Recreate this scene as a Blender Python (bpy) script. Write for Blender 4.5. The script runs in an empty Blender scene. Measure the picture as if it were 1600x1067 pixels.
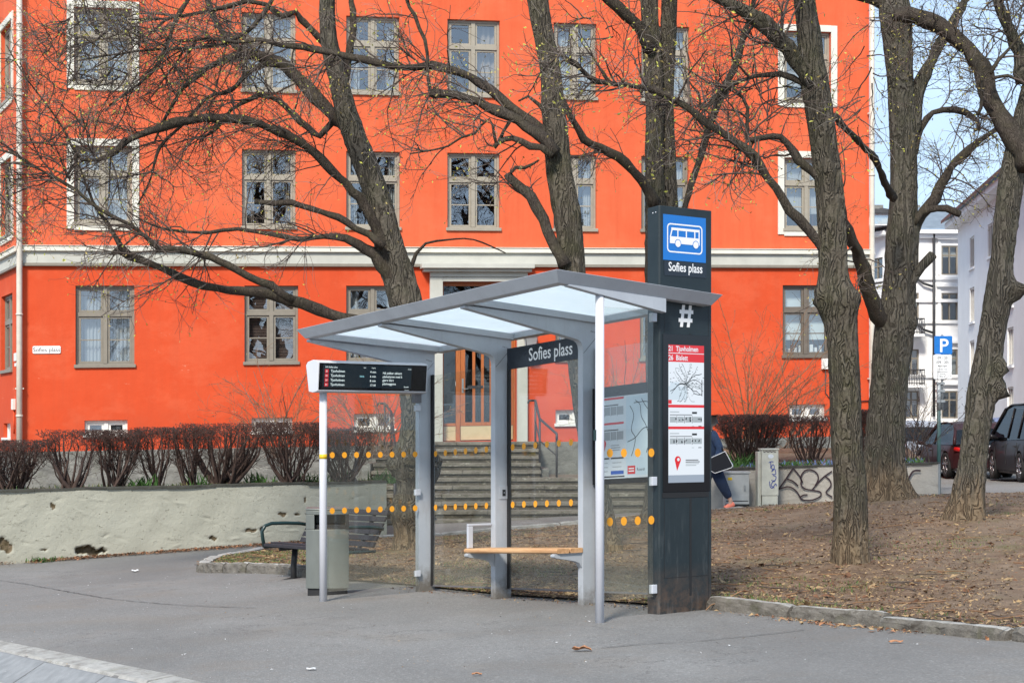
import bpy, math, random
import numpy as np
from mathutils import Vector, Matrix
rnd = random.Random(7)
rng = np.random.default_rng(11)
scene = bpy.context.scene
COL = scene.collection
R = math.radians
F = 2500.0; HZ = 673.0; EYE = 1.5          # focal length (photo px), horizon row, eye height

def U(px, py, Y):
    """a photo pixel at depth Y -> world point"""
    return np.array([(px-800.0)/F*Y, Y, EYE-(py-HZ)/F*Y])

# ---------------------------------------------------------------- terrain
CTRL = [(505,938,15.2),(672,922,15.93),(791,932,15.0),(927,942,13.8),(937,972,12.17),(1070,957,12.6),
        (0,884,24.6),(200,868,25.4),(400,853,26.3),(600,838,27.3),(640,862,21),(690,840,27.6),(875,824,28.4),(740,815,31),
        (1135,798,30),(1300,790,30.3),(1465,776,29),(1385,792,23),(1508,828,19.3),(1328,905,15.2),
        (1300,976,11.7),(1590,1000,10.3),(1540,752,42),(1590,752,39),(1480,744,45),(300,1060,9.6),(0,1003,12.65),
        (1590,1067,8.3),(335,893,21.1),(1600,800,22)]
_pts = [U(*c) for c in CTRL]
_pts += [np.array(p, float) for p in [(-40,20,-1.3),(-40,60,-.6),(40,40,1.0),(40,90,1.2),(-40,-10,-1.5),(0,100,.8),(15,70,.7),
        (0,-20,.2),(40,-20,1.2),(-10,40,-.1),(0,36,-.2),(8,36,.1),(0,4,.15),(-6,4,-.15),(9,20,.5),(12,30,.35)]]
_pts = np.array(_pts)
def _kern(r): return r
def _solve():
    n = len(_pts)
    d = np.linalg.norm(_pts[:,None,:2]-_pts[None,:,:2], axis=2)
    A = np.zeros((n+3,n+3)); A[:n,:n] = _kern(d) - np.eye(n)*0.25
    A[:n,n] = 1; A[:n,n+1:] = _pts[:,:2]; A[n,:n] = 1; A[n+1:,:n] = _pts[:,:2].T
    b = np.zeros(n+3); b[:n] = _pts[:,2]
    return np.linalg.solve(A,b)
_w = _solve()
def G(x, y):
    x = np.asarray(x,float); y = np.asarray(y,float)
    d = np.sqrt((x[...,None]-_pts[:,0])**2+(y[...,None]-_pts[:,1])**2)
    return d@_w[:len(_pts)] + _w[-3] + _w[-2]*x + _w[-1]*y

# ---------------------------------------------------------------- materials
MATS = {}
def new_mat(name):
    m = bpy.data.materials.new(name); m.use_nodes = True
    nt = m.node_tree; nt.nodes.clear()
    out = nt.nodes.new('ShaderNodeOutputMaterial')
    MATS[name] = m
    return m, nt, out
def N(nt, t, **kw):
    n = nt.nodes.new(t)
    for k, v in kw.items():
        if k.startswith('i_'):
            n.inputs[k[2:].replace('_',' ')].default_value = v
        else: setattr(n, k, v)
    return n
def coords(nt, stretch=(1,1,1)):
    tc = N(nt,'ShaderNodeTexCoord'); mp = N(nt,'ShaderNodeMapping')
    mp.inputs['Scale'].default_value = stretch
    nt.links.new(tc.outputs['Object'], mp.inputs[0]); return mp.outputs[0]
def noise(nt, vec, scale, detail=6, rough=.6):
    n = N(nt,'ShaderNodeTexNoise'); n.inputs['Scale'].default_value = scale
    n.inputs['Detail'].default_value = detail; n.inputs['Roughness'].default_value = rough
    nt.links.new(vec, n.inputs['Vector']); return n.outputs[0]
def ramp(nt, fac, stops):
    r = N(nt,'ShaderNodeValToRGB'); e = r.color_ramp.elements
    while len(e) < len(stops): e.new(.5)
    for el,(p,c) in zip(e,stops):
        el.position = p; el.color = (c,c,c,1) if isinstance(c,(int,float)) else (*c,1)
    nt.links.new(fac, r.inputs[0]); return r.outputs[0]
def mix(nt, fac, a, b, blend='MIX'):
    m = N(nt,'ShaderNodeMix', data_type='RGBA', blend_type=blend)
    for s, v in ((m.inputs[0],fac),(m.inputs[6],a),(m.inputs[7],b)):
        if hasattr(v,'is_linked'): nt.links.new(v, s)
        elif isinstance(v,(int,float)): s.default_value = v if s.type=='VALUE' else (v,v,v,1)
        else: s.default_value = (*v,1)
    return m.outputs[2]
def bump(nt, h, dist, strength=1.0, prev=None):
    b = N(nt,'ShaderNodeBump'); b.inputs['Distance'].default_value = dist; b.inputs['Strength'].default_value = strength
    nt.links.new(h, b.inputs['Height'])
    if prev is not None: nt.links.new(prev, b.inputs['Normal'])
    return b.outputs[0]
def bsdf(nt, out, color, rough=.6, metal=0, spec=.5, normal=None, **kw):
    p = N(nt,'ShaderNodeBsdfPrincipled')
    if hasattr(color,'is_linked'): nt.links.new(color, p.inputs['Base Color'])
    else: p.inputs['Base Color'].default_value = (*color,1)
    if hasattr(rough,'is_linked'): nt.links.new(rough, p.inputs['Roughness'])
    else: p.inputs['Roughness'].default_value = rough
    p.inputs['Metallic'].default_value = metal; p.inputs['Specular IOR Level'].default_value = spec
    for k,v in kw.items(): p.inputs[k.replace('_',' ')].default_value = v
    if normal is not None: nt.links.new(normal, p.inputs['Normal'])
    if out is not None: nt.links.new(p.outputs[0], out.inputs[0])
    return p
def simple(name, col, rough=.6, metal=0, spec=.5, var=.12, vscale=3, bscale=None, bdist=.002, stretch=(1,1,1), **kw):
    """painted or plain surface with slight tonal variation, wear in the gloss and optional fine relief"""
    m, nt, out = new_mat(name); v = coords(nt, stretch)
    n1 = noise(nt, v, vscale, 8, .65)
    lo = tuple(max(0,c*(1-var)) for c in col); hi = tuple(min(1,c*(1+var)) for c in col)
    c = ramp(nt, n1, [(.3,lo),(.7,hi)])
    r = ramp(nt, n1, [(.3,max(0,rough-.08)),(.7,min(1,rough+.08))])
    nb = bump(nt, noise(nt, v, bscale, 5), bdist) if bscale else None
    bsdf(nt, out, c, r, metal, spec, nb, **kw); return m
def emis(name, col, strength=1.0):
    m, nt, out = new_mat(name)
    e = N(nt,'ShaderNodeEmission'); e.inputs[0].default_value=(*col,1); e.inputs[1].default_value = strength
    p = bsdf(nt, None, (0.01,0.01,0.01), .15); a = N(nt,'ShaderNodeAddShader')
    nt.links.new(e.outputs[0],a.inputs[0]); nt.links.new(p.outputs[0],a.inputs[1]); nt.links.new(a.outputs[0],out.inputs[0]); return m

# orange render
def facade_mat():
    m, nt, out = new_mat('orange_render'); v = coords(nt)
    big = noise(nt, v, .35, 5, .55); mid = noise(nt, v, 1.6, 7, .7); fine = noise(nt, v, 45, 6, .7)
    c = ramp(nt, big, [(.3,(.655,.104,.038)),(.7,(.71,.138,.056))])
    c = mix(nt, ramp(nt, mid, [(.35,0.0),(.75,.45)]), c, (.73,.150,.062))
    # height dependent repaint: ground floor coat is a redder orange than the coat above the band
    sx = N(nt,'ShaderNodeSeparateXYZ'); nt.links.new(v, sx.inputs[0])
    z = ramp(nt, N_math(nt,'MULTIPLY', sx.outputs[2], .1), [(.545,1.0),(.547,0.0)])
    c = mix(nt, z, c, mix(nt, ramp(nt, mid, [(.3,0.0),(.8,.6)]), (.60,.070,.020), (.68,.105,.038)))
    stv = ramp(nt, noise(nt, coords(nt,(2.2,2.2,.16)), 2.0, 8, .72), [(.42,0.0),(.72,.42)])
    c = mix(nt, stv, c, (.50,.070,.026))
    blot = ramp(nt, noise(nt, coords(nt,(.8,.8,1.2)), .8, 9, .7), [(.50,0.0),(.60,.16)])
    c = mix(nt, blot, c, (.76,.20,.10))
    grime = mix(nt,1.0, ramp(nt, N_math(nt,'MULTIPLY', sx.outputs[2], .1), [(.12,.8),(.22,0.0)]), ramp(nt, mid, [(.4,0.0),(.7,.8)]),'MULTIPLY')
    c = mix(nt, grime, c, (.36,.055,.025))
    # scuffs and old scratches
    v2 = coords(nt, (1.1,1.1,2.6)); s = noise(nt, v2, 1.7, 9, .78)
    sc = ramp(nt, s, [(.635,0.0),(.69,.6)])
    sc = mix(nt, 1.0, sc, ramp(nt, N_math(nt,'MULTIPLY', sx.outputs[2], .1), [(.36,1.0),(.44,0.0)]), 'MULTIPLY')
    c = mix(nt, sc, c, (.74,.38,.26))
    nb = bump(nt, fine, .004, .7); nb = bump(nt, noise(nt, v, 3.0, 4), .02, .5, nb)
    bsdf(nt, out, c, .85, 0, .25, nb)
def N_math(nt, op, a, b):
    m = N(nt,'ShaderNodeMath', operation=op)
    for s,v in ((m.inputs[0],a),(m.inputs[1],b)):
        if hasattr(v,'is_linked'): nt.links.new(v,s)
        else: s.default_value = v
    return m.outputs[0]
facade_mat()
simple('cream_trim', (.68,.66,.58), .8, var=.10, vscale=2.2, bscale=40)
simple('grey_band', (.50,.50,.45), .85, var=.12, vscale=1.5, bscale=40)
simple('taupe_frame', (.235,.21,.17), .55, var=.1, vscale=8)
simple('dark_taupe_frame', (.15,.125,.10), .55, var=.1, vscale=8)
simple('beige_frame', (.33,.295,.235), .55, var=.1, vscale=8)
simple('white_frame', (.75,.74,.70), .5, var=.08, vscale=8)
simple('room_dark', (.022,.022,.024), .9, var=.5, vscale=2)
simple('curtain_white', (.40,.41,.40), .9, var=.22, vscale=9, stretch=(6,6,.3))
simple('curtain_warm', (.30,.25,.20), .9, var=.2, vscale=9, stretch=(6,6,.3))
simple('blind_brown', (.13,.085,.07), .6, var=.2, vscale=30, stretch=(.2,.2,3))
simple('blind_grey', (.34,.36,.37), .6, var=.2, vscale=30, stretch=(.2,.2,3))
simple('roller_blind', (.62,.68,.66), .9, var=.05, vscale=2)
simple('roof_tile', (.06,.06,.065), .7, var=.3, vscale=5)
simple('iron', (.035,.035,.04), .55, var=.3, vscale=20)
simple('white_plaster', (.87,.87,.87), .85, var=.05, vscale=1.2, bscale=30)
simple('pale_plaster', (.85,.88,.90), .85, var=.06, vscale=.8, bscale=30)
simple('zinc_roof', (.22,.25,.28), .45, metal=.3, var=.35, vscale=2.5)
simple('red_roof', (.16,.06,.045), .8, var=.3, vscale=6)
simple('pipe_cream', (.60,.55,.47), .5, var=.12, vscale=4)
simple('alu', (.44,.47,.51), .42, metal=.15, var=.07, vscale=4, bscale=350, bdist=.0002)
simple('alu_dark', (.16,.155,.165), .45, metal=.15, var=.06, vscale=4, bscale=350, bdist=.0002)
simple('alu_light', (.55,.57,.62), .38, metal=.15, var=.06, vscale=3)
simple('alu_white', (.62,.63,.68), .38, var=.05, vscale=3)
simple('gasket', (.012,.012,.013), .6)
simple('black_gloss', (.006,.006,.008), .09, var=.05)
simple('band_navy', (.012,.018,.028), .3, var=.1)
simple('lettering_white', (.82,.82,.82), .5, var=.02)
simple('sign_blue', (.006,.155,.52), .3, var=.04)
simple('red_print', (.62,.022,.03), .4, var=.04)
simple('black_print', (.02,.02,.025), .5, var=.04)
simple('grey_print', (.32,.34,.36), .5, var=.04)
simple('blue_print', (.02,.09,.40), .5, var=.04)
simple('paper_white', (.62,.66,.70), .35, var=.03)
simple('water_print', (.54,.64,.71), .4, var=.03)
simple('dot_orange', (.86,.36,.02), .5, var=.05)
simple('bin_metal', (.17,.185,.175), .5, metal=.35, var=.22, vscale=3, bscale=200, bdist=.0003, stretch=(1,1,.3))
simple('bench_slat', (.022,.019,.024), .75, var=.35, vscale=14, bscale=60, bdist=.0015)
simple('bench_green', (.010,.030,.030), .3, var=.15)
simple('bark_dirt', (.10,.07,.05), .95, var=.4, vscale=12, bscale=60, bdist=.01)
simple('stem_maroon', (.062,.038,.030), .85, var=.5, vscale=9)
simple('twig_maroon', (.068,.034,.026), .85, var=.4, vscale=14)
simple('stem_grey', (.17,.12,.09), .85, var=.4, vscale=9)
simple('twig_tan', (.22,.12,.06), .85, var=.4, vscale=9)
simple('twig_dark', (.085,.062,.050), .85, var=.5, vscale=9)
simple('twig_pale', (.24,.205,.18), .85, var=.3, vscale=9)
simple('bud_green', (.42,.42,.07), .6, var=.35, vscale=30)
simple('bud_tan', (.34,.26,.09), .7, var=.3, vscale=30)
simple('grass_green', (.05,.125,.022), .7, var=.5, vscale=9)
simple('grass_dry', (.20,.20,.07), .8, var=.4, vscale=9)
simple('litter_tan', (.34,.23,.12), .9, var=.4, vscale=20)
simple('litter_brown', (.15,.07,.035), .9, var=.5, vscale=20)
simple('scilla_blue', (.14,.19,.36), .7, var=.3)
simple('paper_scrap', (.72,.72,.72), .8, var=.05)
simple('leaf_brown', (.38,.18,.09), .8, var=.3, vscale=40)
simple('cabinet_grey', (.40,.42,.42), .6, var=.12, vscale=6)
simple('cabinet_beige', (.50,.50,.43), .7, var=.15, vscale=5, bscale=30)
simple('graffiti_black', (.03,.012,.018), .6, var=.2)
simple('graffiti_blue', (.02,.05,.30), .6, var=.2)
simple('yellow_sticker', (.75,.50,.02), .5)
simple('jacket_blue', (.022,.045,.10), .85, var=.25, vscale=8, bscale=14, bdist=.02)
simple('trousers_navy', (.010,.022,.055), .9, var=.3, vscale=6, bscale=12, bdist=.02)
simple('skin', (.50,.30,.22), .6, var=.05)
simple('hair_dark', (.02,.014,.012), .6, var=.3, vscale=40)
simple('shoe_coral', (.75,.20,.13), .6)
simple('bag_black', (.012,.013,.018), .85, bscale=90)
simple('rubber', (.014,.014,.015), .8)
simple('hub_metal', (.35,.35,.37), .3, metal=.8)
simple('car_trim', (.02,.02,.022), .5)
simple('lamp_red', (.45,.01,.01), .2)
simple('lamp_clear', (.75,.78,.80), .12, metal=.3)
simple('number_plate', (.75,.75,.72), .5)
simple('galvanised', (.30,.32,.33), .5, metal=.4, var=.15, vscale=15)
simple('pole_green', (.03,.075,.075), .5)

def paint(name, col):
    m, nt, out = new_mat(name); v = coords(nt)
    c = ramp(nt, noise(nt,v,4,4), [(.3,tuple(x*.85 for x in col)),(.7,tuple(min(1,x*1.15) for x in col))])
    bsdf(nt, out, c, .45, .0, .15, None, Coat_Weight=.12, Coat_Roughness=.12)
paint('paint_dark', (.035,.012,.014)); paint('paint_black', (.018,.016,.018)); paint('paint_silver', (.42,.45,.50)); paint('paint_blue', (.16,.20,.34))

def alu_mat():
    m, nt, out = new_mat('alu'); v = coords(nt); sx = N(nt,'ShaderNodeSeparateXYZ'); nt.links.new(v, sx.inputs[0])
    c = ramp(nt, noise(nt,v,4,8,.65), [(.3,(.40,.425,.465)),(.7,(.47,.50,.54))])
    c = mix(nt, ramp(nt, noise(nt,coords(nt,(14,14,1.2)),2,7,.7), [(.55,0.0),(.75,.25)]), c, (.22,.22,.21))
    zz = N_math(nt,'ADD', sx.outputs[2], N_math(nt,'MULTIPLY', noise(nt,v,14,7,.75), .35))
    c = mix(nt, ramp(nt, zz, [(.12,.9),(.33,0.0)]), c, (.13,.11,.085))
    bsdf(nt, out, c, .45, .12, .5)
def stained(name, base, dark, pale, sc=3.0, moss=(.10,.11,.05)):
    m, nt, out = new_mat(name); v = coords(nt); va = coords(nt,(1,1,2.5))
    c = ramp(nt, noise(nt,va,sc,9,.72), [(.32,dark),(.52,base),(.72,tuple(min(1,x*1.25) for x in base))])
    c = mix(nt, ramp(nt, noise(nt,va,sc*1.7,8,.75), [(.58,0.0),(.63,.8)]), c, pale)
    c = mix(nt, ramp(nt, noise(nt,v,sc*.8,7,.7), [(.55,0.0),(.7,.6)]), c, moss)
    n2 = noise(nt,v,26,7,.75)
    bsdf(nt, out, c, .93, 0, .2, bump(nt, n2, .012, .9, bump(nt, noise(nt,v,7,8,.7), .04, .8)))
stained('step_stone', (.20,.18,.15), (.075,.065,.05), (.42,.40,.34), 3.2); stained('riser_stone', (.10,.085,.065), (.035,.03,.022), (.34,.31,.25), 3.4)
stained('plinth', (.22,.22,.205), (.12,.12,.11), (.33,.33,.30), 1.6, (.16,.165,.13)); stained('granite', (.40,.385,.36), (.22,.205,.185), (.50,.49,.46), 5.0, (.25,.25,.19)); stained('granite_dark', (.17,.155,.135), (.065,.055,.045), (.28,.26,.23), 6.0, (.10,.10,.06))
def totem_mat():
    m, nt, out = new_mat('totem_paint'); v = coords(nt)
    sx = N(nt,'ShaderNodeSeparateXYZ'); nt.links.new(v, sx.inputs[0])
    c = ramp(nt, noise(nt,v,5,7,.7), [(.3,(.012,.021,.026)),(.75,(.021,.031,.037))])
    v2 = coords(nt,(9,9,1.2)); st = ramp(nt, noise(nt,v2,2.4,6,.7), [(.52,0.0),(.70,.5)])
    low = ramp(nt, sx.outputs[2], [(.0,1.0),(.95,0.0)])
    c = mix(nt, mix(nt,1.0,st,low,'MULTIPLY'), c, (.16,.17,.17))
    dirt = mix(nt,1.0, ramp(nt, sx.outputs[2], [(.05,.85),(.36,0.0)]), ramp(nt, noise(nt,v,9,8,.75), [(.40,0.15),(.62,.9)]),'MULTIPLY')
    c = mix(nt, dirt, c, (.12,.075,.05))
    bsdf(nt, out, c, .48, 0, .35)
totem_mat(); MATS.pop('alu'); alu_mat()

def wood(name, c1, c2, rough, stretch, scale=6):
    m, nt, out = new_mat(name); v = coords(nt, stretch)
    n = noise(nt, v, scale, 8, .7)
    c = ramp(nt, n, [(.30,c1),(.55,c2),(.75,c1)])
    bsdf(nt, out, c, rough, 0, .4, bump(nt, n, .002))
def wood_frame(name, e, c1, c2):
    """grain running along world direction e"""
    m, nt, out = new_mat(name)
    tc = N(nt,'ShaderNodeTexCoord'); mp = N(nt,'ShaderNodeMapping'); mp.vector_type='TEXTURE'
    mp.inputs['Rotation'].default_value = (0,0,math.atan2(e[1],e[0])); mp.inputs['Scale'].default_value = (1.6,.12,.12)
    nt.links.new(tc.outputs['Object'], mp.inputs[0])
    n = noise(nt, mp.outputs[0], 2.2, 8, .7)
    c = ramp(nt, n, [(.3,c1),(.55,c2),(.8,c1)])
    bsdf(nt, out, c, .55, 0, .35, bump(nt, n, .003))
wood_frame('seat_wood', (-.58,.81), (.36,.17,.07), (.62,.37,.19))
wood('door_wood', (.26,.065,.018), (.44,.14,.04), .4, (8,8,.6))
wood('door_kick', (.50,.40,.22), (.58,.47,.28), .4, (1,1,1))

def glass_mat(name, refl, tint=(1,1,1), haze=0.03, hazecol=(.5,.5,.42), lowz=None, rough=.0, top=1.0):
    m, nt, out = new_mat(name); v = coords(nt)
    fr = N(nt,'ShaderNodeLayerWeight'); fr.inputs['Blend'].default_value = .5
    f = ramp(nt, N_math(nt,'POWER',fr.outputs['Facing'],5.0), [(0,refl),(1,top)])
    tr = N(nt,'ShaderNodeBsdfTransparent'); tr.inputs[0].default_value = (*tint,1)
    gl = N(nt,'ShaderNodeBsdfGlossy'); gl.inputs['Roughness'].default_value = rough
    gl.inputs[0].default_value = (.92,.96,1,1)
    if refl > .12:
        nb = bump(nt, noise(nt, v, 1.3, 2), .012, .35); nt.links.new(nb, gl.inputs['Normal'])
    mx = N(nt,'ShaderNodeMixShader'); nt.links.new(f, mx.inputs[0]); nt.links.new(tr.outputs[0],mx.inputs[1]); nt.links.new(gl.outputs[0],mx.inputs[2])
    res = mx.outputs[0]
    if haze > 0:
        d = N(nt,'ShaderNodeBsdfDiffuse'); d.inputs[0].default_value = (*hazecol,1)
        h = ramp(nt, noise(nt, v, 2.2, 8, .7), [(.3,haze*.6),(.75,haze*1.6)])
        if lowz:
            sx = N(nt,'ShaderNodeSeparateXYZ'); nt.links.new(v, sx.inputs[0])
            h = mix(nt, 1.0, h, ramp(nt, sx.outputs[2], [(lowz[0],lowz[2]),(lowz[1],0.0)]), 'ADD')
        m2 = N(nt,'ShaderNodeMixShader'); nt.links.new(h, m2.inputs[0]); nt.links.new(res,m2.inputs[1]); nt.links.new(d.outputs[0],m2.inputs[2]); res = m2.outputs[0]
    nt.links.new(res, out.inputs[0])
glass_mat('window_glass', .24, (.9,.94,.95), .0)
glass_mat('shelter_glass', .04, (.95,.965,.95), .020, (.42,.39,.32), (.05,.42,.12))
glass_mat('door_glass', .07, (.6,.65,.68), .0)
glass_mat('car_glass', .04, (.12,.13,.14), .0, top=.35)
def milk():
    m, nt, out = new_mat('milky_glass'); v = coords(nt)
    c = ramp(nt, noise(nt,v,3,6), [(.3,(.80,.86,.88)),(.7,(.86,.91,.92))])
    t = N(nt,'ShaderNodeBsdfTranslucent'); nt.links.new(c, t.inputs[0])
    p = bsdf(nt, None, (.80,.86,.88), .14, 0, .5)
    tr = N(nt,'ShaderNodeBsdfTransparent'); tr.inputs[0].default_value=(.9,.96,1,1)
    a = N(nt,'ShaderNodeMixShader'); a.inputs[0].default_value=.22; nt.links.new(t.outputs[0],a.inputs[1]); nt.links.new(p.outputs[0],a.inputs[2])
    b = N(nt,'ShaderNodeMixShader'); b.inputs[0].default_value=.12; nt.links.new(a.outputs[0],b.inputs[1]); nt.links.new(tr.outputs[0],b.inputs[2])
    nt.links.new(b.outputs[0], out.inputs[0])
milk()
emis('screen_white', (.80,.87,.95), .62); emis('screen_red', (.62,.012,.02), .75); emis('screen_grey',(.42,.48,.52),.6)
emis('screen_water', (.66,.78,.88), .6); emis('screen_ink',(.03,.04,.05),.3); emis('screen_pale',(.35,.42,.52),.6)
emis('led_white',(.75,.88,.9),.7); emis('led_cyan',(.35,.75,.85),.6); emis('led_navy',(.004,.012,.020),.6); emis('led_red',(.45,.01,.02),.8)

def asphalt():
    m, nt, out = new_mat('asphalt'); v = coords(nt)
    big = noise(nt,v,.30,6,.6); mid = noise(nt,v,2.2,8,.7)
    sp = N(nt,'ShaderNodeTexVoronoi'); sp.inputs['Scale'].default_value = 75; nt.links.new(v, sp.inputs['Vector'])
    c = ramp(nt, big, [(.35,(.185,.178,.170)),(.65,(.238,.230,.220))])
    c = mix(nt, ramp(nt, mid, [(.35,.0),(.8,.45)]), c, (.215,.203,.19))
    g = N(nt,'ShaderNodeSeparateColor'); nt.links.new(sp.outputs['Color'], g.inputs[0])
    c = mix(nt, ramp(nt, g.outputs[0], [(.0,.42),(.30,0.0)]), c, (.11,.105,.10))
    c = mix(nt, ramp(nt, g.outputs[1], [(.75,.0),(1.0,.38)]), c, (.42,.41,.39))
    c = mix(nt, ramp(nt, noise(nt,v,.8,8,.7), [(.50,0.0),(.68,.5)]), c, (.215,.185,.155))
    lg = noise(nt,coords(nt,(1,.45,1)),.22,7,.62)
    c = mix(nt, ramp(nt, lg, [(.46,0.0),(.56,.42)]), c, (.125,.12,.115))
    ck = N_math(nt,'ABSOLUTE', N_math(nt,'SUBTRACT', noise(nt,v,.42,9,.68), .5), 0)
    c = mix(nt, mix(nt,1.0, ramp(nt, ck, [(.0,.8),(.0035,0.0)]), ramp(nt, big, [(.45,0.0),(.55,1.0)]),'MULTIPLY'), c, (.06,.057,.055))
    v3 = N(nt,'ShaderNodeTexVoronoi'); v3.inputs['Scale'].default_value = 5.5; nt.links.new(v, v3.inputs['Vector'])
    c = mix(nt, ramp(nt, v3.outputs['Distance'], [(.035,.55),(.05,0.0)]), c, (.40,.39,.37))
    nb = bump(nt, sp.outputs['Distance'], .006, .8); nb = bump(nt, mid, .02, .3, nb)
    bsdf(nt, out, c, .9, 0, .25, nb)
asphalt()
def asphalt2():
    m, nt, out = new_mat('asphalt_patch'); v = coords(nt)
    mid = noise(nt,v,1.6,8,.7); sp = N(nt,'ShaderNodeTexVoronoi'); sp.inputs['Scale'].default_value = 85; nt.links.new(v, sp.inputs['Vector'])
    c = ramp(nt, mid, [(.3,(.195,.186,.175)),(.7,(.265,.253,.24))])
    g = N(nt,'ShaderNodeSeparateColor'); nt.links.new(sp.outputs['Color'], g.inputs[0])
    c = mix(nt, ramp(nt, g.outputs[1], [(.80,.0),(1.0,.35)]), c, (.34,.33,.32))
    bsdf(nt, out, c, .9, 0, .25, bump(nt, sp.outputs['Distance'], .006, .8))
asphalt2()
def soil():
    m, nt, out = new_mat('soil'); v = coords(nt)
    big = noise(nt,v,.55,6,.6); mid = noise(nt,v,5,9,.75); fine = noise(nt,v,38,6,.7)
    c = ramp(nt, mid, [(.30,(.10,.062,.040)),(.5,(.19,.125,.082)),(.72,(.32,.23,.16))])
    c = mix(nt, ramp(nt, big, [(.42,0.0),(.60,.5)]), c, (.23,.18,.135))
    c = mix(nt, ramp(nt, noise(nt,v,.9,6,.7), [(.56,0.0),(.68,.45)]), c, (.13,.14,.05))
    c = mix(nt, ramp(nt, fine, [(.60,0.0),(.72,.55)]), c, (.30,.22,.14))
    nb = bump(nt, fine, .02, .8); nb = bump(nt, mid, .05, .6, nb)
    bsdf(nt, out, c, .95, 0, .2, nb)
soil()
def plaster_wall():
    m, nt, out = new_mat('wall_render'); v = coords(nt)
    sx = N(nt,'ShaderNodeSeparateXYZ'); nt.links.new(v, sx.inputs[0])
    c = ramp(nt, noise(nt,v,1.3,7,.65), [(.3,(.355,.35,.29)),(.7,(.435,.43,.36))])
    fl = ramp(nt, noise(nt,coords(nt,(1,1,1.9)),4.2,9,.72), [(.66,0.0),(.68,.8)])
    c = mix(nt, fl, c, (.22,.19,.14))
    low = mix(nt,1.0, ramp(nt, sx.outputs[2], [(.0,.8),(.30,0.0)]), ramp(nt, noise(nt,v,5,8,.7),[(.4,0.0),(.65,1.0)]), 'MULTIPLY')
    c = mix(nt, low, c, (.24,.20,.15))
    at = N(nt,'ShaderNodeAttribute', attribute_name='bare'); cv = ramp(nt, noise(nt,v,16,6,.7), [(.3,(.055,.042,.022)),(.5,(.13,.10,.06)),(.75,(.26,.20,.15))])
    c = mix(nt, ramp(nt, at.outputs['Fac'], [(.25,0.0),(.55,1.0)]), c, cv)
    ck = N_math(nt,'ABSOLUTE', N_math(nt,'SUBTRACT', noise(nt,coords(nt,(.8,.8,1.6)),2.6,7,.62), .5), 0)
    cm_ = mix(nt,1.0, ramp(nt, ck, [(.0,1.0),(.006,0.0)]), ramp(nt, noise(nt,v,1.9,4), [(.52,0.0),(.62,.75)]), 'MULTIPLY')
    c = mix(nt, cm_, c, (.13,.12,.09))
    chp = ramp(nt, noise(nt,coords(nt,(1,1,2.2)),13,5,.6), [(.665,0.0),(.69,1.0)]); c = mix(nt, mix(nt,1.0,chp,.55,'MULTIPLY'), c, (.24,.225,.17))
    nb = bump(nt, chp, -.02, .9); nb = bump(nt, noise(nt,v,9,9,.72), .02, .8, nb); nb = bump(nt, noise(nt,v,34,6,.7), .007, .8, nb)
    bsdf(nt, out, c, .92, 0, .2, nb)
plaster_wall()
simple('wall_concrete', (.40,.37,.325), .92, var=.22, vscale=2.0, bscale=25, bdist=.008)
simple('cavity', (.11,.085,.05), .95, var=.6, vscale=18, bscale=20, bdist=.03)
simple('slate_cap', (.055,.055,.045), .9, var=.5, vscale=6, bscale=20, bdist=.01)

def bark(name, dark, mid, light, moss, mossamt, dist=.035, sc=22, base=None):
    m, nt, out = new_mat(name)
    v0 = coords(nt); v = coords(nt,(1,1,.13)); vb = coords(nt,(1,1,.35))
    # warped coordinates so that fissures wander and merge
    nw = N(nt,'ShaderNodeTexNoise'); nw.inputs['Scale'].default_value=5; nw.inputs['Detail'].default_value=4; nt.links.new(v0, nw.inputs['Vector'])
    s1 = N(nt,'ShaderNodeVectorMath', operation='SCALE'); s1.inputs['Scale'].default_value=.09; nt.links.new(nw.outputs['Color'], s1.inputs[0])
    def warp(vec):
        a = N(nt,'ShaderNodeVectorMath', operation='ADD'); nt.links.new(vec, a.inputs[0]); nt.links.new(s1.outputs[0], a.inputs[1]); return a.outputs[0]
    n1 = noise(nt, warp(v), sc*.62, 2.2, .5); n2 = noise(nt, warp(vb), sc*3.4, 8, .72)
    r1 = N_math(nt,'ABSOLUTE', N_math(nt,'SINE', N_math(nt,'MULTIPLY', n1, 60.0), 0), 0); r1 = ramp(nt, r1, [(.10,0.0),(.95,1.0)])
    brk = noise(nt, coords(nt,(1,1,.8)), sc*1.3, 6, .7); r1 = mix(nt, ramp(nt, brk, [(.42,0.0),(.62,.75)]), r1, .55)
    h = mix(nt, .52, r1, n2)
    c = ramp(nt, h, [(.16,dark),(.52,mid),(.86,light)])
    big = noise(nt, v0, 1.7, 5, .6)
    c = mix(nt, ramp(nt, big, [(.3,.35),(.65,0.0)]), c, tuple(x*.55 for x in mid))
    c = mix(nt, ramp(nt, noise(nt,v0,3.2,8,.7), [(.45,0.0),(.7,mossamt)]), c, moss)
    if base:
        sx = N(nt,'ShaderNodeSeparateXYZ'); nt.links.new(v0, sx.inputs[0])
        zz = N_math(nt,'ADD', sx.outputs[2], N_math(nt,'MULTIPLY', noise(nt,coords(nt,(5,5,1)),3,6,.7), .9))
        c = mix(nt, ramp(nt, zz, [(.60,.9),(1.15,0.0)]), c, ramp(nt, h, [(.22,(.075,.048,.030)),(.8,base)]))
    bsdf(nt, out, c, .92, 0, .2, bump(nt, h, dist, 1.0))
bark('bark_grey', (.020,.016,.012), (.098,.083,.063), (.205,.178,.14), (.080,.082,.036), .55, .06, 8.5, (.30,.225,.145))
bark('bark_old', (.022,.018,.014), (.105,.092,.073), (.215,.19,.155), (.078,.082,.042), .5, .07, 7, (.26,.19,.12))
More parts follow.
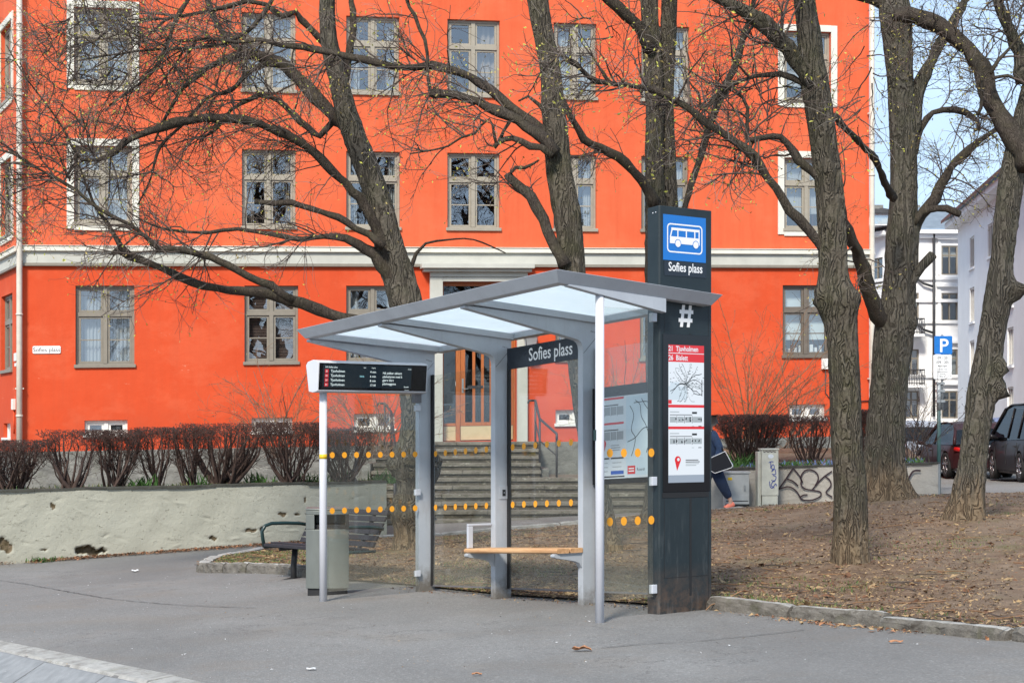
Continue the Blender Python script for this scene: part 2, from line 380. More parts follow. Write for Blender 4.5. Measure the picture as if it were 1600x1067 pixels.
bark('bark_limb', (.018,.014,.012), (.056,.045,.037), (.115,.095,.076), (.085,.080,.04), .4, .014, 15)

# ---------------------------------------------------------------- object helpers
def wl(o):
    v = Vector((0,0,0))
    while o is not None: v += o.location; o = o.parent
    return v
def tag(o, label=None, cat=None, group=None, kind=None):
    if label: o['label'] = label
    if cat: o['category'] = cat
    if group: o['group'] = group
    if kind: o['kind'] = kind
    return o
def thing(name, loc, label, cat, group=None):
    o = bpy.data.objects.new(name, None); COL.objects.link(o)
    o.location = [float(c) for c in loc]; o.empty_display_size = .2
    return tag(o, label, cat, group)
class MB:
    def __init__(s): s.v = []; s.f = []; s.m = []; s.n = 0; s.sm = []
    def add(s, verts, faces, mi=0, smooth=False):
        verts = np.asarray(verts, float).reshape(-1,3)
        s.v.append(verts)
        for f in faces: s.f.append(tuple(int(i)+s.n for i in f)); s.m.append(mi); s.sm.append(smooth)
        s.n += len(verts); return s
    def box(s, fn, a0,a1,b0,b1,c0,c1, mi=0):
        V = [fn(a,b,c) for c in (c0,c1) for b in (b0,b1) for a in (a0,a1)]
        return s.add(V, [(0,2,3,1),(4,5,7,6),(0,1,5,4),(2,6,7,3),(0,4,6,2),(1,3,7,5)], mi)
    def prism(s, fn, poly, w0, w1, mi=0):
        """poly: list of (p,q); fn(p,q,w)"""
        n = len(poly); V = [fn(p,q,w0) for p,q in poly]+[fn(p,q,w1) for p,q in poly]
        return s.add(V, [tuple(range(n))[::-1], tuple(range(n,2*n))]+[(i,(i+1)%n,(i+1)%n+n,i+n) for i in range(n)], mi)
    def quad(s, pts, mi=0): return s.add(pts, [tuple(range(len(pts)))], mi)
    def tube(s, P, rad, sides=12, mi=0, wob=0, smooth=True, seed=0, cap=True, flat=None):
        P = np.asarray(P,float); n = len(P); rad = np.broadcast_to(np.asarray(rad,float),(n,))
        T = np.gradient(P, axis=0); T /= np.linalg.norm(T,axis=1)[:,None]+1e-9
        ref = np.array([0,0,1.]) if abs(T[0][2])<.9 else np.array([1.,0,0])
        u = np.cross(T[0],ref); u /= np.linalg.norm(u)
        ang = np.linspace(0,2*np.pi,sides,endpoint=False); V = []
        r_ = np.random.default_rng(seed)
        ph = r_.random(6)*6.28; 
        for i in range(n):
            u = u - T[i]*np.dot(u,T[i]); u /= np.linalg.norm(u)+1e-9; w = np.cross(T[i],u)
            rr = np.full(sides, rad[i])
            if wob:
                rr = rr*(1+wob*(.5*np.sin(3*ang+ph[0]+i*.11)+.4*np.sin(5*ang+ph[1]-i*.17)+.3*np.sin(2*ang+ph[2]+i*.31)+.25*np.sin(8*ang+ph[3]+i*.07)+.35*(r_.random(sides)-.5)))
            V.append(P[i]+np.outer(np.cos(ang)*rr,u)+np.outer(np.sin(ang)*rr,w))
        V = np.concatenate(V); Fc = []
        for i in range(n-1):
            for j in range(sides):
                k=(j+1)%sides; Fc.append((i*sides+j,i*sides+k,(i+1)*sides+k,(i+1)*sides+j))
        if cap: Fc.append(tuple(range(sides))[::-1]); Fc.append(tuple((n-1)*sides+j for j in range(sides)))
        return s.add(V, Fc, mi, smooth)
    def cyl(s, p0, p1, r, sides=20, mi=0): return s.tube([p0,p1],[r,r],sides,mi)
    def text(s, string, size, org, xd, yd, mi=0, align='LEFT', bold=0.0, sx=1.0, ext=0.0):
        cu = bpy.data.curves.new('txt','FONT'); cu.body = string; cu.size = size; cu.align_x = align
        cu.resolution_u = 3; cu.offset = bold*size
        ob = bpy.data.objects.new('txt', cu); COL.objects.link(ob)
        dg = bpy.context.evaluated_depsgraph_get(); ev = ob.evaluated_get(dg); me = ev.to_mesh()
        xd = np.asarray(xd,float); yd = np.asarray(yd,float); org = np.asarray(org,float)
        V = [org + xd*v.co.x*sx + yd*v.co.y for v in me.vertices]
        Fc = [tuple(p.vertices) for p in me.polygons]
        if V: s.add(V, Fc, mi)
        ev.to_mesh_clear(); bpy.data.objects.remove(ob); bpy.data.curves.remove(cu); return s
    def build(s, name, mats, parent=None, bevel=0, kind=None, origin=None):
        if isinstance(mats,str): mats=[mats]
        off = wl(parent) if parent is not None else (Vector([float(c) for c in origin]) if origin is not None else Vector((0,0,0)))
        V = np.concatenate(s.v) - np.array(off)
        me = bpy.data.meshes.new(name); me.from_pydata(V.tolist(), [], s.f)
        for m in mats: me.materials.append(MATS[m])
        me.polygons.foreach_set('material_index', s.m); me.polygons.foreach_set('use_smooth', s.sm)
        me.update()
        o = bpy.data.objects.new(name, me); COL.objects.link(o)
        if parent is not None: o.parent = parent
        elif origin is not None: o.location = off
        if kind: o['kind'] = kind
        if bevel:
            b = o.modifiers.new('Bevel','BEVEL'); b.width = bevel; b.segments = 2; b.limit_method='ANGLE'; b.angle_limit = R(40)
        return o
def arrmesh(name, V, Fq, mats, parent, mi=None, smooth=False, kind=None):
    off = np.array(wl(parent)) if parent is not None else np.zeros(3)
    me = bpy.data.meshes.new(name); V = np.asarray(V)-off; Fq = np.asarray(Fq)
    me.vertices.add(len(V)); me.vertices.foreach_set('co', V.astype(np.float32).ravel())
    k = Fq.shape[1]; me.loops.add(Fq.size); me.loops.foreach_set('vertex_index', Fq.astype(np.int32).ravel())
    me.polygons.add(len(Fq)); me.polygons.foreach_set('loop_start', np.arange(0,Fq.size,k,dtype=np.int32))
    me.polygons.foreach_set('loop_total', np.full(len(Fq),k,dtype=np.int32))
    for m in mats: me.materials.append(MATS[m])
    if mi is not None: me.polygons.foreach_set('material_index', np.asarray(mi,dtype=np.int32))
    me.polygons.foreach_set('use_smooth', np.full(len(Fq),smooth))
    me.update(calc_edges=True); me.validate()
    o = bpy.data.objects.new(name, me); COL.objects.link(o)
    if parent is not None: o.parent = parent
    if kind: o['kind']=kind
    return o
def frame(org, e1, e2, e3=(0,0,1)):
    org,e1,e2,e3 = [np.asarray(a,float) for a in (org,e1,e2,e3)]
    return lambda a,b,c: org+a*e1+b*e2+c*e3
simple('kerb_blue', (.225,.23,.235), .8, var=.22, vscale=9, bscale=60, bdist=.004)
simple('asphalt_light', (.27,.275,.285), .9, var=.15, vscale=5, bscale=60)
simple('seam_dark', (.10,.096,.092), .95, var=.4, vscale=20)
# ================================================================ SETTING: ground, kerbs
def spaced(lo, hi, near0, near1, fine, coarse):
    a = list(np.arange(near0, near1+1e-6, fine)); x = near0; st = fine
    L = []
    while x > lo: st = min(coarse, st*1.35); x -= st; L.append(x)
    x = near1; st = fine; H = []
    while x < hi: st = min(coarse, st*1.35); x += st; H.append(x)
    return np.array(L[::-1]+a+H)
KX, KY = np.array([-.582,.813]), np.array([.813,.582])         # along and across the street (plan)
O2 = np.array([.70,13.8])
def GP(px,py):
    """ground point under a photo pixel (ray march on the terrain)"""
    r=np.array([(px-800)/F,1,-(py-HZ)/F]); Ys=np.linspace(5,45,800)
    z=EYE+r[2]*Ys; g=G(r[0]*Ys,Ys); i=np.argmax(z<g); return np.array([r[0]*Ys[i],Ys[i],g[i]])
# roadway kerb in the foreground (pavement drops to the road)
kp = [GP(2,1002)[:2], GP(150,1033)[:2], GP(300,1064)[:2]]
kdir = (kp[2]-kp[0])/np.linalg.norm(kp[2]-kp[0]); knor = np.array([kdir[1],-kdir[0]])
if knor[1] > 0: knor = -knor            # towards the road / camera
k0 = kp[1]
def kerb_side(x, y): return (x-k0[0])*knor[0]+(y-k0[1])*knor[1]      # >0 on the road
xs = spaced(-160,160,-13,14,.25,12); ys = spaced(-60,320,6,34,.25,14)
gx, gy = np.meshgrid(xs, ys); gz = G(gx, gy)
far = np.clip((np.hypot(gx,gy-15)-60)/60,0,1); gz = gz*(1-far)+.5*far
side = kerb_side(gx,gy); gz = gz - .18*(side>.25) 
V = np.stack([gx,gy,gz],-1).reshape(-1,3); nx, ny = len(xs), len(ys)
I = (np.arange(ny-1)[:,None]*nx+np.arange(nx-1)[None,:]).ravel()
Q = np.stack([I,I+1,I+1+nx,I+nx],1)
o = arrmesh('ground', V, Q, ['asphalt'], None, smooth=True); tag(o, 'grey worn asphalt of the pavement and street', kind='structure')
def gz_road(x,y): return float(G(x,y))-.18
# lower roadway sheet edge + granite kerb blocks
def kerb_run(name, P, w, h, mat, seed, blk=1.1, top_in=0.0, label=None, below=.15, jit=.012, hfun=None):
    """row of kerb stones along plan polyline P (list of xy); stones lie on the left-hand normal side"""
    r = random.Random(seed); mb = MB(); P = [np.array(p,float) for p in P]
    for a,b in zip(P[:-1],P[1:]):
        L = np.linalg.norm(b-a); d = (b-a)/L; nrm = np.array([-d[1],d[0]]); t = 0
        while t < L-.02:
            l = min(L-t, blk*r.uniform(.75,1.3)); 
            if L-t-l < .3: l = L-t
            p0 = a+d*(t+.006); p1 = a+d*(t+l-.006); dz = r.uniform(-jit,jit); do = r.uniform(-jit,jit)
            nseg = max(2,int(l/.12)); rows = []
            for i in range(nseg+1):
                q = p0+(p1-p0)*i/nseg
                hh = (h if hfun is None else hfun(q))+dz
                e = .012 if 0<i<nseg else .0
                f = q+nrm*do; wz = r.uniform(-.006,.006)
                z0 = float(G(*(q)))
                rows.append([(*(f+nrm*0),z0-below),(*(f+nrm*r.uniform(0,.006)),z0+hh-.03-(.012-e)),(*(f+nrm*.025),z0+hh+wz-(.012-e)*.7),
                             (*(f+nrm*(w-.02)),z0+hh+wz*.5+top_in),(*(f+nrm*w),z0+hh-.02+top_in),(*(f+nrm*w),z0-below)])
            n = 6; VV = [p for row in rows for p in row]; FF=[]
            for i in range(nseg):
                for j in range(n-1): FF.append((i*n+j,i*n+j+1,(i+1)*n+j+1,(i+1)*n+j))
            FF.append(tuple(range(n))[::-1]); FF.append(tuple(nseg*n+j for j in range(n)))
            mb.add(VV, FF, 0); t += l
    o = mb.build(name, mat, None, origin=(P[0][0],P[0][1],float(G(*P[0]))))
    return tag(o, label, kind='structure')
# foreground kerb: pale top course and darker sloped course
a = k0 - kdir*9; b = k0 + kdir*9
kerb_run('road_kerb', [b+knor*.0, a+knor*.0] , .30, .012, 'granite', 3, 1.3, label='pale granite kerb along the road in the near corner', below=.3) if False else None
def strip(name, off0, off1, z0, z1, mat, label, jb, seed):
    r = random.Random(seed); mb = MB(); t=-9.0
    while t < 9:
        l = jb*r.uniform(.85,1.15); nseg=6; rows=[]
        dz=r.uniform(-.004,.004)
        for i in range(nseg+1):
            s = t+.005+(l-.01)*i/nseg
            A = k0+kdir*s+knor*off0; B = k0+kdir*s+knor*off1
            rows.append([(*A,float(G(*A))+z0-.2),(*A,float(G(*A))+z0+dz),(*(A+(B-A)*.12),float(G(*A))+z0+.006+dz),(*(A+(B-A)*.9),float(G(*B))+z1+dz),(*B,float(G(*B))+z1-.02+dz),(*B,float(G(*B))+z1-.3)])
        n=6; VV=[p for row in rows for p in row]; FF=[]
        for i in range(nseg):
            for j in range(n-1): FF.append((i*n+j,i*n+j+1,(i+1)*n+j+1,(i+1)*n+j))
        FF.append(tuple(range(n))); FF.append(tuple(nseg*n+j for j in range(n))[::-1]); mb.add(VV,FF,0); t+=l
    o = mb.build(name, mat, None, origin=(k0[0],k0[1],float(G(*k0)))); tag(o,label,kind='structure')
strip('kerb_top', .0, .21, .012, .005, 'granite', 'pale worn concrete strip topping the roadside kerb', 2.6, 1)
strip('kerb_face', .215, .50, -.01, -.125, 'kerb_blue', 'bluish grey sloping kerb stones beside the road', 1.05, 2)
strip('gutter', .505, .66, -.125, -.15, 'granite', 'pale gutter line between kerb and road', 3.0, 5)

# ---- planted soil area: loft from front edge to path edge
front = [(-4.05,21.2),(-3.6,20.5),(-2.75,19.35),(-1.95,17.7),(-.85,16.25)]
front += [tuple(O2+KX*a_+KY*.13) for a_ in (1.9,1.0,0,-.9)]
front += [(1.66,12.98),(2.2,12.26),(2.72,11.45),(3.29,10.35),(4.4,8.4),(6.4,5.0)]
backp = [U(338,874,22.4)[:2], U(380,868,23.3)[:2], U(440,860,24.4)[:2], U(540,850,26)[:2], U(640,842,27.2)[:2], U(690,838,27.7)[:2], U(780,830,28.2)[:2], U(875,822,28.6)[:2],
         U(1000,813,29)[:2], U(1115,806,29.3)[:2], U(1300,789,29.9)[:2], U(1380,783,29.2)[:2], U(1465,778,28.6)[:2], U(1620,772,28)[:2], (14,26)]
def resamp(P, n):
    P = np.array(P,float); d = np.r_[0,np.cumsum(np.linalg.norm(np.diff(P,axis=0),axis=1))]
    # parameter = index share so that front and back stay paired
    t = np.linspace(0,len(P)-1,n); return np.stack([np.interp(t,np.arange(len(P)),P[:,k]) for k in range(P.shape[1])],1)
NU,NVV = 260,170
fr = resamp(front,NU); bk = resamp(backp,NU); tv = np.linspace(0,1,NVV)**1.25
sx_ = fr[:,None,0]*(1-tv)+bk[:,None,0]*tv; sy_ = fr[:,None,1]*(1-tv)+bk[:,None,1]*tv
sz_ = G(sx_,sy_)
edge = np.minimum(np.minimum(tv[None,:]*8,1), np.minimum((1-tv[None,:])*25,1)); edge = edge*np.minimum(1,np.linspace(0,1,NU)[:,None]*30)
hn = .008*np.sin(sx_*3.1+sy_*1.7)+.006*np.sin(sx_*7.3-sy_*5.1)+.004*np.sin(sx_*13+sy_*11)+rng.normal(0,.004,sx_.shape)
hump = .09*np.exp(-((sx_-3.2)**2+(sy_-15.2)**2)/.5)+.10*np.exp(-((sx_-5.4)**2+(sy_-23)**2)/1.2)+.08*np.exp(-((sx_-5.45)**2+(sy_-19.3)**2)/.7)+.05*np.exp(-((sx_+1.3)**2+(sy_-21)**2)/1.5)
# the tree area stands one kerb height above the pavement to the right of the totem; level with it behind the shelter
rt = np.clip((sx_-1.2)/.8,0,1); 
lift = .02+.055*rt+.06*np.clip((-1.9-sx_)/.8,0,1)
soil_z = sz_+lift+(hn+hump)*edge
V = np.stack([sx_,sy_,soil_z],-1).reshape(-1,3)
I = (np.arange(NU-1)[:,None]*NVV+np.arange(NVV-1)[None,:]).ravel()
Q = np.stack([I,I+NVV,I+NVV+1,I+1],1)
o = arrmesh('soil', V, Q, ['soil'], None, smooth=True); tag(o,'brown bare earth under the trees',kind='structure')
soilV = V
def SG(x,y):
    """surface height of the tree area near (x,y)"""
    i = np.argmin((soilV[:,0]-x)**2+(soilV[:,1]-y)**2); return float(soilV[i,2])
def hf(q): return .10 if q[0]>1.3 else .05
kerb_run('planting_kerb', [front[i] for i in (14,13,12,11,10,9)], -.16 if False else .17, .115, 'granite', 12, 1.25, label='chunky rough granite kerb stones between pavement and tree area', jit=.02) if False else None
def stone_row(P, w, h, mat, seed, blk, name, label, jit=.015, flip=1):
    """stones outside of P: body extends from P towards the pavement"""
    r = random.Random(seed); mb = MB()
    P = [np.array(p,float) for p in P]
    for si,(a,b) in enumerate(zip(P[:-1],P[1:])):
        L = np.linalg.norm(b-a); d=(b-a)/L; nrm=np.array([d[1],-d[0]])*flip; t=0.0
        while t < L-.05:
            l = blk*r.uniform(.7,1.3)
            if L-t-l < .35: l = L-t
            ns = max(3,int(l/.07)); rows=[]; dh=r.uniform(-jit,jit*1.3); dw=r.uniform(-jit,jit); tilt=r.uniform(-.02,.02)
            for i in range(ns+1):
                q=a+d*(t+.008+(l-.016)*i/ns); z=float(G(*q)); en = .018*max(0,1-min(i,ns-i)/1.0)
                A=q-nrm*.02; B=q+nrm*(w+dw-en); j=lambda s:r.uniform(-s,s)
                H=h+dh+tilt*(i/ns-.5)
                rows.append([(*A,z-.1),(*A,z+H-.01-en),(*(q+nrm*.03),z+H-en*.6+j(.003)),(*(q+nrm*(w*.55)),z+H+.004+j(.004)-en*.5),(*(B-nrm*.03),z+H+j(.004)-en),(*(B-nrm*(.004+j(.004))),z+H-.028+j(.005)-en),
                             (*(B+nrm*j(.010)),z+H*.5+j(.01)),(*(B+nrm*(.012+j(.008))),z-.12)])
            n=8; VV=[p for row in rows for p in row]; FF=[]; ml=[]
            for i in range(ns):
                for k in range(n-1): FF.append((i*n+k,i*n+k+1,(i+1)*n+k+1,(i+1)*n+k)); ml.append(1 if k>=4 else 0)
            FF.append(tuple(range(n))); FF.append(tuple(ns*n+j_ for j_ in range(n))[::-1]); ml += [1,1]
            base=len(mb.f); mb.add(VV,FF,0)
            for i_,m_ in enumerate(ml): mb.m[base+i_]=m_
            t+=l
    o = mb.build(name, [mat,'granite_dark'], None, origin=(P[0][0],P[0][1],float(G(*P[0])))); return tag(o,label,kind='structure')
stone_row([front[i] for i in (9,10,11,12,13,14)], .13, .085, 'granite', 12, 1.05, 'granite_kerb', 'rough grey granite kerb stones edging the tree area beside the totem', .03)
stone_row([U(345,872,22.6)[:2],front[0],front[1],front[2],(-2.25,18.4)], .14, .12, 'granite', 5, .9, 'rounded_kerb', 'pale curved kerb round the tip of the tree area by the bench', .006)
stone_row([U(420,862,24.0)[:2],U(345,872,22.6)[:2]], .12, .11, 'granite', 6, .9, 'island_kerb', 'far side kerb of the tree area tip', .006)
stone_row([tuple(p) for p in backp[2:13]][::-1], .12, .075, 'granite', 8, 1.5, 'path_kerb', 'thin pale kerb between tree area and footpath', .008)

# darker repair patches in the asphalt (thin sheets)
def patch(pts, name, lift=.005, mat='asphalt_patch', label=''):
    P=[np.array(p) for p in pts]; n=len(P); cx=sum(p[0] for p in P)/n; cy=sum(p[1] for p in P)/n
    ring=[]
    for a_,b_ in zip(P,P[1:]+P[:1]):
        m=max(2,int(np.linalg.norm(b_[:2]-a_[:2])/.3))
        for i in range(m): ring.append(a_[:2]+(b_[:2]-a_[:2])*i/m+rng.normal(0,.012,2))
    K=14; VV=[];FF=[]; R_=len(ring)
    for k in range(K+1):
        for p in ring:
            q=np.array([cx,cy])+(p-np.array([cx,cy]))*(k/K); VV.append((q[0],q[1],0))
    VV=np.array(VV); VV[:,2]=G(VV[:,0],VV[:,1])+lift
    for k in range(K):
        for i in range(R_):
            j=(i+1)%R_; FF.append((k*R_+i,k*R_+j,(k+1)*R_+j,(k+1)*R_+i))
    mb=MB(); mb.add(VV,FF,0,True); o=mb.build(name,mat,None,origin=(cx,cy,float(G(cx,cy)))); tag(o,label,kind='structure')
def GP(px,py):
    """ground point under a photo pixel (ray march on the terrain)"""
    r=np.array([(px-800)/F,1,-(py-HZ)/F]); Ys=np.linspace(5,45,800)
    z=EYE+r[2]*Ys; g=G(r[0]*Ys,Ys); i=np.argmax(z<g); return np.array([r[0]*Ys[i],Ys[i],g[i]])
def seam(pts,w,mat,name,label):
    P=cr2([GP(*p) for p in pts],.10); T=np.gradient(P[:,:2],axis=0); T/=np.linalg.norm(T,axis=1)[:,None]; n_=np.stack([-T[:,1],T[:,0]],1)
    r=np.random.default_rng(len(pts)); wd=w*(.5+r.random(len(P)))[:,None]; off=r.normal(0,.006,(len(P),1))
    A=P[:,:2]+n_*(off+wd/2); B_=P[:,:2]+n_*(off-wd/2); V=[(*a,float(G(*a))+.008) for a in A]+[(*b,float(G(*b))+.008) for b in B_]; m=len(P)
    mb=MB(); mb.add(V,[(i,i+1,m+i+1,m+i) for i in range(m-1)],0); o=mb.build(name,mat,None,origin=P[0]); tag(o,label,kind='structure')
def cr2(P,step):
    P=np.array(P); out=[]
    for a,b in zip(P[:-1],P[1:]):
        n=max(1,int(np.linalg.norm(b-a)/step)); out+= [a+(b-a)*q/n for q in range(n)]
    return np.array(out+[P[-1]])
seam([(-30,902),(40,912),(110,925),(160,934),(215,940),(260,944),(330,948),(400,950)],.016,'seam_dark','asphalt_seam','thin dark asphalt joint across the left pavement')
seam([(1258,984),(1210,990),(1150,996),(1080,1003),(1010,1006),(940,1013)],.012,'seam_dark','asphalt_seam','thin dark asphalt joint in front of the totem')
# ================================================================ retaining wall on the left
def rwall(name, A, B, zt0, zt1, mat, label, cap, th=.35, cavs=(), dents=60, seed=1, drop=.35, nstep=.035):
    A=np.array(A[:2]);B=np.array(B[:2]); L=np.linalg.norm(B-A); d=(B-A)/L; n_=np.array([d[1],-d[0]])
    if n_[1]>0: n_=-n_
    root = thing(name,(A[0],A[1],float(G(*A))),label,'wall')
    nu=int(L/nstep); nv=76; r=np.random.default_rng(seed)
    uu=np.linspace(0,L,nu+1); 
    top=np.interp(uu,[0,L],[zt0,zt1]); bot=G(A[0]+d[0]*uu,A[1]+d[1]*uu)-drop
    t=np.linspace(0,1,nv+1)
    Z=bot[:,None]+(top-bot)[:,None]*t; Uq=np.repeat(uu[:,None],nv+1,1)
    D=.010*np.sin(Uq*2.1+1)+.004*np.sin(Uq*5.3+Z*4)+.003*np.sin(Uq*9.1-Z*7)
    for _ in range(dents):
        cu,cz=r.uniform(0,L),r.uniform(zt0-1.0,zt0); s1,s2=r.uniform(.04,.14),r.uniform(.012,.03)
        D+= r.uniform(-.020,.016)*np.exp(-((Uq-cu)/s1)**2-((Z-cz+(Uq-cu)*r.uniform(-.6,.6))/s2)**2)
    cm=np.zeros_like(D)
    for cu,cz,s1,s2,dep in cavs:
        q=((Uq-cu)/s1)**2+((Z-cz+.3*s2*np.sin((Uq-cu)/s1*3.1))/s2)**2+.35*np.sin(Uq*31+Z*17)+.2*np.sin(Uq*57-Z*41); w=np.clip((1.0-q)*2.5,0,1)
        D-=dep*w; cm=np.maximum(cm,w)
    P=np.stack([A[0]+d[0]*Uq+n_[0]*D, A[1]+d[1]*Uq+n_[1]*D, Z],-1)
    W=nv+1; I=(np.arange(nu)[:,None]*W+np.arange(nv)[None,:]).ravel(); Q=np.stack([I,I+W,I+W+1,I+1],1)
    face=arrmesh('wall_face',P.reshape(-1,3),Q,[mat],root,smooth=True)
    at=face.data.attributes.new('bare','FLOAT','POINT'); at.data.foreach_set('value',cm.ravel().astype(np.float32))
    mb=MB(); fn=lambda a,b,c: np.array([A[0]+d[0]*a-n_[0]*b, A[1]+d[1]*a-n_[1]*b, c])
    # body behind the face: back, ends
    V8=[fn(-.0,.045,bot[0]),fn(L,.045,bot[-1]),fn(L,th,bot[-1]),fn(0,th,bot[0]),fn(0,.045,top[0]-.004),fn(L,.045,top[-1]-.004),fn(L,th,top[-1]-.004),fn(0,th,top[0]-.004)]
    V8[1]=fn(L,-.0,bot[-1]); V8[5]=fn(L,-.0,top[-1]-.004)
    mb.add(V8,[(1,2,6,5),(2,3,7,6),(3,0,4,7),(4,5,6,7)],0); mb.build('wall_body',mat,root)
    if cap:
        mb=MB(); t0=0; r2=random.Random(seed)
        while t0<L-.01:
            l=min(L-t0,r2.uniform(.35,.8)); z0=np.interp(t0,[0,L],[zt0,zt1]); z1=np.interp(t0+l,[0,L],[zt0,zt1]); j=r2.uniform(-.012,.012); k=r2.uniform(-.015,.02)
            g0=lambda a,b,zz: fn(a,b,zz)
            VV=[fn(t0+.003,-.03-k,z0+j),fn(t0+l-.003,-.03-k,z1+j),fn(t0+l-.003,th+.02,z1+j),fn(t0+.003,th+.02,z0+j)]; V2=[v+np.array([0,0,.032]) for v in VV]
            mb.add(VV+V2,[(3,2,1,0),(4,5,6,7),(0,1,5,4),(1,2,6,5),(2,3,7,6),(3,0,4,7)],0); t0+=l
        mb.build('coping',cap,root)
    return root,fn,L
LW0=U(-140,886,24.3); LW1=U(604,838,27.4)
zt0=float(U(-140,772,24.3)[2]); zt1=float(U(604,753,27.4)[2])
_e=(LW1-LW0)*(7.0/np.linalg.norm((LW1-LW0)[:2])); zt0-= (zt1-zt0)*7.0/np.linalg.norm((LW1-LW0)[:2]); LW0=LW0-_e
LWL=np.linalg.norm((LW1-LW0)[:2])
def lw_u(px):  # distance along the wall for a photo column
    k=(px-800)/F; d=(LW1-LW0)[:2]/LWL; t=(k*LW0[1]-LW0[0])/(d[0]-k*d[1]); return t, LW0[1]+d[1]*t
def lwc(px,py,w,h,dep):
    t,Y=lw_u(px); return (t,EYE-(py-HZ)/F*Y,w*Y/F/2,h*Y/F/2,dep)
rwall('retaining_wall',LW0,LW1,zt0,zt1,'wall_render','long cream rendered retaining wall with peeling patches below the hedge','slate_cap',
      cavs=[lwc(140,860,46,15,.13),lwc(6,852,30,22,.05),lwc(68,858,12,4,.04),lwc(392,828,18,7,.03),lwc(410,826,9,9,.03),lwc(477,779,5,11,.03),lwc(465,803,9,3,.03),lwc(480,803,4,5,.03),lwc(333,840,11,6,.03),lwc(82,790,7,9,.02),lwc(440,803,14,7,.02)],dents=170,seed=4,nstep=.024)
# terrace bed behind it, side wall of the stairs
mb=MB(); 
def tri_bed(name,pts,mat,label):
    mb=MB(); mb.quad(pts); o=mb.build(name,mat,None,origin=pts[0]); tag(o,label,kind='structure')
bz0,bz1=zt0-.05,zt1-.05
tri_bed('planting_bed',[(LW0[0],LW0[1]+.2,bz0),(LW1[0]-.05,LW1[1]+.2,bz1),(-3.05,36.6,bz1-.28),(-22,36.6,bz0-.28)],'soil','earth bed behind the left retaining wall')

# ================================================================ right low wall with graffiti
RW0=U(1010,806,31.2); RW1=U(1466,773,29.2)
rz0=float(U(1010,735,31.2)[2]); rz1=float(U(1466,724,29.2)[2])
rroot,rfn,RL=rwall('low_wall',RW0,RW1,rz0,rz1,'wall_concrete','low grey concrete wall with black graffiti behind the trees','slate_cap',dents=30,seed=9,nstep=.06)
def rw_p(px,py,off=.03):
    k=(px-800)/F; d=(RW1-RW0)[:2]/RL; t=(k*RW0[1]-RW0[0])/(d[0]-k*d[1]); Y=RW0[1]+d[1]*t
    return rfn(t,-off,EYE-(py-HZ)/F*Y)
def stroke(mb, pts, w, place, mi=0, n=14):
    """smooth paint stroke through pixel points"""
    P=np.array(pts,float); 
    if len(P)>2:
        t=np.linspace(0,len(P)-1,n*(len(P)-1)+1); out=[]
        for tt in t:
            i=min(int(tt),len(P)-2); f=tt-i; p0=P[max(i-1,0)];p1=P[i];p2=P[i+1];p3=P[min(i+2,len(P)-1)]
            out.append(.5*((2*p1)+(-p0+p2)*f+(2*p0-5*p1+4*p2-p3)*f*f+(-p0+3*p1-3*p2+p3)*f**3))
        P=np.array(out)
    T=np.gradient(P,axis=0); T/=np.linalg.norm(T,axis=1)[:,None]+1e-9; Nn=np.stack([-T[:,1],T[:,0]],1)*w/2
    L_=[place(*p) for p in P+Nn]; R_=[place(*p) for p in P-Nn]; n_=len(P)
    mb.add(L_+R_,[(i,i+1,n_+i+1,n_+i) for i in range(n_-1)],mi)
gz_ = lambda x,y:(1090+x*.18739,620+y*.18739)      # zoom crop -> photo pixel
mb=MB(); pl=lambda a,b: rw_p(a,b,.045)
for s_ in [[(680,765),(740,680),(800,590)],[(800,590),(850,650),(880,710)],[(750,680),(800,700),(842,738)],
          [(680,765),(760,745),(820,775),(862,835)],[(880,710),(865,665),(895,615),(945,603),(995,630),(1010,680),(985,735)],
          [(868,690),(870,735),(910,765),(975,775),(1028,790),(1025,825),(960,855),(890,855),(860,835),(885,815),(920,812)],
          [(960,768),(1010,710),(1060,660),(1125,615)],[(1070,660),(1105,690),(1115,735),(1080,780),(1080,800),(1125,830)]]:
    stroke(mb,[gz_(*q) for q in s_],2.2,pl)
g2=lambda x,y:(1300+x*.16863,640+y*.16863)
stroke(mb,[g2(695,672),(g2(720,620)),(g2(760,565)),(g2(825,560))],3.0,pl)
mb.build('graffiti','graffiti_black',rroot)
tri_bed('hedge_bed',[(RW0[0],RW0[1]+.2,rz0-.05),(RW1[0]-.1,RW1[1]+.2,rz1-.05),(9.5,38.4,1.1),(4.4,37.6,1.1),(4.3,34,rz0+.2)],'soil','earth bed behind the low grey wall')
# ================================================================ ORANGE BUILDING
BO=np.array([0,37.0,0]); BD=np.array([1,.2,.0178]); BN=np.array([.2,-1,0])/math.hypot(.2,1)   # along, outward
BF=lambda u,w,v: BO+u*BD+w*BN+np.array([0,0,v])          # facade frame: u along, w outward, v up
def fuv(px,py):
    rx=(px-800)/F; u=37*rx/(1-rx*.2); Y=37+.2*u; return u, EYE-(py-HZ)/F*Y-.0178*u
def rowv(px,y800):     # a level line of the facade that crosses column 800 at y800
    return fuv(800,y800)[1]
bld=thing('apartment_building',(0,37,0),'large orange rendered apartment building with small-paned windows and a cream band','building')
U0=fuv(33,500)[0]; U1=fuv(1358,500)[0]; VT=fuv(800,-330)[1]; VB=-1.2
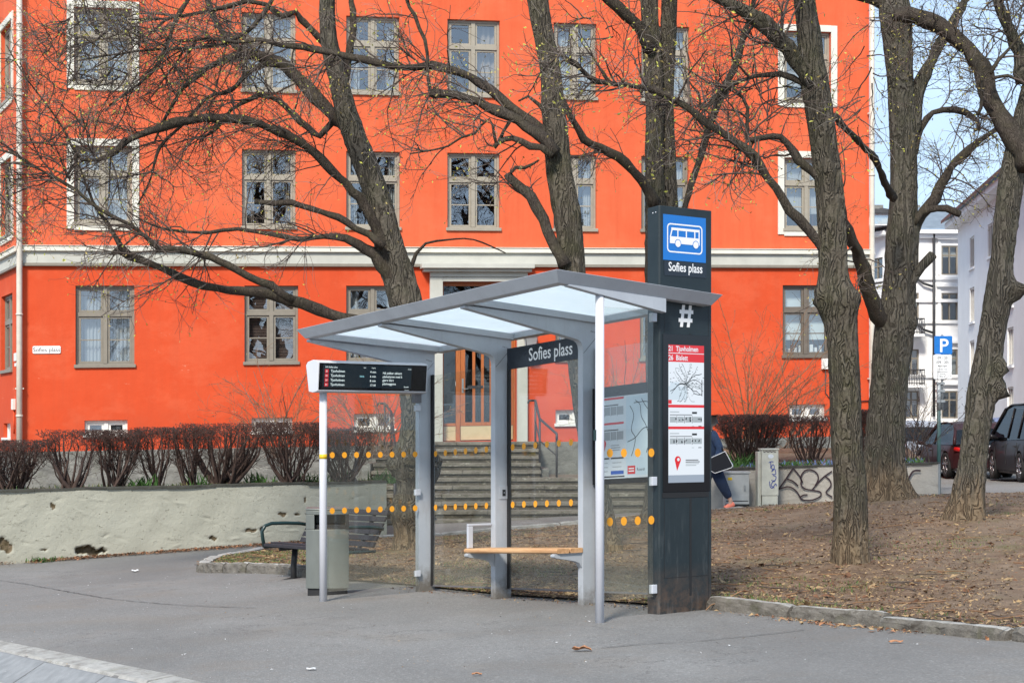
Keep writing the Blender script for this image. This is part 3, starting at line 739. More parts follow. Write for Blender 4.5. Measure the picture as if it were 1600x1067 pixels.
# openings --------------------------------------------------------
class Win: pass
WINS=[]
def win(px0,px1,y0,y1,style,frame_='taupe_frame',surround=None,curt=None):
    w=Win(); w.u0=fuv(px0,0)[0]; w.u1=fuv(px1,0)[0]; w.v1=rowv(0,y0); w.v0=rowv(0,y1); w.style=style; w.fr=frame_; w.sur=surround; w.curt=curt; WINS.append(w); return w
GT,GB=447,564; MT,MB_=241,357; TT,TB=34,150
win(118,210,GT-1,GB+1,'tall',curt=('sheer','blind_grey'))
win(382,466,GT-1,GB-1,'tall',curt=('blind','blind_brown'))
win(541,624,GT-1,GB-1,'tall',curt=('side','curtain_white'))
win(868,935,GT-1,GB-1,'tall',curt=('side','curtain_white'))
win(1000,1075,GT-1,GB-1,'tall',curt=('side','curtain_white'))
win(1223,1298,GT-2,GB-4,'tall','dark_taupe_frame',curt=('roller','roller_blind'))
for px0,px1,c in ((378,462,('side','curtain_warm')),(541,625,('side','curtain_white')),(699,781,None),(865,932,('side','curtain_white')),(1002,1076,('sheer','curtain_white'))):
    win(px0,px1,MT-1,MB_+1,'tall','beige_frame' if px0<900 else 'taupe_frame',curt=c)
for px0,px1,c in ((378,462,('sheer','curtain_white')),(541,624,('side','curtain_white')),(699,781,('half','curtain_warm')),(865,932,('sheer','curtain_white')),(1002,1077,('sheer','curtain_white'))):
    win(px0,px1,TT-1,TB+1,'tall','beige_frame',curt=c)
for y0,y1 in ((MT-2,MB_-3),(TT,TB-4)):
    win(116,206,y0,y1,'tall','beige_frame','s',('sheer','curtain_white')); win(1225,1298,y0,y1+1,'tall','beige_frame','s',('roller','curtain_white'))
for px0,px1,y0,y1 in ((132,199,646,668),(393,457,646,668),(553,617,642,668),(868,928,641,664),(1002,1062,640,662),(1233,1290,638,662)):
    win(px0,px1,y0,y1,'small','white_frame')
# an extra row above the picture
for px0,px1 in ((378,462),(541,624),(699,781),(865,932),(1002,1077)): win(px0,px1,-178,-62,'tall','beige_frame')
for px0,px1 in ((116,206),(1225,1298)): win(px0,px1,-178,-62,'tall','beige_frame','s')
DU0=fuv(691,0)[0]; DU1=fuv(807,0)[0]; DV1=rowv(0,440); DV0=rowv(0,687)      # door opening
holes=[(w.u0,w.u1,w.v0,w.v1) for w in WINS]+[(DU0,DU1,DV0,DV1)]
def wall_with_holes(fn,u0,u1,v0,v1,holes,depth,name,mat,parent,th=.45,maxc=2.5):
    us=sorted({u0,u1,*[h[0] for h in holes],*[h[1] for h in holes]}); vs=sorted({v0,v1,*[h[2] for h in holes],*[h[3] for h in holes]})
    us=[u for u in us if u0<=u<=u1]; vs=[v for v in vs if v0<=v<=v1]
    mb=MB(); idx={}; VV=[]; FF=[]
    def vi(u,v):
        k=(round(u,4),round(v,4))
        if k not in idx: idx[k]=len(VV); VV.append(fn(u,0,v))
        return idx[k]
    for i in range(len(us)-1):
        for j in range(len(vs)-1):
            cu=(us[i]+us[i+1])/2; cv=(vs[j]+vs[j+1])/2
            if any(h[0]<cu<h[1] and h[2]<cv<h[3] for h in holes): continue
            FF.append((vi(us[i],vs[j]),vi(us[i+1],vs[j]),vi(us[i+1],vs[j+1]),vi(us[i],vs[j+1])))
    mb.add(VV,FF,0)
    for a,b,c,d in holes:
        q=[fn(a,0,c),fn(b,0,c),fn(b,0,d),fn(a,0,d),fn(a,-depth,c),fn(b,-depth,c),fn(b,-depth,d),fn(a,-depth,d)]
        mb.add(q,[(0,1,5,4),(1,2,6,5),(2,3,7,6),(3,0,4,7)],0)
    return mb.build(name,mat,parent)
wall_with_holes(BF,U0,U1,VB,VT,holes,.16,'wall','orange_render',bld)
# returns, back and roof
dep=34.0
mb=MB(); mb.box(BF,U1-.4,U1,-dep,-.003,VB,VT,0); mb.build('side_wall','orange_render',bld)
mb=MB(); mb.box(BF,U0,U1-.41,-dep,-dep+.4,VB,VT,0); mb.build('back_wall','orange_render',bld)
mb=MB(); a=.7
q=[BF(U0-a,a,VT),BF(U1+a,a,VT),BF(U1+a,-dep-a,VT),BF(U0-a,-dep-a,VT),BF(U0+5,-dep/2,VT+4),BF(U1-5,-dep/2,VT+4)]
mb.add(q,[(3,2,1,0),(0,1,5,4),(1,2,5),(2,3,4,5),(3,0,4)],0); mb.build('roof','roof_tile',bld)
# floors and inner dark rooms (one shallow room shell behind the openings)
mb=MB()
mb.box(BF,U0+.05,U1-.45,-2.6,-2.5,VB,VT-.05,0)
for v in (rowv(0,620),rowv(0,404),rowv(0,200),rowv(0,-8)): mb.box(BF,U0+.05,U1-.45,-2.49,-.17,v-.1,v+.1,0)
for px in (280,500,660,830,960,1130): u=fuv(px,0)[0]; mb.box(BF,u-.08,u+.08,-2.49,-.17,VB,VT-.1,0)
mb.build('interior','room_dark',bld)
def window(fn,w,parent):
    u0,u1,v0,v1=w.u0,w.u1,w.v0,w.v1; mb=MB(); W=-.155; W1=-.085
    fr=.055; cu=(u0+u1)/2; H=v1-v0; e=.002
    # casing
    mb.box(fn,u0+e,u0+fr,W,W1,v0+e,v1-e); mb.box(fn,u1-fr,u1-e,W,W1,v0+e,v1-e); mb.box(fn,u0+fr,u1-fr,W,W1,v1-fr,v1-e); mb.box(fn,u0+fr,u1-fr,W,W1,v0+e,v0+fr)
    mb.box(fn,cu-.045,cu+.045,W,W1+.012,v0+fr,v1-fr)
    panes=[]
    if w.style=='tall':
        tr=v1-H*.355
        mb.box(fn,u0+fr,cu-.045,W,W1+.012,tr-.045,tr+.045); mb.box(fn,cu+.045,u1-fr,W,W1+.012,tr-.045,tr+.045)
        cells=[(u0+fr,cu-.045,tr+.045,v1-fr,0),(cu+.045,u1-fr,tr+.045,v1-fr,0),(u0+fr,cu-.045,v0+fr,tr-.045,1),(cu+.045,u1-fr,v0+fr,tr-.045,1)]
    else: cells=[(u0+fr,cu-.045,v0+fr,v1-fr,0),(cu+.045,u1-fr,v0+fr,v1-fr,0)]
    s=.05
    for a,b,c,d,bar in cells:
        g=.004; W2=W1-.018
        mb.box(fn,a+g,a+s,W,W2,c+g,d-g); mb.box(fn,b-s,b-g,W,W2,c+g,d-g); mb.box(fn,a+s,b-s,W,W2,c+g,c+s); mb.box(fn,a+s,b-s,W,W2,d-s,d-g)
        if bar: mb.box(fn,a+s,b-s,W+.02,W2-.012,(c+d)/2-.013,(c+d)/2+.013)
        panes.append((a+s,b-s,c+s,d-s))
    o=mb.build('window',w.fr,parent)
    mb=MB()
    for a,b,c,d in panes:
        t=[rnd.uniform(-.004,.004) for _ in range(4)]
        mb.quad([fn(a,-.128+t[0],c),fn(b,-.128+t[1],c),fn(b,-.128+t[2],d),fn(a,-.128+t[3],d)])
    mb.build('pane','window_glass',o)
    mb=MB(); mb.box(fn,u0-.03,u1+.03,W1+.001,.05,v0-.045,v0+.028); mb.build('sill',w.fr if w.fr!='white_frame' else 'white_frame',o,bevel=.006)
    if w.curt:
        k,m=w.curt; mb=MB(); D=-.30
        def wavy(a,b,c,d,amp=.03,nn=24,ph=0):
            VV=[];n_=nn
            for i in range(n_+1):
                x=a+(b-a)*i/n_; y=D+amp*math.sin(i*1.35+ph)+amp*.4*math.sin(i*2.9)
                VV+= [fn(x,y,c),fn(x+.01*math.sin(i),y,d)]
            mb.add(VV,[(2*i,2*i+2,2*i+3,2*i+1) for i in range(n_)],0,True)
        if k=='side': wavy(u0,u0+(u1-u0)*rnd.uniform(.18,.28),v0,v1); wavy(u1-(u1-u0)*rnd.uniform(.18,.3),u1,v0,v1,ph=2)
        elif k=='half': wavy(cu+.12,u1,v0,v1,nn=18); wavy(u0,u0+.14,v0,v1,nn=8)
        elif k=='sheer': wavy(u0,u0+(u1-u0)*.46,v0,v1,.025,34); wavy(u0+(u1-u0)*.58,u1,v0,v1,.025,30,1)
        elif k=='roller':
            mb.box(fn,u0,u1,D,D+.01,v0+H*.24,v1)
        elif k=='blind':
            n_=int(H*.98/.035)
            for i in range(n_):
                z=v1-.03-i*.035; VV=[fn(u0,D,z),fn(u1,D,z),fn(u1,D+.022,z-.024),fn(u0,D+.022,z-.024)]; mb.quad(VV)
        nm={'blind':'blind','roller':'blind'}.get(k,'curtain')
        mb.build(nm,m,o)
        if k=='sheer' and m=='blind_grey':
            pass
        if k=='roller' and w.v1<rowv(0,400):
            mb=MB()
            for i in range(9):
                x=u0+.1+i*.13; h=rnd.uniform(.12,.3); mb.box(fn,x,x+rnd.uniform(.03,.09),-.29+rnd.uniform(0,.05),-.2,v0+.03,v0+.03+h)
            mb.build('shelf_item','white_frame',o)
    if w.sur:
        mb=MB(); b=.155; t=.012
        mb.box(fn,u0-b,u0-.002,.001,t+.02,v0-.12,v1+b); mb.box(fn,u1+.002,u1+b,.001,t+.02,v0-.12,v1+b); mb.box(fn,u0-.002,u1+.002,.001,t+.024,v1+.002,v1+b+.004); mb.box(fn,u0-.002,u1+.002,.001,t+.022,v0-.155,v0-.05)
        mb.build('surround','cream_trim',o,bevel=.004)
for w in WINS: window(BF,w,bld)
# band between ground floor and first floor
def band(fn,u0,u1,parent,skip=None):
    mb=MB(); y=lambda q: rowv(0,q)
    mb.box(fn,u0,u1,.002,.05,y(413),y(396),0)
    mb.box(fn,u0,u1,.051,.12,y(395.5)+0,y(388.5),1); mb.box(fn,u0,u1,.002,.0505,y(395.8),y(388.9),1)
    mb.box(fn,u0,u1,.002,.085,y(417.5),y(413.2),2); mb.box(fn,u0,u1,.002,.14,y(388.3),y(387.2),1)
    return mb.build('band',['grey_band','cream_trim','taupe_frame'],parent,bevel=.006)
band(BF,U0,U1+.1,bld)
# plinth
mb=MB(); pv=rowv(0,691)
mb.box(BF,U0-.05,DU0-.35,.001,.06,VB,pv,0); mb.box(BF,DU1+.35,U1+.05,.001,.06,VB,pv,0); mb.build('plinth','plinth',bld,bevel=.01)
# downpipes
def pipe(fn,u,w,parent,v0=.4,name='downpipe'):
    mb=MB(); mb.tube([fn(u,w,v0),fn(u,w,4),fn(u,w,8),fn(u,w,VT)],.062,14,0)
    for v in (2.0,4.2,7.5,10.5): mb.tube([fn(u,w,v),fn(u,w,v+.04)],.075,14,0)
    for v in (2.6,5.6,9): mb.box(fn,u-.09,u+.09,w-.07,w-.0,v,v+.03)
    return mb.build(name,'pipe_cream',parent)
pipe(BF,U0-.02,.16,bld); pipe(BF,U1+.03,.10,bld)
# ground-floor bits: meter box with cable
u,v=fuv(1292,565)
mb=MB(); u,v=fuv(1289,568); mb.box(BF,u-.1,u+.1,.001,.09,v-.13,v+.13); mb.build('junction_box','white_frame',bld,bevel=.008)
mb=MB(); mb.tube([BF(u,.03,v-.13),BF(u,.03,v-.7),BF(u+.2,.03,v-.95),BF(u+1.1,.03,v-.9)],.012,8); mb.build('cable','iron',bld)

# ---- left wing, running back from the corner
WC=BF(U0,0,0); WD=np.array([-.464,.886,.0]); WD/=np.linalg.norm(WD[:2]); WN=np.array([-WD[1],WD[0],0]); WN=-WN if WN[1]>0 else WN
if np.dot(WN,-WC)<0: WN=-WN
WF=lambda t,w,v: WC+t*WD+w*WN+np.array([0,0,v])
wing_wins=[]
for y0,y1 in ((GT,GB),(MT,MB_),(TT,TB),(-178,-62)):
    w=Win(); w.u0=1.02; w.u1=2.4; w.v0=rowv(0,y1)-.06; w.v1=rowv(0,y0)-.06; w.style='tall'; w.fr='taupe_frame' if y0>400 else 'beige_frame'; w.sur='s' if y0<400 else None; w.curt=('sheer','curtain_white'); wing_wins.append(w)
w=Win(); w.u0=1.25; w.u1=2.1; w.v0=rowv(0,672); w.v1=rowv(0,648); w.style='small'; w.fr='white_frame'; w.sur=None; w.curt=None; wing_wins.append(w)
wall_with_holes(WF,.02,9,VB,VT,[(w.u0,w.u1,w.v0,w.v1) for w in wing_wins],.16,'wing_wall','orange_render',bld)
for w in wing_wins: window(WF,w,bld)
band(WF,.12,9,bld).name='wing_band'
mb=MB(); mb.box(WF,.1,9,.001,.06,VB,pv,0); mb.build('wing_plinth','plinth',bld)
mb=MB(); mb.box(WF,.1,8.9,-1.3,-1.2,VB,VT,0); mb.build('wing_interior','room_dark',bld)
mb=MB(); mb.box(WF,.62,.80,.001,.07,rowv(0,628),rowv(0,612)); mb.box(WF,.24,.60,.001,.05,rowv(0,556),rowv(0,544)); mb.box(WF,.28,.52,.001,.05,rowv(0,564),rowv(0,559)); mb.build('wall_box','white_frame',bld,bevel=.006)
mb=MB(); mb.tube([WF(.7,.02,rowv(0,628)),WF(.7,.02,rowv(0,664))],.02,8); mb.build('wall_conduit','orange_render',bld)

# ---- portal and door
mb=MB(); y=lambda q: rowv(0,q); ux=lambda p: fuv(p,0)[0]
mb.box(BF,ux(671),DU0-.002,.002,.11,y(700),y(433),0); mb.box(BF,DU1+.002,ux(823),.002,.11,y(700),y(433),0)
mb.box(BF,ux(671),ux(823),.002,.13,y(432.8),y(426),1); mb.box(BF,ux(660),ux(828),.002,.24,y(425.8),y(421),0); mb.box(BF,ux(656),ux(831),.002,.34,y(420.8),y(413.5),0)
mb.box(BF,DU0,DU1,.0,.10,y(440),y(432.9),0)
mb.build('portal',['grey_band','grey_band'],bld,bevel=.008)
mb=MB(); W=-.14
uL=DU0; uR=DU1; uS=ux(717)   # door post between sidelight and leaf
mb.box(BF,uL+.003,uL+.05,W-.05,W+.03,DV0,DV1-.003); mb.box(BF,uR-.05,uR-.003,W-.05,W+.03,DV0,DV1-.003); mb.box(BF,uL+.05,uR-.05,W-.05,W+.03,y(525),y(517)); mb.box(BF,uL+.05,uR-.05,W-.05,W+.03,y(446),DV1-.003)
mb.box(BF,uS-.05,uS+.05,W-.05,W+.034,DV0,y(525.2))
dr=mb.build('door_frame','door_wood',bld,bevel=.004)
mb=MB(); mb.box(BF,uL+.05,uS-.05,W-.03,W,DV0+.01,y(664)); mb.box(BF,uS+.06,uR-.06,W-.03,W+.004,DV0+.02,y(664)); mb.build('kick_panel','door_kick',dr,bevel=.004)
mb=MB(); a,b=uS+.055,uR-.055
mb.box(BF,a,a+.11,W-.025,W+.012,y(663.5),y(526)); mb.box(BF,b-.11,b,W-.025,W+.012,y(663.5),y(526)); mb.box(BF,a+.11,b-.11,W-.025,W+.012,y(531),y(526)); mb.box(BF,a+.11,b-.11,W-.025,W+.012,y(663.5),y(658))
nb_=5
for i in range(1,nb_): x=a+.11+(b-a-.22)*i/nb_; mb.box(BF,x-.032,x+.032,W-.02,W+.016,y(658),y(531))
mb.box(BF,uL+.05,uS-.05,W-.025,W+.01,y(663.5),y(659)); mb.box(BF,uL+.05,uS-.05,W-.025,W+.01,y(531),y(526))
lf=mb.build('door','door_wood',bld,bevel=.003)
mb=MB(); mb.box(BF,a+.11,b-.11,W-.012,W-.008,y(658),y(531)); mb.box(BF,uL+.05,uS-.05,W-.012,W-.008,y(659),y(531)); mb.box(BF,uL+.05,uR-.05,W-.012,W-.008,y(517),y(446)); mb.build('pane','door_glass',lf)
mb=MB(); mb.box(BF,a+.03,a+.075,W+.013,W+.022,y(612),y(590),0); mb.tube([BF(a+.05,W+.02,y(606)),BF(a+.05,W+.08,y(606)),BF(a+.17,W+.08,y(606))],.011,8,0); mb.build('handle','galvanised',lf)
mb=MB(); mb.box(BF,uL+.32,uL+.46,W+.001,W+.004,y(601),y(594)); mb.build('notice','paper_white',lf)
mb=MB(); mb.box(BF,a+.16,a+.52,W+.014,W+.03,y(605),y(601)); mb.build('mail_slot','iron',lf)

# ---- street name sign, lantern
u,v=fuv(73,546)
sg=thing('street_sign',BF(u,.0,v),'small white street name plate reading Sofies plass beside the cream downpipe','street sign')
mb=MB(); h=.083; wd=.29
def rrect(w,h,r,n=6):
    return [(sx_*(w-r)+r*math.cos(t),sy_*(h-r)+r*math.sin(t)) for sx_,sy_,t0 in ((1,1,0),(-1,1,90),(-1,-1,180),(1,-1,270)) for t in [R(t0+90*i/n) for i in range(n+1)]]
mb.prism(lambda p,q,w: BF(u+p,w,v+q), rrect(wd,h,.03), .002,.02); mb.build('plate','lettering_white',sg,bevel=.003)
mb=MB(); mb.text('Sofies plass',.125,BF(u,.022,v-.042),BD,(0,0,1),0,'CENTER'); mb.build('lettering','black_print',sg)
u,v=fuv(826,535)
ln=thing('wall_lantern',BF(u,0,v),'small black glazed lantern on the orange wall right of the door','lamp')
mb=MB(); LF=lambda p,w,q: BF(u+p,w,v+q)
mb.box(LF,-.03,.03,.001,.03,.02,.30); mb.tube([LF(0,.02,.26),LF(0,.12,.30),LF(0,.22,.24)],.012,8)
for r0,r1,z0,z1 in ((.17,.05,.14,.23),(.12,.10,-.26,-.22)): 
    mb.add([LF(r0*c,.22+r0*s,z0) for c,s in ((1,1),(-1,1),(-1,-1),(1,-1))]+[LF(r1*c,.22+r1*s,z1) for c,s in ((1,1),(-1,1),(-1,-1),(1,-1))],[(0,1,5,4),(1,2,6,5),(2,3,7,6),(3,0,4,7),(4,5,6,7),(3,2,1,0)])
for c,s in ((1,1),(-1,1),(-1,-1),(1,-1)): mb.tube([LF(.10*c,.22+.10*s,-.24),LF(.145*c,.22+.145*s,.15)],.009,6)
mb.build('lantern_body','iron',ln)
mb=MB(); mb.add([LF(.09*c,.22+.09*s,-.22) for c,s in ((1,1),(-1,1),(-1,-1),(1,-1))]+[LF(.13*c,.22+.13*s,.14) for c,s in ((1,1),(-1,1),(-1,-1),(1,-1))],[(0,1,5,4),(1,2,6,5),(2,3,7,6),(3,0,4,7)]); mb.build('lantern_glass','milky_glass',ln)

# ================================================================ STAIRS
st=thing('entrance_stairs',(U(740,812,31.3)[0],31.3,-.3),'wide worn stone stairs with iron handrails leading up to the wooden door','stairs')
zb=-.36; ztop=BF(ux(750),0,DV0)[2]-.02
nst=11; rise=(ztop-zb)/nst; yb=31.1; ye=35.6; run=(ye-yb)/(nst-1)
edgeX={False:(-2.62,4.35),True:(-2.95,.62)}
SF=lambda x,y_,z: np.array([x,y_+.11*x,z])       # parallel to the facade-ish
mt=MB(); mr=MB()
jr=random.Random(5)
for i in range(nst):
    up=i>=6; x0,x1=edgeX[up]; y0=yb+i*run; z1=zb+(i+1)*rise
    yend=37.3 if i>=5 else 35.6
    if i==nst-1: yend=38
    # riser body
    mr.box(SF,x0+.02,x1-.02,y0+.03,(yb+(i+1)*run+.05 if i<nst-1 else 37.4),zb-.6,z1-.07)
    x=x0
    while x<x1-.01:
        l=min(x1-x,jr.uniform(1.2,2.2)); j=jr.uniform(-.008,.008)
        mt.box(SF,x+.004,x+l-.004,y0+j-.01,y0+run+.06 if i<nst-1 else 37.3,z1-.07+j*.4,z1+j*.4); x+=l
    if i==5: mt.box(SF,.63,x1,y0+run+.065,36.6,z1-.05,z1-.01)
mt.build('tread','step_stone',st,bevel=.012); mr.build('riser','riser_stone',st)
# side walls of the upper flight
mb=MB(); zl=zb+6*rise
mb.box(SF,.63,.80,34.4,36.9,zl-.2,zl+.16); mb.box(SF,-3.15,-2.97,33.9,36.9,zl-.2,zl+.3)
mb.build('side_kerb','plinth',st,bevel=.01)
def rail(pts_posts,parent,name='handrail'):
    mb=MB(); tops=[]
    for (x,y_,z0,z1) in pts_posts: mb.tube([SF(x,y_,z0-.1),SF(x,y_,z1)],.024,8); tops.append(SF(x,y_,z1))
    P=[tops[0]+np.array([-.16,-.03,-.06]),tops[0]+np.array([-.14,-.02,.0])]+tops+[tops[-1]+np.array([0,-.05,-.12])]
    mb.tube(P,.028,8)
    lo=[SF(x,y_,z0+(z1-z0)*.5) for (x,y_,z0,z1) in pts_posts]; mb.tube(lo,.016,8)
    return mb.build(name,'iron',parent)
def zs(i): return zb+i*rise
rail([(.52,35.5,zs(11),zs(11)+.92),(.60,34.6,zs(8),zs(8)+.95),(.95,33.9,zs(6),zs(6)+.92)],st)
rail([(-2.80,35.5,zs(11),zs(11)+.85),(-2.62,35.0,zs(9),zs(9)+.95),(-2.35,32.6,zs(3),zs(3)+1.0),(-2.30,31.6,zs(1),zs(1)+.95)],st)

# ================================================================ WHITE BUILDINGS
def simple_window(mbf,mbp,mbs,fn,a0,a1,z0,z1,bars=2,sill=True):
    fr=.07
    mbf.box(fn,a0,a0+fr,-.12,-.05,z0,z1); mbf.box(fn,a1-fr,a1,-.12,-.05,z0,z1); mbf.box(fn,a0+fr,a1-fr,-.12,-.05,z1-fr,z1); mbf.box(fn,a0+fr,a1-fr,-.12,-.05,z0,z0+fr)
    for i in range(1,bars): x=a0+(a1-a0)*i/bars; mbf.box(fn,x-.035,x+.035,-.12,-.05,z0+fr,z1-fr)
    tr=z1-(z1-z0)*.33
    if bars==2: mbf.box(fn,a0+fr,a1-fr,-.12,-.045,tr-.035,tr+.035)
    mbp.quad([fn(a0+fr,-.10,z0+fr),fn(a1-fr,-.10,z0+fr),fn(a1-fr,-.10,z1-fr),fn(a0+fr,-.10,z1-fr)])
    if sill: mbs.box(fn,a0-.08,a1+.08,-.05,.08,z0-.09,z0-.003)
def block(name,label,fn,L,zlo,zeave,wins,wallmat,framemat,bars,org,paneback='room_dark'):
    root=thing(name,org,label,'building')
    wall_with_holes(fn,0,L,zlo,zeave,[w[:4] for w in wins],.14,'wall',wallmat,root)
    for w in wins:
        f_,p_,s_=MB(),MB(),MB(); simple_window(f_,p_,s_,fn,w[0]+.003,w[1]-.003,w[2]+.003,w[3]-.003,bars)
        o=f_.build('window',framemat,root); p_.build('pane','window_glass',o); s_.build('sill',wallmat,o)
        if len(w)>4:
            mb=MB(); mb.box(fn,w[0],w[1],-.32,-.3,w[2]+(w[3]-w[2])*w[4],w[3]); mb.build('curtain','curtain_white',o)
        
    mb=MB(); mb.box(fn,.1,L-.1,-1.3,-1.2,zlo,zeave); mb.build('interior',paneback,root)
    return root
# A: far white house, front nearly square on
AY=78.0; fa=lambda px: (px-800)/F*AY; za=lambda py: EYE-(py-HZ)/F*AY
AF=lambda a,w,z: np.array([fa(1398)+a,AY+.03*a-w,z])
A0=fa(1398)
wa=[]
for y0,y1,c in ((383,429,.62),(457,501,.0),(545,588,.1),(610,653,.8)):
    wa.append((fa(1471.5)-A0,fa(1497.5)-A0,za(y1),za(y0),c) if c else (fa(1471.5)-A0,fa(1497.5)-A0,za(y1),za(y0)))
    wa.append((fa(1413)-A0,fa(1436)-A0,za(y1),za(y0),.5)); wa.append((fa(1540)-A0,fa(1566)-A0,za(y1),za(y0)))
wh=block('white_house','ornate white townhouse with black downpipe and dark windows behind the parking sign',AF,8.2,-1,za(360),wa,'white_plaster','taupe_frame',2,AF(0,0,.5))
AL=lambda a,w,z: np.array([A0,AY,0])+np.array([-.38,.925,0])*a+np.array([-.925,-.38,0])*w+np.array([0,0,z])
wl_=[(1.0,2.0,za(y1),za(y0)) for y0,y1 in ((398,440),(470,512),(545,588))]+[(3.6,4.6,za(y1),za(y0)) for y0,y1 in ((398,440),(470,512),(545,588))]
wall_with_holes(AL,.0,9,-1,za(360),wl_,.14,'corner_wall','white_plaster',wh)
for w in wl_:
    f_,p_,s_=MB(),MB(),MB(); simple_window(f_,p_,s_,AL,w[0]+.003,w[1]-.003,w[2]+.003,w[3]-.003,2); o=f_.build('window','taupe_frame',wh); p_.build('pane','window_glass',o); s_.build('sill','white_plaster',o)
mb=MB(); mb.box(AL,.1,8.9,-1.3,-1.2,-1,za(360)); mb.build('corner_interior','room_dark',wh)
mb=MB()
for q in (437,472,505,590,660): mb.box(AF,0,8.2,.002,.12,za(q),za(q)+.16); mb.box(AL,0.13,9,.002,.12,za(q),za(q)+.16)
mb.box(AF,-.1,8.4,.002,.45,za(366),za(359)); mb.box(AL,.3,9,.002,.45,za(366),za(359)); mb.box(AF,-.1,8.4,.002,.25,za(372),za(366.2)); mb.build('cornice','white_plaster',wh,bevel=.02)
for w in wa[::3]:
    mb=MB(); mb.box(AF,w[0]-.25,w[1]+.25,.003,.2,w[3]+.28,w[3]+.42); mb.box(AF,w[0]-.2,w[0]-.05,.003,.07,w[2],w[3]+.27); mb.box(AF,w[1]+.05,w[1]+.2,.003,.07,w[2],w[3]+.27); mb.build('window_moulding','white_plaster',wh,bevel=.01)
mb=MB(); 
e=za(358.5); r1=za(352) 
q=[AF(-.2,.5,e),AF(8.6,.5,e),AF(8.6,-4.5,za(303)),AF(2.4,-4.5,za(303)),AF(8.6,-12,za(303)),AF(2.4,-12,za(303)),AL(9,.5,e),AL(9,-5,za(303))]
mb.add(q,[(0,1,2,3),(3,2,4,5),(6,0,3,7),(7,3,5)],0); mb.build('roof','zinc_roof',wh)
mb=MB(); DM=lambda a,w,z: AF(a-1.9,w,z)
mb.box(DM,.5,2.0,-2.6,.1,za(352),za(334)); mb.build('dormer','white_plaster',wh); mb=MB(); mb.prism(lambda p,q_,w: DM(p,w,q_),[(.3,za(334)),(2.2,za(334)),(2.2,za(331)),(1.25,za(326)),(.3,za(331))],-3.2,.3); mb.build('dormer_roof','roof_tile',wh)
mb=MB(); mb.box(DM,.75,1.75,.101,.13,za(350),za(337)); mb.build('dormer_window','window_glass',wh)
for px in (1390,1408,1470): mb=MB(); x=fa(px)-A0; mb.box(AF,x-.35,x+.35,-6,-5.2,za(303),za(296)); mb.build('chimney','plinth',wh,bevel=.02)
mb=MB(); x=fa(1458)-A0; mb.tube([AF(x,.2,za(650)),AF(x,.2,za(362))],.07,8); mb.tube([AF(x,.2,za(520)),AF(x-.5,.2,za(515)),AF(x-1.1,.1,za(497))],.06,8); mb.tube([AF(x,.2,za(448)),AF(x-.5,.2,za(443)),AF(x-1.0,.1,za(430))],.06,8); mb.build('downpipe','iron',wh)
for z in (523,602):
    mb=MB(); x0,x1=fa(1412)-A0,fa(1438)-A0; mb.box(AF,x0,x1,.01,.9,za(z)-.12,za(z)); b_=mb.build('balcony','white_plaster',wh,bevel=.02)
    mb=MB()
    mb.tube([AF(x0,.85,za(z)+.75),AF(x1,.85,za(z)+.75),AF(x1,.02,za(z)+.75)],.03,6); mb.tube([AF(x0,.85,za(z)+.1),AF(x1,.85,za(z)+.1),AF(x1,.02,za(z)+.1)],.02,6)
    for i in range(11): t=x0+(x1-x0)*i/10; mb.tube([AF(t,.85,za(z)),AF(t,.85,za(z)+.75)],.02,5); mb.tube([AF(t+.04*k_,.85+.0,za(z)+.42+.1*s_) for k_,s_ in ((0,-1),(.8,-.5),(1,0),(.8,.5),(0,1))],.012,4)
    mb.build('railing','iron',b_)
# B: pale house on the right, running towards the camera
bX,bY=20.9,75.0
BFF=lambda t,w,z: np.array([bX-.12*t-w*.993,bY-t*.993-.0*w,z])
wb=[]
for z0,z1 in ((8.85,10.1) ,(6.45,7.85),(4.15,5.50),(1.8,3.2)):
    for tc in (4.0,8.6,13.0,17.5): wb.append((tc-.62,tc+.62,z0-.12,z1+.02))
wb=[w for w in wb]
bw=block('pale_house','plain pale blue-grey house with rows of triple windows at the right edge',BFF,24,-1,11.0,wb,'pale_plaster','white_frame',3,(bX,bY,.5))
mb=MB()
mb.box(BFF,-.5,24.4,-.3,.55,11.0,11.28); mb.build('eaves','white_plaster',bw,bevel=.02)
mb=MB(); mb.add([BFF(-.6,.7,11.29),BFF(24.5,.7,11.29),BFF(24.5,-6,14.6),BFF(-.6,-6,14.6)],[(0,1,2,3)],0); mb.add([BFF(-.6,.72,11.27),BFF(24.5,.72,11.27),BFF(24.5,.72,11.42),BFF(-.6,.72,11.42)],[(0,1,2,3)],1); mb.build('roof',['zinc_roof','red_roof'],bw)
mb=MB(); mb.box(BFF,0,.3,-12,-.01,-1,11.0); mb.box(BFF,23.7,24,-12,-.01,-1,11.0); mb.build('gable_wall','pale_plaster',bw)
for t in (6,15): mb=MB(); mb.box(BFF,t,t+1,-6.4,-5.4,14,15.6); mb.build('chimney','plinth',bw,bevel=.02)
# C: long pale house far behind closing the street view
# ================================================================ BUS SHELTER
SO=np.array([.70,13.8,.026]); E1=np.array([-.582,.813,-.058]); E2=np.array([.813,.582,0.]); EZ=np.array([0,0,1.])
S=frame(SO,E1,E2)
sh=thing('bus_shelter',SO,'grey metal and glass bus shelter with milky glass roof and wooden bench','bus shelter')
AR,AL_,BF_,BB=-1.40,2.68,-1.457,.212      # roof outline
def rc(b): return 2.588+(b-BF_)/(BB-BF_)*(2.482-2.588)    # roof top height at b
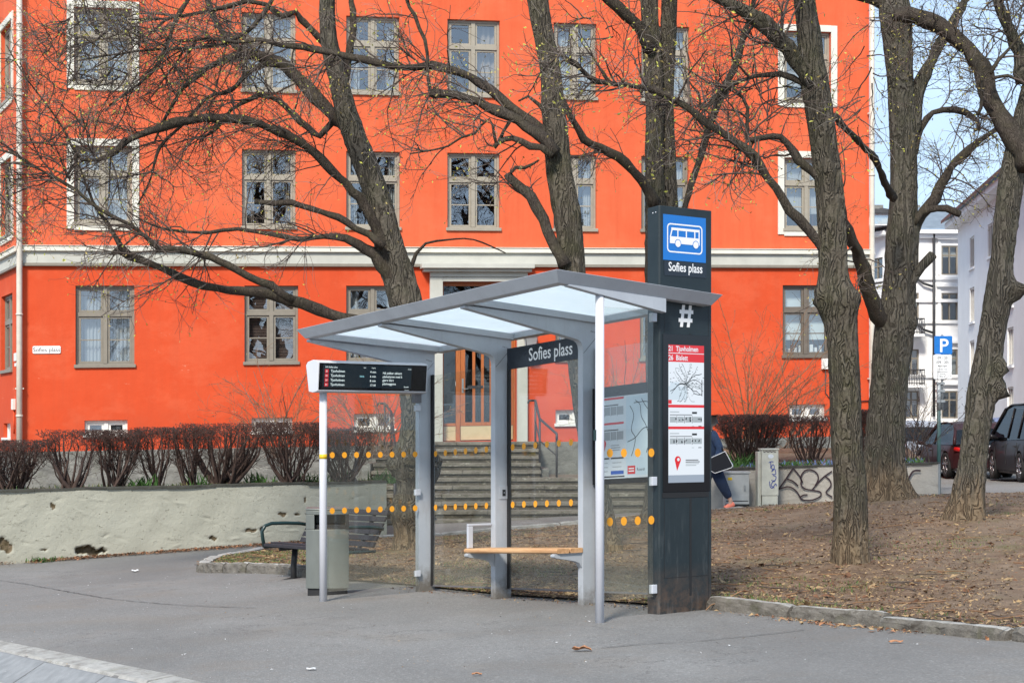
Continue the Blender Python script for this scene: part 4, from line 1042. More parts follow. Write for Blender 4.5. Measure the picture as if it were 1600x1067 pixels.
# roof ring with slanted outer faces
mb=MB()
def ring(ins,dz): return [S(a,b,rc(b)+dz) for a,b in ((AR+ins,BF_+ins),(AL_-ins,BF_+ins),(AL_-ins,BB-ins),(AR+ins,BB-ins))]
R0=ring(0,0);R1=ring(.065,-.085);R2=ring(.15,-.085);R3=ring(.15,-.03);R4=ring(.03,.004)
V=R0+R1+R2+R3+R4; f=[]
for k in range(4):
    j=(k+1)%4
    for r in range(3): f.append((r*4+k,r*4+j,(r+1)*4+j,(r+1)*4+k))
    f.append((16+k,16+j,j,k)); f.append((12+k,12+j,16+j,16+k))
mb.add(V,f,0)
roof=mb.build('roof_frame','alu',sh,bevel=.004)
mb=MB(); G0=.14; q=[S(a,b,rc(b)-.012) for a,b in ((AR+G0,BF_+G0),(AL_-G0,BF_+G0),(AL_-G0,BB-G0),(AR+G0,BB-G0))]; q2=[p+np.array([0,0,-.012]) for p in q]
mb.add(q+q2,[(0,1,2,3),(7,6,5,4),(0,4,5,1),(1,5,6,2),(2,6,7,3),(3,7,4,0)]); mb.build('roof_glass','milky_glass',roof)
# cross beams with posts (L-shaped frames)
def arc(cx,cy,r,a0,a1,n=5): return [(cx+r*math.cos(R(a0+(a1-a0)*i/n)),cy+r*math.sin(R(a0+(a1-a0)*i/n))) for i in range(n+1)]
def frame_at(a,wd,post=True):
    mb=MB(); fn=lambda p,q,w: S(a+w,p,q)
    top=lambda b: rc(b)-.088
    poly=[(BF_+.10,top(BF_+.1)),(.045,top(.045))]
    if post: poly+=[(.045,-.12),(-.14,-.12),(-.14,2.17)]
    else: poly+=[(.045,2.20),(-.14,2.215)]
    if post: poly+=[(-.146,2.205),(-.162,2.232),(-.19,2.25)]
    poly+=[(-.24,2.262),(BF_+.10,top(BF_+.1)-.022)]
    mb.prism(fn,poly,-wd/2,wd/2); 
    # slimmer flange under the roof glass
    mb.prism(lambda p,q,w:S(a+w,p,q),[(BF_+.15,top(BF_)-.0+.0),(BB-.15,top(BB)),(BB-.15,rc(BB)-.03),(BF_+.15,rc(BF_)-.03)],-.055,.055)
    return mb.build('post_and_beam','alu',sh,bevel=.004)
PA=(2.62,1.31,.0)
frames=[frame_at(a,.07) for a in PA]
mb=MB(); tp=lambda b: rc(b)-.0855
mb.prism(lambda p,q,w:S(-1.315+w,p,q),[(-1.30,tp(-1.3)),(-.34,tp(-.34)),(-.34,tp(-.34)-.11),(-1.30,tp(-1.3)-.012)],-.03,.03); mb.build('end_beam','alu',sh,bevel=.003)
# seams, bolts
for a,fo in zip(PA,frames):
    mb=MB(); s=-.0365; 
    mb.quad([S(a+s,-.135,2.14),S(a+s,-.130,2.138),S(a+s,.03,2.30),S(a+s,.026,2.303)])
    for i in range(4): mb.box(S,a+s-.002,a+s,-.055+i*.018,-.047+i*.018,2.325-.004*i,2.333-.004*i)
    mb.build('seam','alu_dark',fo)
# base shoe dirt + sensor plate on middle post
mb=MB(); a=PA[1]-.0355; c=.98; fn=lambda p,q,w:S(a-w,p,q)
mb.prism(fn,[(-.09,c-.06),(.0,c-.06),(.0,c+.06),(-.09,c+.06)],.0,.006,0); mb.prism(fn,[(-.062,c-.03),(-.028,c-.03),(-.028,c+.028),(-.062,c+.028)],.0065,.010,1); mb.prism(fn,[(-.049,c-.006),(-.041,c-.006),(-.041,c+.006),(-.049,c+.006)],.0105,.012,0)
mb.build('button_plate',['alu','gasket'],frames[1],bevel=.001)
# front poles
mb=MB(); mb.tube([S(-1.30,-.97,-.16),S(-1.30,-.97,1.2),S(-1.30,-.97,rc(-.97)-.086)],.034,24); pr=mb.build('front_pole','alu_white',sh)
mb=MB(); fn=lambda p,q,w:S(-1.30+.0+p,-.97-.034-w,q); mb.prism(fn,[(-.0,1.33),(.03,1.33),(.03,1.41),(0,1.41)],-.006,.004,0); mb.build('sticker','bench_green',pr)
mb=MB(); mb.tube([S(2.57,-1.224,-.13),S(2.57,-1.224,1.2),S(2.57,-1.224,2.05)],.036,24); pl_=mb.build('front_pole','alu_white',sh)
mb=MB(); fn=lambda p,q,w:S(2.57+w,-1.224-.037+p*0,q)
mb.tube([S(2.57,-1.224,1.36),S(2.57,-1.224,1.405)],.0366,24,0); mb.build('sticker','yellow_sticker',pl_)
# glass panels -------------------------------------------------
def pane_back(a0,a1,c0=.10,c1=2.17,b=.0):
    mb=MB(); mb.box(S,a0,a1,b,b+.010,c0,c1); return mb.build('glass_panel','shelter_glass',sh)
def dots(parent,fn,p0,p1,n,cs,r=.024,ry=.030):
    mb=MB()
    for c in cs:
        for i in range(n):
            p=p0+(p1-p0)*i/(n-1); poly=[(p+r*math.cos(t),c+ry*math.sin(t)) for t in np.linspace(0,2*np.pi,18,endpoint=False)]
            mb.prism(fn,poly,.0,.0015)
    return mb.build('dot_pattern','dot_orange',parent)
bays=[(1.35,2.575),(.045,1.265),(-1.235,-.045)]
glasses=[pane_back(*b_) for b_ in bays]
CL,CU=.865,1.395
for g,(a0,a1),n in zip(glasses,bays,(7,7,8)):
    if a0>-.5: dots(g,lambda p,q,w:S(p,-.001-w,q),a0+.09,a1-.075,7 if a0>1 else 7,(CL,CU),.028,.030)
    mb=MB(); mb.box(S,a0-.010,a0,-.006,.016,.09,2.18); mb.box(S,a1-.028,a1+.010,-.0062,.0162,.09,2.18); mb.build('gasket','gasket',g)
    mb=MB(); mb.box(S,a0,a1,-.004,.014,.085,.0995); mb.build('edge_strip','alu_dark',g)
# end panels (perpendicular to the bench side)
mb=MB(); mb.box(S,2.565,2.575,-1.18,-.16,.10,1.97); gl=mb.build('glass_panel','shelter_glass',sh); dots(gl,lambda p,q,w:S(2.564-w,p,q),-1.13,-.20,8,(CL,CU),.027,.029)
mb=MB(); mb.box(S,-1.205,-1.195,-.93,-.355,.10,2.36); gr=mb.build('glass_panel','shelter_glass',sh)
dots(gr,lambda p,q,w:S(-1.206-w,p,q),-.795,-.375,4,(.705,1.235),.030,.034)
mb=MB(); mb.box(S,-1.204,-1.196,-.3545,-.350,.10,2.36); mb.build('glass_edge','screen_pale',gr) if False else None
for c in (.16,1.01,2.30):
    mb=MB(); mb.box(S,-1.222,-1.178,-.375,-.325,c-.035,c+.035); mb.build('clamp','alu_light',gr,bevel=.004)
for c in (.22,1.02,1.85):
    mb=MB(); mb.box(S,2.55,2.59,-.20,-.141,c-.03,c+.03); mb.build('clamp','alu_light',gl,bevel=.004)
# name band on the glass of the right bay
mb=MB(); mb.box(S,.045,1.265,-.012,-.002,2.115,2.310-.0); nb=mb.build('name_band','band_navy',sh)
mb=MB(); mb.text('Sofies plass',.164,S(.925,-.0135,2.165),-E1,EZ,0,'LEFT',.010,.88); mb.build('lettering','lettering_white',nb)
mb=MB(); mb.text('Ruter#',.036,S(.135,-.0135,2.205),-E1,EZ,0,'LEFT',.01,.9); mb.text('Ring',.03,S(.135,-.0135,2.178),-E1,EZ,1,'LEFT',.01,.9); mb.build('small_lettering',['red_print','lettering_white'],nb)
# bench -------------------------------------------------------
mb=MB(); 
def plank(b0,b1,a0,a1,skew=0):
    mb=MB(); c0,c1=.435,.478; poly=[(b0,c0+.012),(b0+.012,c0),(b1-.006,c0),(b1,c0+.006),(b1,c1-.006),(b1-.006,c1),(b0+.014,c1),(b0,c1-.012)]
    mb.prism(lambda p,q,w:S(w,p,q),poly,a0,a1); return mb.build('seat_plank','seat_wood',sh,bevel=.003)
plank(-.425,-.290,-.04,1.37); plank(-.282,-.142,-.04,1.37)
for a in (.0,1.31):
    mb=MB(); mb.prism(lambda p,q,w:S(a+w,p,q),[(-.139,.434),(-.425,.434),(-.44,.426),(-.44,.410),(-.425,.400),(-.22,.365),(-.17,.345),(-.139,.30)],-.028,.028); mb.box(S,a-.045,a+.045,-.40,-.16,.4342,.4349); mb.build('seat_bracket','alu',sh,bevel=.004)
mb=MB()
mb.box(S,1.325,1.355,-.405,-.350,.4785,.68); mb.box(S,1.325,1.355,-.405,-.142,.6805,.702); mb.build('armrest','alu_light',sh,bevel=.006)
# poster case on the rear bay by the totem -------------------
mb=MB(); mb.box(S,-1.12,-.045,-.045,-.012,1.01,1.835); pc=mb.build('poster_case','black_gloss',sh,bevel=.003)
PF=lambda p,q,w: S(-.10-p,-.046-w,1.055+q)      # p to the right, q up
mb=MB()
def rect(mb,fn,x0,y0,x1,y1,w,mi=0): mb.quad([fn(x0,y0,w),fn(x1,y0,w),fn(x1,y1,w),fn(x0,y1,w)],mi)
PM=['paper_white','red_print','grey_print','black_print','water_print','blue_print','lettering_white']
rect(mb,PF,0,0,.98,.69,.001,0); poster=mb.build('poster','paper_white',pc)
mb=MB(); pr_=random.Random(3)
rect(mb,PF,.40,0.02,.96,.68,.0015,4)
for (y_,x1) in ((.665,.37),(.455,.37)):
    rect(mb,PF,.02,y_,x1,y_+.018,.002,1); 
    for i in range(3): rect(mb,PF,.03+i*.085,y_-.13,.03+i*.085+.075,y_-.06,.002,2)
    rect(mb,PF,.285,y_-.13,.365,y_-.06,.002,2); rect(mb,PF,.03,y_-.05,.3,y_-.042,.002,3)
    for i in range(4): rect(mb,PF,.03+i*.085,y_-.14,.033+i*.085,y_-.055,.0025,3)
for i in range(3): rect(mb,PF,.20,.275-i*.02,.20+pr_.uniform(.1,.15),.283-i*.02,.002,2)
# plain red pin picture
pin=[(.105+.032*math.cos(t),.30+.032*math.sin(t)) for t in np.linspace(-.5,3.64,14)]+[(.105,.215)]
mb.add([PF(x,y_,.002) for x,y_ in pin],[tuple(range(len(pin)))],1)
rect(mb,PF,.02,.165,.18,.178,.002,3); rect(mb,PF,.20,.165,.37,.178,.002,3); rect(mb,PF,.02,.01,.38,.022,.002,3)
for i in range(3):
    rect(mb,PF,.06,.130-i*.035,.16,.136-i*.035,.002,2); rect(mb,PF,.22,.130-i*.035,.34,.136-i*.035,.002,2); 
    c_=[(.035+.008*math.cos(t),.133-i*.035+.008*math.sin(t)) for t in np.linspace(0,6.28,10,endpoint=False)]; mb.add([PF(x,y_,.002) for x,y_ in c_],[tuple(range(10))],1)
rect(mb,PF,.20,.035,.37,.065,.0025,5)
rect(mb,PF,.42,.03,.52,.10,.002,1); rect(mb,PF,.435,.05,.505,.06,.0025,6); rect(mb,PF,.435,.072,.505,.082,.0025,6)
plc=lambda x,y_: PF(x,y_,.0022)
for pts in ([(.45,.60),(.50,.52),(.47,.40),(.52,.33),(.50,.24),(.47,.18)],[(.52,.64),(.58,.6),(.60,.5),(.66,.42),(.7,.3),(.66,.2)],[(.42,.3),(.52,.33),(.62,.40),(.74,.42),(.9,.5)],[(.6,.65),(.68,.56),(.8,.5),(.86,.38),(.9,.2)],[(.5,.62),(.66,.62),(.8,.58),(.95,.62)]):
    stroke(mb,pts,.007,plc,3,6)
mb.text('Ruter#',.035,PF(.54,.055,.002),-E1,EZ,3)
mb.build('poster_print',PM,poster)
# departures display ------------------------------------------
DS=frame(SO,E1,E2)
A0_,A1_=2.455,2.69; B0_,B1_=-1.345,-.128
mb=MB(); prof=[(A0_-.012,2.265),(A0_+.03,2.285),(A0_+.10,2.295),(A0_+.20,2.285),(A1_,2.255),(A1_-.055,2.0),(A0_+.10,1.985),(A0_+.03,1.99),(A0_+.012,1.995)]
mb.prism(lambda p,q,w:S(p,w,q),prof,B0_,B1_); ds=mb.build('departure_display','alu_white',sh,bevel=.006)
lean=lambda q:A0_-.012+(2.265-q)/.27*.024          # leaning front
DF=lambda p,q,w: S(lean(1.995+q)-w,B0_+p,1.995+q)     # p right, q up from bottom edge
mb=MB(); VV=[DF(.012,.012,.002),DF(1.205,.012,.002),DF(1.205,.262,.002),DF(.012,.262,.002)]; mb.quad(VV); sc=mb.build('screen','black_gloss',ds)
mb=MB(); mb.quad([DF(.05,.035,.003),DF(1.03,.035,.003),DF(1.03,.25,.003),DF(.05,.25,.003)]); mb.build('screen_image','led_navy',sc)
mb=MB(); XD=E2; YD=(DF(0,.1,0)-DF(0,0,0))/.1
T=lambda s,sz,x,y_,mi=0,al='LEFT': mb.text(s,sz,DF(x,y_,.004),XD,YD,mi,al,.01)
T('HH Sofies plass',.021,.075,.218)
T('Spor',.015,.49,.222); T('Avgang',.015,.60,.222,0,'CENTER'); T('17:12',.018,.985,.215)
for i,tm in enumerate(('4 min','6 min','8 min','17:18')):
    y_=.178-i*.042
    mb.quad([DF(.072,y_-.008,.0036),DF(.112,y_-.008,.0036),DF(.112,y_+.026,.0036),DF(.072,y_+.026,.0036)],2)
    T('21',.024,.092,y_,0,'CENTER'); T('Tjuvholmen',.032,.135,y_); T(tm,.029,.63,y_,0,'RIGHT')
T('08:06',.022,.50,.136,1,'RIGHT')
for i,s_ in enumerate(('Nå jobber sikkert','påskeharen med å','gjøre klart','påskeeggene')): T(s_,.030,.705,.170-i*.034)
T('Ruter#',.018,.95,.045); mb.text('Hanover',.014,DF(.96,.016,.004),XD,YD,0)
mb.build('screen_text',['led_white','led_cyan','led_red'],sc)
mb=MB(); mb.box(S,2.53,2.60,-.22,-.145,1.90,1.99); mb.build('display_bracket','alu_dark',ds,bevel=.004)

# ================================================================ TOTEM
TA0,TA1=-1.243,-1.10; TB0,TB1=-.324,.24
TO=S(TA0,(TB0+TB1)/2,0)
to=thing('bus_stop_totem',TO,'tall dark slate totem with blue bus sign and glowing map screen','totem')
TF=lambda p,q,w: S(TA0-w,TB0+p,q)       # face frame: p right, q up, w towards the street end
WD=TB1-TB0
mb=MB(); 
prof=[(TA0+.012,TB0),(TA1,TB0),(TA1,TB1),(TA0+.012,TB1),(TA0,TB1-.012),(TA0,TB0+.012)]
mb.prism(lambda p,q,w:S(p,q,w),prof,-.12,3.18); tb=mb.build('body','totem_paint',to,bevel=.004)
# recessed joints: lower door and side strip
mb=MB()
def line(x0,y0,x1,y1,w=.004):
    mb.prism(lambda p,q,ww:TF(p,q,ww),[(x0,y0),(x1,y0),(x1,y1),(x0,y1)],.0003,.0012)
line(.052,.24,.520,.245); line(.050,.24,.054,2.44); line(.520,.06,.5245,2.44); line(.052,.905,.52,.912); line(.0,2.437,.564,2.441) ; line(.05,2.44,.054,2.62) if False else None
mb.build('panel_joint','gasket',tb)
ty=lambda px,py: None
# photo face -> p,q : solve on plane a=TA0
def tpq(px,py):
    k=(px-800)/F; X0=SO[0]+TA0*E1[0]; Y0=SO[1]+TA0*E1[1]; b=(k*Y0-X0)/(E2[0]-k*E2[1]); P=SO+TA0*E1+b*E2
    z=EYE-(py-HZ)/F*P[1]; return b-TB0, z-P[2]
def rect_px(x0,yt0,yb0,x1,yt1,yb1):
    a=tpq(x0,yt0);b=tpq(x0,yb0);c=tpq(x1,yt1);d=tpq(x1,yb1); return a[0],(b[1]+d[1])/2,c[0],(a[1]+c[1])/2
mb=MB(); x0,y0,x1,y1=rect_px(1036,334,405,1102.5,341,411)
mb.prism(TF,[(x0,y0),(x1,y0),(x1,y1),(x0,y1)],.0004,.003); sg=mb.build('bus_sign','sign_blue',tb)
mb=MB(); cx,cy=(x0+x1)/2,(y0+y1)/2; w_,h_=(x1-x0),(y1-y0)
def rr(cx,cy,w,h,r,n=6): return [(cx+a,cy+b) for a,b in rrect(w/2,h/2,r,n)]
o_=rr(cx,cy-.002,w_*.83,h_*.64,.035); i_=rr(cx,cy-.002,w_*.83-.022,h_*.64-.022,.026); n=len(o_)
mb.add([TF(*p,.0042) for p in o_]+[TF(*p,.0042) for p in i_],[(k,(k+1)%n,n+(k+1)%n,n+k) for k in range(n)])
bw_=w_*.70; bx=cx-bw_/2; by=cy-.045
body=[(bx+.0,by+.0),(bx+bw_,by),(bx+bw_,by+.115),(bx+.02,by+.115),(bx+.0,by+.05)]
# bus silhouette built from bars so that the windows stay open
H_=.125
def bar(a,b,c,d): mb.quad([TF(bx+a,by+b,.0042),TF(bx+c,by+b,.0042),TF(bx+c,by+d,.0042),TF(bx+a,by+d,.0042)])
bar(0,0,bw_,.055); bar(.015,.105,bw_,H_)
xs_=[.012,.085,.175,.265]; 
for xx in (.078,.168,.258,bw_-.012): bar(xx,.055,xx+.012,.105)
mb.quad([TF(bx,by+.055,.0042),TF(bx+.012,by+.055,.0042),TF(bx+.028,by+.105,.0042),TF(bx+.015,by+.105,.0042)])
bus=mb.build('bus_symbol','lettering_white',sg)
mb=MB()
for xx in (.085,.275):
    for r_,w__,mi in ((.034,.0048,1),(.028,.0052,0)):
        c_=[(bx+xx+r_*math.cos(t),by+.002+r_*math.sin(t)) for t in np.linspace(0,6.283,22,endpoint=False)]; mb.add([TF(*p,w__) for p in c_],[tuple(range(22))],mi)
mb.build('bus_wheels',['lettering_white','sign_blue'],sg)
mb=MB(); x0,y0,x1,y1=rect_px(1037.5,405.5,429,1103.5,411.5,435)
mb.prism(TF,[(x0,y0-.0),(x1,y0),(x1,y1-.003),(x0,y1-.003)],.0004,.003); np_=mb.build('name_plate','band_navy',tb)
mb=MB(); mb.text('Sofies plass',.100,TF((x0+x1)/2,(y0+y1)/2-.022,.0036),E2,EZ,0,'CENTER',.014,.80); mb.build('lettering','lettering_white',np_)
mb=MB(); hx,hy=tpq(1071.5,493.5); s_=.026
sl=.012
for dx in (-.036,.036): mb.quad([TF(hx+dx-s_*.6-sl,hy-.088,.0022),TF(hx+dx+s_*.6-sl,hy-.088,.0022),TF(hx+dx+s_*.6+sl,hy+.088,.0022),TF(hx+dx-s_*.6+sl,hy+.088,.0022)])
for dy in (-.034,.034): mb.quad([TF(hx-.073+dy*.14,hy+dy-.015,.0028),TF(hx+.073+dy*.14,hy+dy-.015,.0028),TF(hx+.073+dy*.14,hy+dy+.015,.0028),TF(hx-.073+dy*.14,hy+dy+.015,.0028)])
mb.build('hash_symbol','lettering_white',tb)
# glossy screen window
x0,y0,x1,y1=rect_px(1035.5,520.5,769,1108.5,525,766)
mb=MB(); mb.prism(TF,[(x0,y0),(x1,y0),(x1,y1),(x0,y1)],.0004,.006); mon=mb.build('display_screen','black_gloss',tb,bevel=.002)
mb=MB(); mb.prism(TF,[(x0-.005,y0-.045),(x1-.012,y0-.045),(x1-.012,y0-.004),(x0-.005,y0-.004)],.0004,.0035); mb.build('screen_slot','gasket',tb)
a,b,c,d=rect_px(1043.5,537,754,1099,541,752)
SW,SH=c-a,d-b; SF_=lambda p,q,w: TF(a+p*SW,b+q*SH,.0065+w)
SM=['screen_white','screen_red','screen_grey','screen_ink','screen_water','screen_pale']
mb=MB(); rect(mb,SF_,0,0,1,1,.0005,0); si=mb.build('screen_image','screen_white',mon)
mb=MB()
rect(mb,SF_,0,.942,1,1,.001,1); rect(mb,SF_,0,.876,1,.937,.001,1); rect(mb,SF_,0,0,1,.055,.001,5)
rect(mb,SF_,.0,.60,.52,.70,.0008,4); rect(mb,SF_,.05,.66,.30,.73,.0009,4); rect(mb,SF_,0,.572,.09,.60,.001,1)
rect(mb,SF_,0,.545,1,.566,.001,1); rect(mb,SF_,0,.388,1,.408,.001,1)
mrn=random.Random(8)
plc2=lambda x,y_: SF_(x,y_,.0011)
cxm,cym=.52,.715
for k in range(22):
    t0=k*.571+mrn.uniform(-.2,.2); pts=[]; r_=0.0; x,y_=cxm+mrn.uniform(-.03,.03),cym+mrn.uniform(-.01,.01)
    for j in range(7):
        pts.append((x,y_)); t0+=mrn.uniform(-.5,.5); x+=.085*math.cos(t0); y_+=.028*math.sin(t0)
        x=min(.95,max(.05,x)); y_=min(.865,max(.59,y_))
    stroke(mb,pts,.0055,plc2,3 if k%3 else 2,4)
for k in range(90):
    x=min(.96,max(.04,mrn.gauss(.55,.22))); y_=min(.868,max(.585,mrn.gauss(.73,.06))); rect(mb,SF_,x,y_,x+mrn.uniform(.015,.05),y_+.004,.0012,3)
rect(mb,SF_,.93,.63,.95,.75,.0012,3)
for y0_ in (.545,.388):
    rect(mb,SF_,.04,y0_-.055,.66,y0_-.050,.001,3); rect(mb,SF_,.66,y0_-.045,.80,y0_-.030,.001,3); rect(mb,SF_,.04,y0_-.035,.3,y0_-.028,.001,2)
    for i in range(3):
        rect(mb,SF_,.04+i*.215,y0_-.108,.04+i*.215+.17,y0_-.066,.001,2); rect(mb,SF_,.225+i*.215,y0_-.113,.24+i*.215,y0_-.060,.0012,3)
    rect(mb,SF_,.68,y0_-.108,.94,y0_-.066,.001,2)
    for k in range(18): x=.05+.88*mrn.random(); rect(mb,SF_,x,y0_-.104+.03*mrn.random(),x+.03,y0_-.102+.034*mrn.random(),.0012,3)
    rect(mb,SF_,.65,y0_-.137,.72,y0_-.133,.001,2); rect(mb,SF_,.84,y0_-.137,.93,y0_-.132,.001,3)
pin=[(.26+.085*math.cos(t),.165+.028*math.sin(t)) for t in np.linspace(-.5,3.64,16)]+[(.24,.085)]
mb.add([SF_(x,y_,.001) for x,y_ in pin],[tuple(range(len(pin)))],1)
hl=[(.275+.035*math.cos(t),.168+.012*math.sin(t)) for t in np.linspace(0,6.28,14,endpoint=False)]; mb.add([SF_(x,y_,.0014) for x,y_ in hl],[tuple(range(14))],0)
for i in range(4): rect(mb,SF_,.48,.160-i*.013,.48+(.36,.40,.38,.30)[i],.166-i*.013,.001,3 if i<2 else 2)
o_=mb.build('screen_graphics',SM,si)
mb=MB(); mb.text('21  Tjuvholmen',.058,SF_(.0,.955,.0014),E2,EZ,0,'LEFT',.02,.86); mb.text('26  Bislett',.058,SF_(.0,.889,.0014),E2,EZ,0,'LEFT',.02,.86); mb.build('screen_text','screen_white',si)
# screws
mb=MB()
for q in (3.13,2.50):
    for a_ in (TA0+.04,TA0+.075): mb.tube([S(a_,TB0-.0005,q),S(a_,TB0-.004,q)],.006,10)
mb.build('screw','alu_light',tb)
# ================================================================ LITTER BIN
bc=U(512,924,16.1); bc=np.array([bc[0],16.1,0]); bz=float(G(bc[0],bc[1]))
bc[2]=bz
bn=thing('litter_bin',bc,'weathered grey-green steel litter bin with domed slot behind the thin left pole','litter bin')
BX,BY=np.array([.995,.10,0]),np.array([-.10,.995,0])
Bf=lambda x,y_,z: bc+x*BX+y_*BY+np.array([0,0,z])
hw,hd=.212,.19
def plan(s=1,bul=.055):   # rounded front
    P=[(-hw*s,hd*s)]; n=14
    for i in range(n+1):
        t=-1+2*i/n; P.append((t*hw*s,(-hd+.0-bul*(1-t*t))*s))
    P.append((hw*s,hd*s)); return P
mb=MB(); mb.prism(lambda p,q,w:Bf(p,q,w),plan(.92),-.03,.075); mb.build('base','gasket',bn)
# shell: side columns and front panel below the slot, hood above
pl1=plan()
mb=MB()
mb.prism(lambda p,q,w:Bf(p,q,w),pl1,.07,.655)
side=[(-hw,hd),(-hw,-hd),(-hw*.86,-hd-.013),(-hw*.60,-hd-.032),(-hw*.60,hd)]
mb.prism(lambda p,q,w:Bf(p,q,w),side,.656,.80); mb.box(Bf,-hw*.60,hw,hd-.03,hd,.656,.80)
mb.build('shell','bin_metal',bn,bevel=.004)
mb=MB(); mb.box(Bf,-hw*.58,hw-.03,-hd+.03,hd-.035,.656,.70); mb.box(Bf,hw-.035,hw,-hd-.02,hd-.035,.66,.80); mb.build('inner_bin','gasket',bn)
mb=MB(); mb.prism(lambda p,q,w:Bf(p,q,w),pl1,.801,.845); mb.prism(lambda p,q,w:Bf(p*1.02,q*1.02,w),pl1,.846,.862); mb.build('lid','bin_metal',bn,bevel=.005)
# ================================================================ PARK BENCH
F2=np.array([-.813,-.582,0]); L2=np.array([-.582,.813,0])       # facing, length
bo=np.array([-1.50,17.35,0]); bo[2]=float(G(bo[0],bo[1]))-.10
pb=thing('park_bench',bo,'dark slatted park bench with green tubular armrests behind the litter bin','bench')
Pf=lambda l,f,z: bo+l*L2+f*F2+np.array([0,0,z+l*-.02])
BL=1.65
for f0,z in ((.42,.43),(.33,.445),(.24,.44),(.15,.43),(.07,.42)):
    mb=MB(); mb.prism(lambda p,q,w:Pf(w,p,q),[(f0,z),(f0+.07,z),(f0+.07,z+.035),(f0,z+.035)],-.02,BL); mb.build('seat_slat','bench_slat',pb,bevel=.005)
for i in range(6):
    z=.46+i*.068; f0=.0-i*.035
    mb=MB(); mb.prism(lambda p,q,w:Pf(w,p,q),[(f0,z),(f0+.03,z+.006),(f0+.002,z+.060),(f0-.028,z+.054)],-.02,BL+.0); mb.build('back_slat','bench_slat',pb,bevel=.005)
for l in (.28,1.35):
    mb=MB(); mb.tube([Pf(l,.26,-.1),Pf(l,.26,.2),Pf(l,.24,.42)],.035,10); mb.tube([Pf(l,.44,.41),Pf(l,.24,.42),Pf(l,.03,.43),Pf(l,-.07,.58),Pf(l,-.19,.84)],.024,10); mb.tube([Pf(l,.02,.02),Pf(l,.26,.06),Pf(l,.46,.02)],.03,8); mb.build('leg','gasket',pb)
for l in (-.03,BL+.02):
    mb=MB(); mb.tube([Pf(l,.47,.42),Pf(l,.49,.52),Pf(l,.50,.60),Pf(l,.46,.665),Pf(l,.38,.69),Pf(l,.20,.69),Pf(l,.02,.68),Pf(l,-.10,.66)],.021,12); mb.tube([Pf(l,.47,.42),Pf(l,.0,.42)],.018,10); mb.build('armrest','bench_green',pb)
# ================================================================ CABINETS
def cab(x0,x1,yt,yb,Y,dep,label,mat,extra=None):
    c=U((x0+x1)/2,yb,Y); c[2]=min(c[2],float(G(c[0],Y))+.1); z0=U(0,yb+3,Y)[2]; z1=U(0,yt,Y)[2]; hw=(x1-x0)/F*Y/2
    root=thing('utility_cabinet',(c[0],Y,z0),label,'cabinet'); fn=lambda a,b,q: np.array([c[0]+a,Y+b+.05*a,q])
    return root,fn,hw,z0,z1
r_,fn,hw,z0,z1=cab(1133,1171,736,788,29.9,.35,'low grey metal utility cabinet with small yellow sticker near the walking person','cabinet_grey')
mb=MB(); mb.box(fn,-hw,hw,.0,.35,z0-.0,z1-.04); mb.box(fn,-hw-.02,hw+.02,-.02,.37,z1-.039,z1); mb.build('body','cabinet_grey',r_,bevel=.008)
mb=MB(); mb.box(fn,-hw+.02,hw-.02,-.004,-.0005,z0+.1,z0+.115); mb.box(fn,-hw+.0,hw,-.003,-.0005,z0,z0+.05); mb.build('door_joint','gasket',r_)
mb=MB(); mb.box(fn,-hw+.05,-hw+.13,-.005,-.001,z1-.16,z1-.11); mb.build('sticker','yellow_sticker',r_)
mb=MB(); mb.box(fn,hw-.1,hw-.07,-.02,-.001,z0+.3,z0+.4); mb.build('handle','galvanised',r_)
r_,fn,hw,z0,z1=cab(1190,1216.5,700,789,29.7,.3,'tall narrow beige utility cabinet with blue graffiti tag against the low wall','cabinet_beige')
mb=MB(); mb.box(fn,-hw,hw,.0,.34,z0+.22,z1-.03); mb.box(fn,-hw+.01,hw-.01,.01,.33,z0-.1,z0+.215); mb.box(fn,-hw-.015,hw+.015,-.015,.355,z1-.029,z1); mb.box(fn,-hw-.065,-hw-.001,.05,.34,z0-.1,z1-.06)
mb.build('body','cabinet_beige',r_,bevel=.008)
mb=MB()
cX=(1190+1216.5)/2
def cabp(px,py): return fn((px-cX)/F*29.7,-.006,EYE-(py-HZ)/F*29.7)
for s_ in ([(592,545),(615,535),(632,540)],[(610,535),(612,580),(625,600)],[(605,590),(630,560),(640,585),(622,610)],[(615,620),(645,600),(650,640),(620,640)],[(628,650),(655,665),(640,700),(615,690)],[(600,700),(605,745),(625,755),(650,720),(658,740)],[(640,690),(612,730),(640,755)]):
    stroke(mb,[gz_(*q) for q in s_],1.1,cabp,0,6)
mb.build('graffiti_tag','graffiti_blue',r_)
mb=MB()
for i in range(7): stroke(mb,[gz_(548+i*15,448+(i%2)*6),gz_(556+i*15,458-(i%2)*8),gz_(562+i*15,450)],1.0,cabp,0,4)
mb.build('scrawl','graffiti_black',r_)
mb=MB(); c_=[cabp(*gz_(610+24*math.cos(t),492+18*math.sin(t))) for t in np.linspace(0,6.28,14,endpoint=False)]; mb.add(c_,[tuple(range(14))]); mb.build('sticker','paper_white',r_)
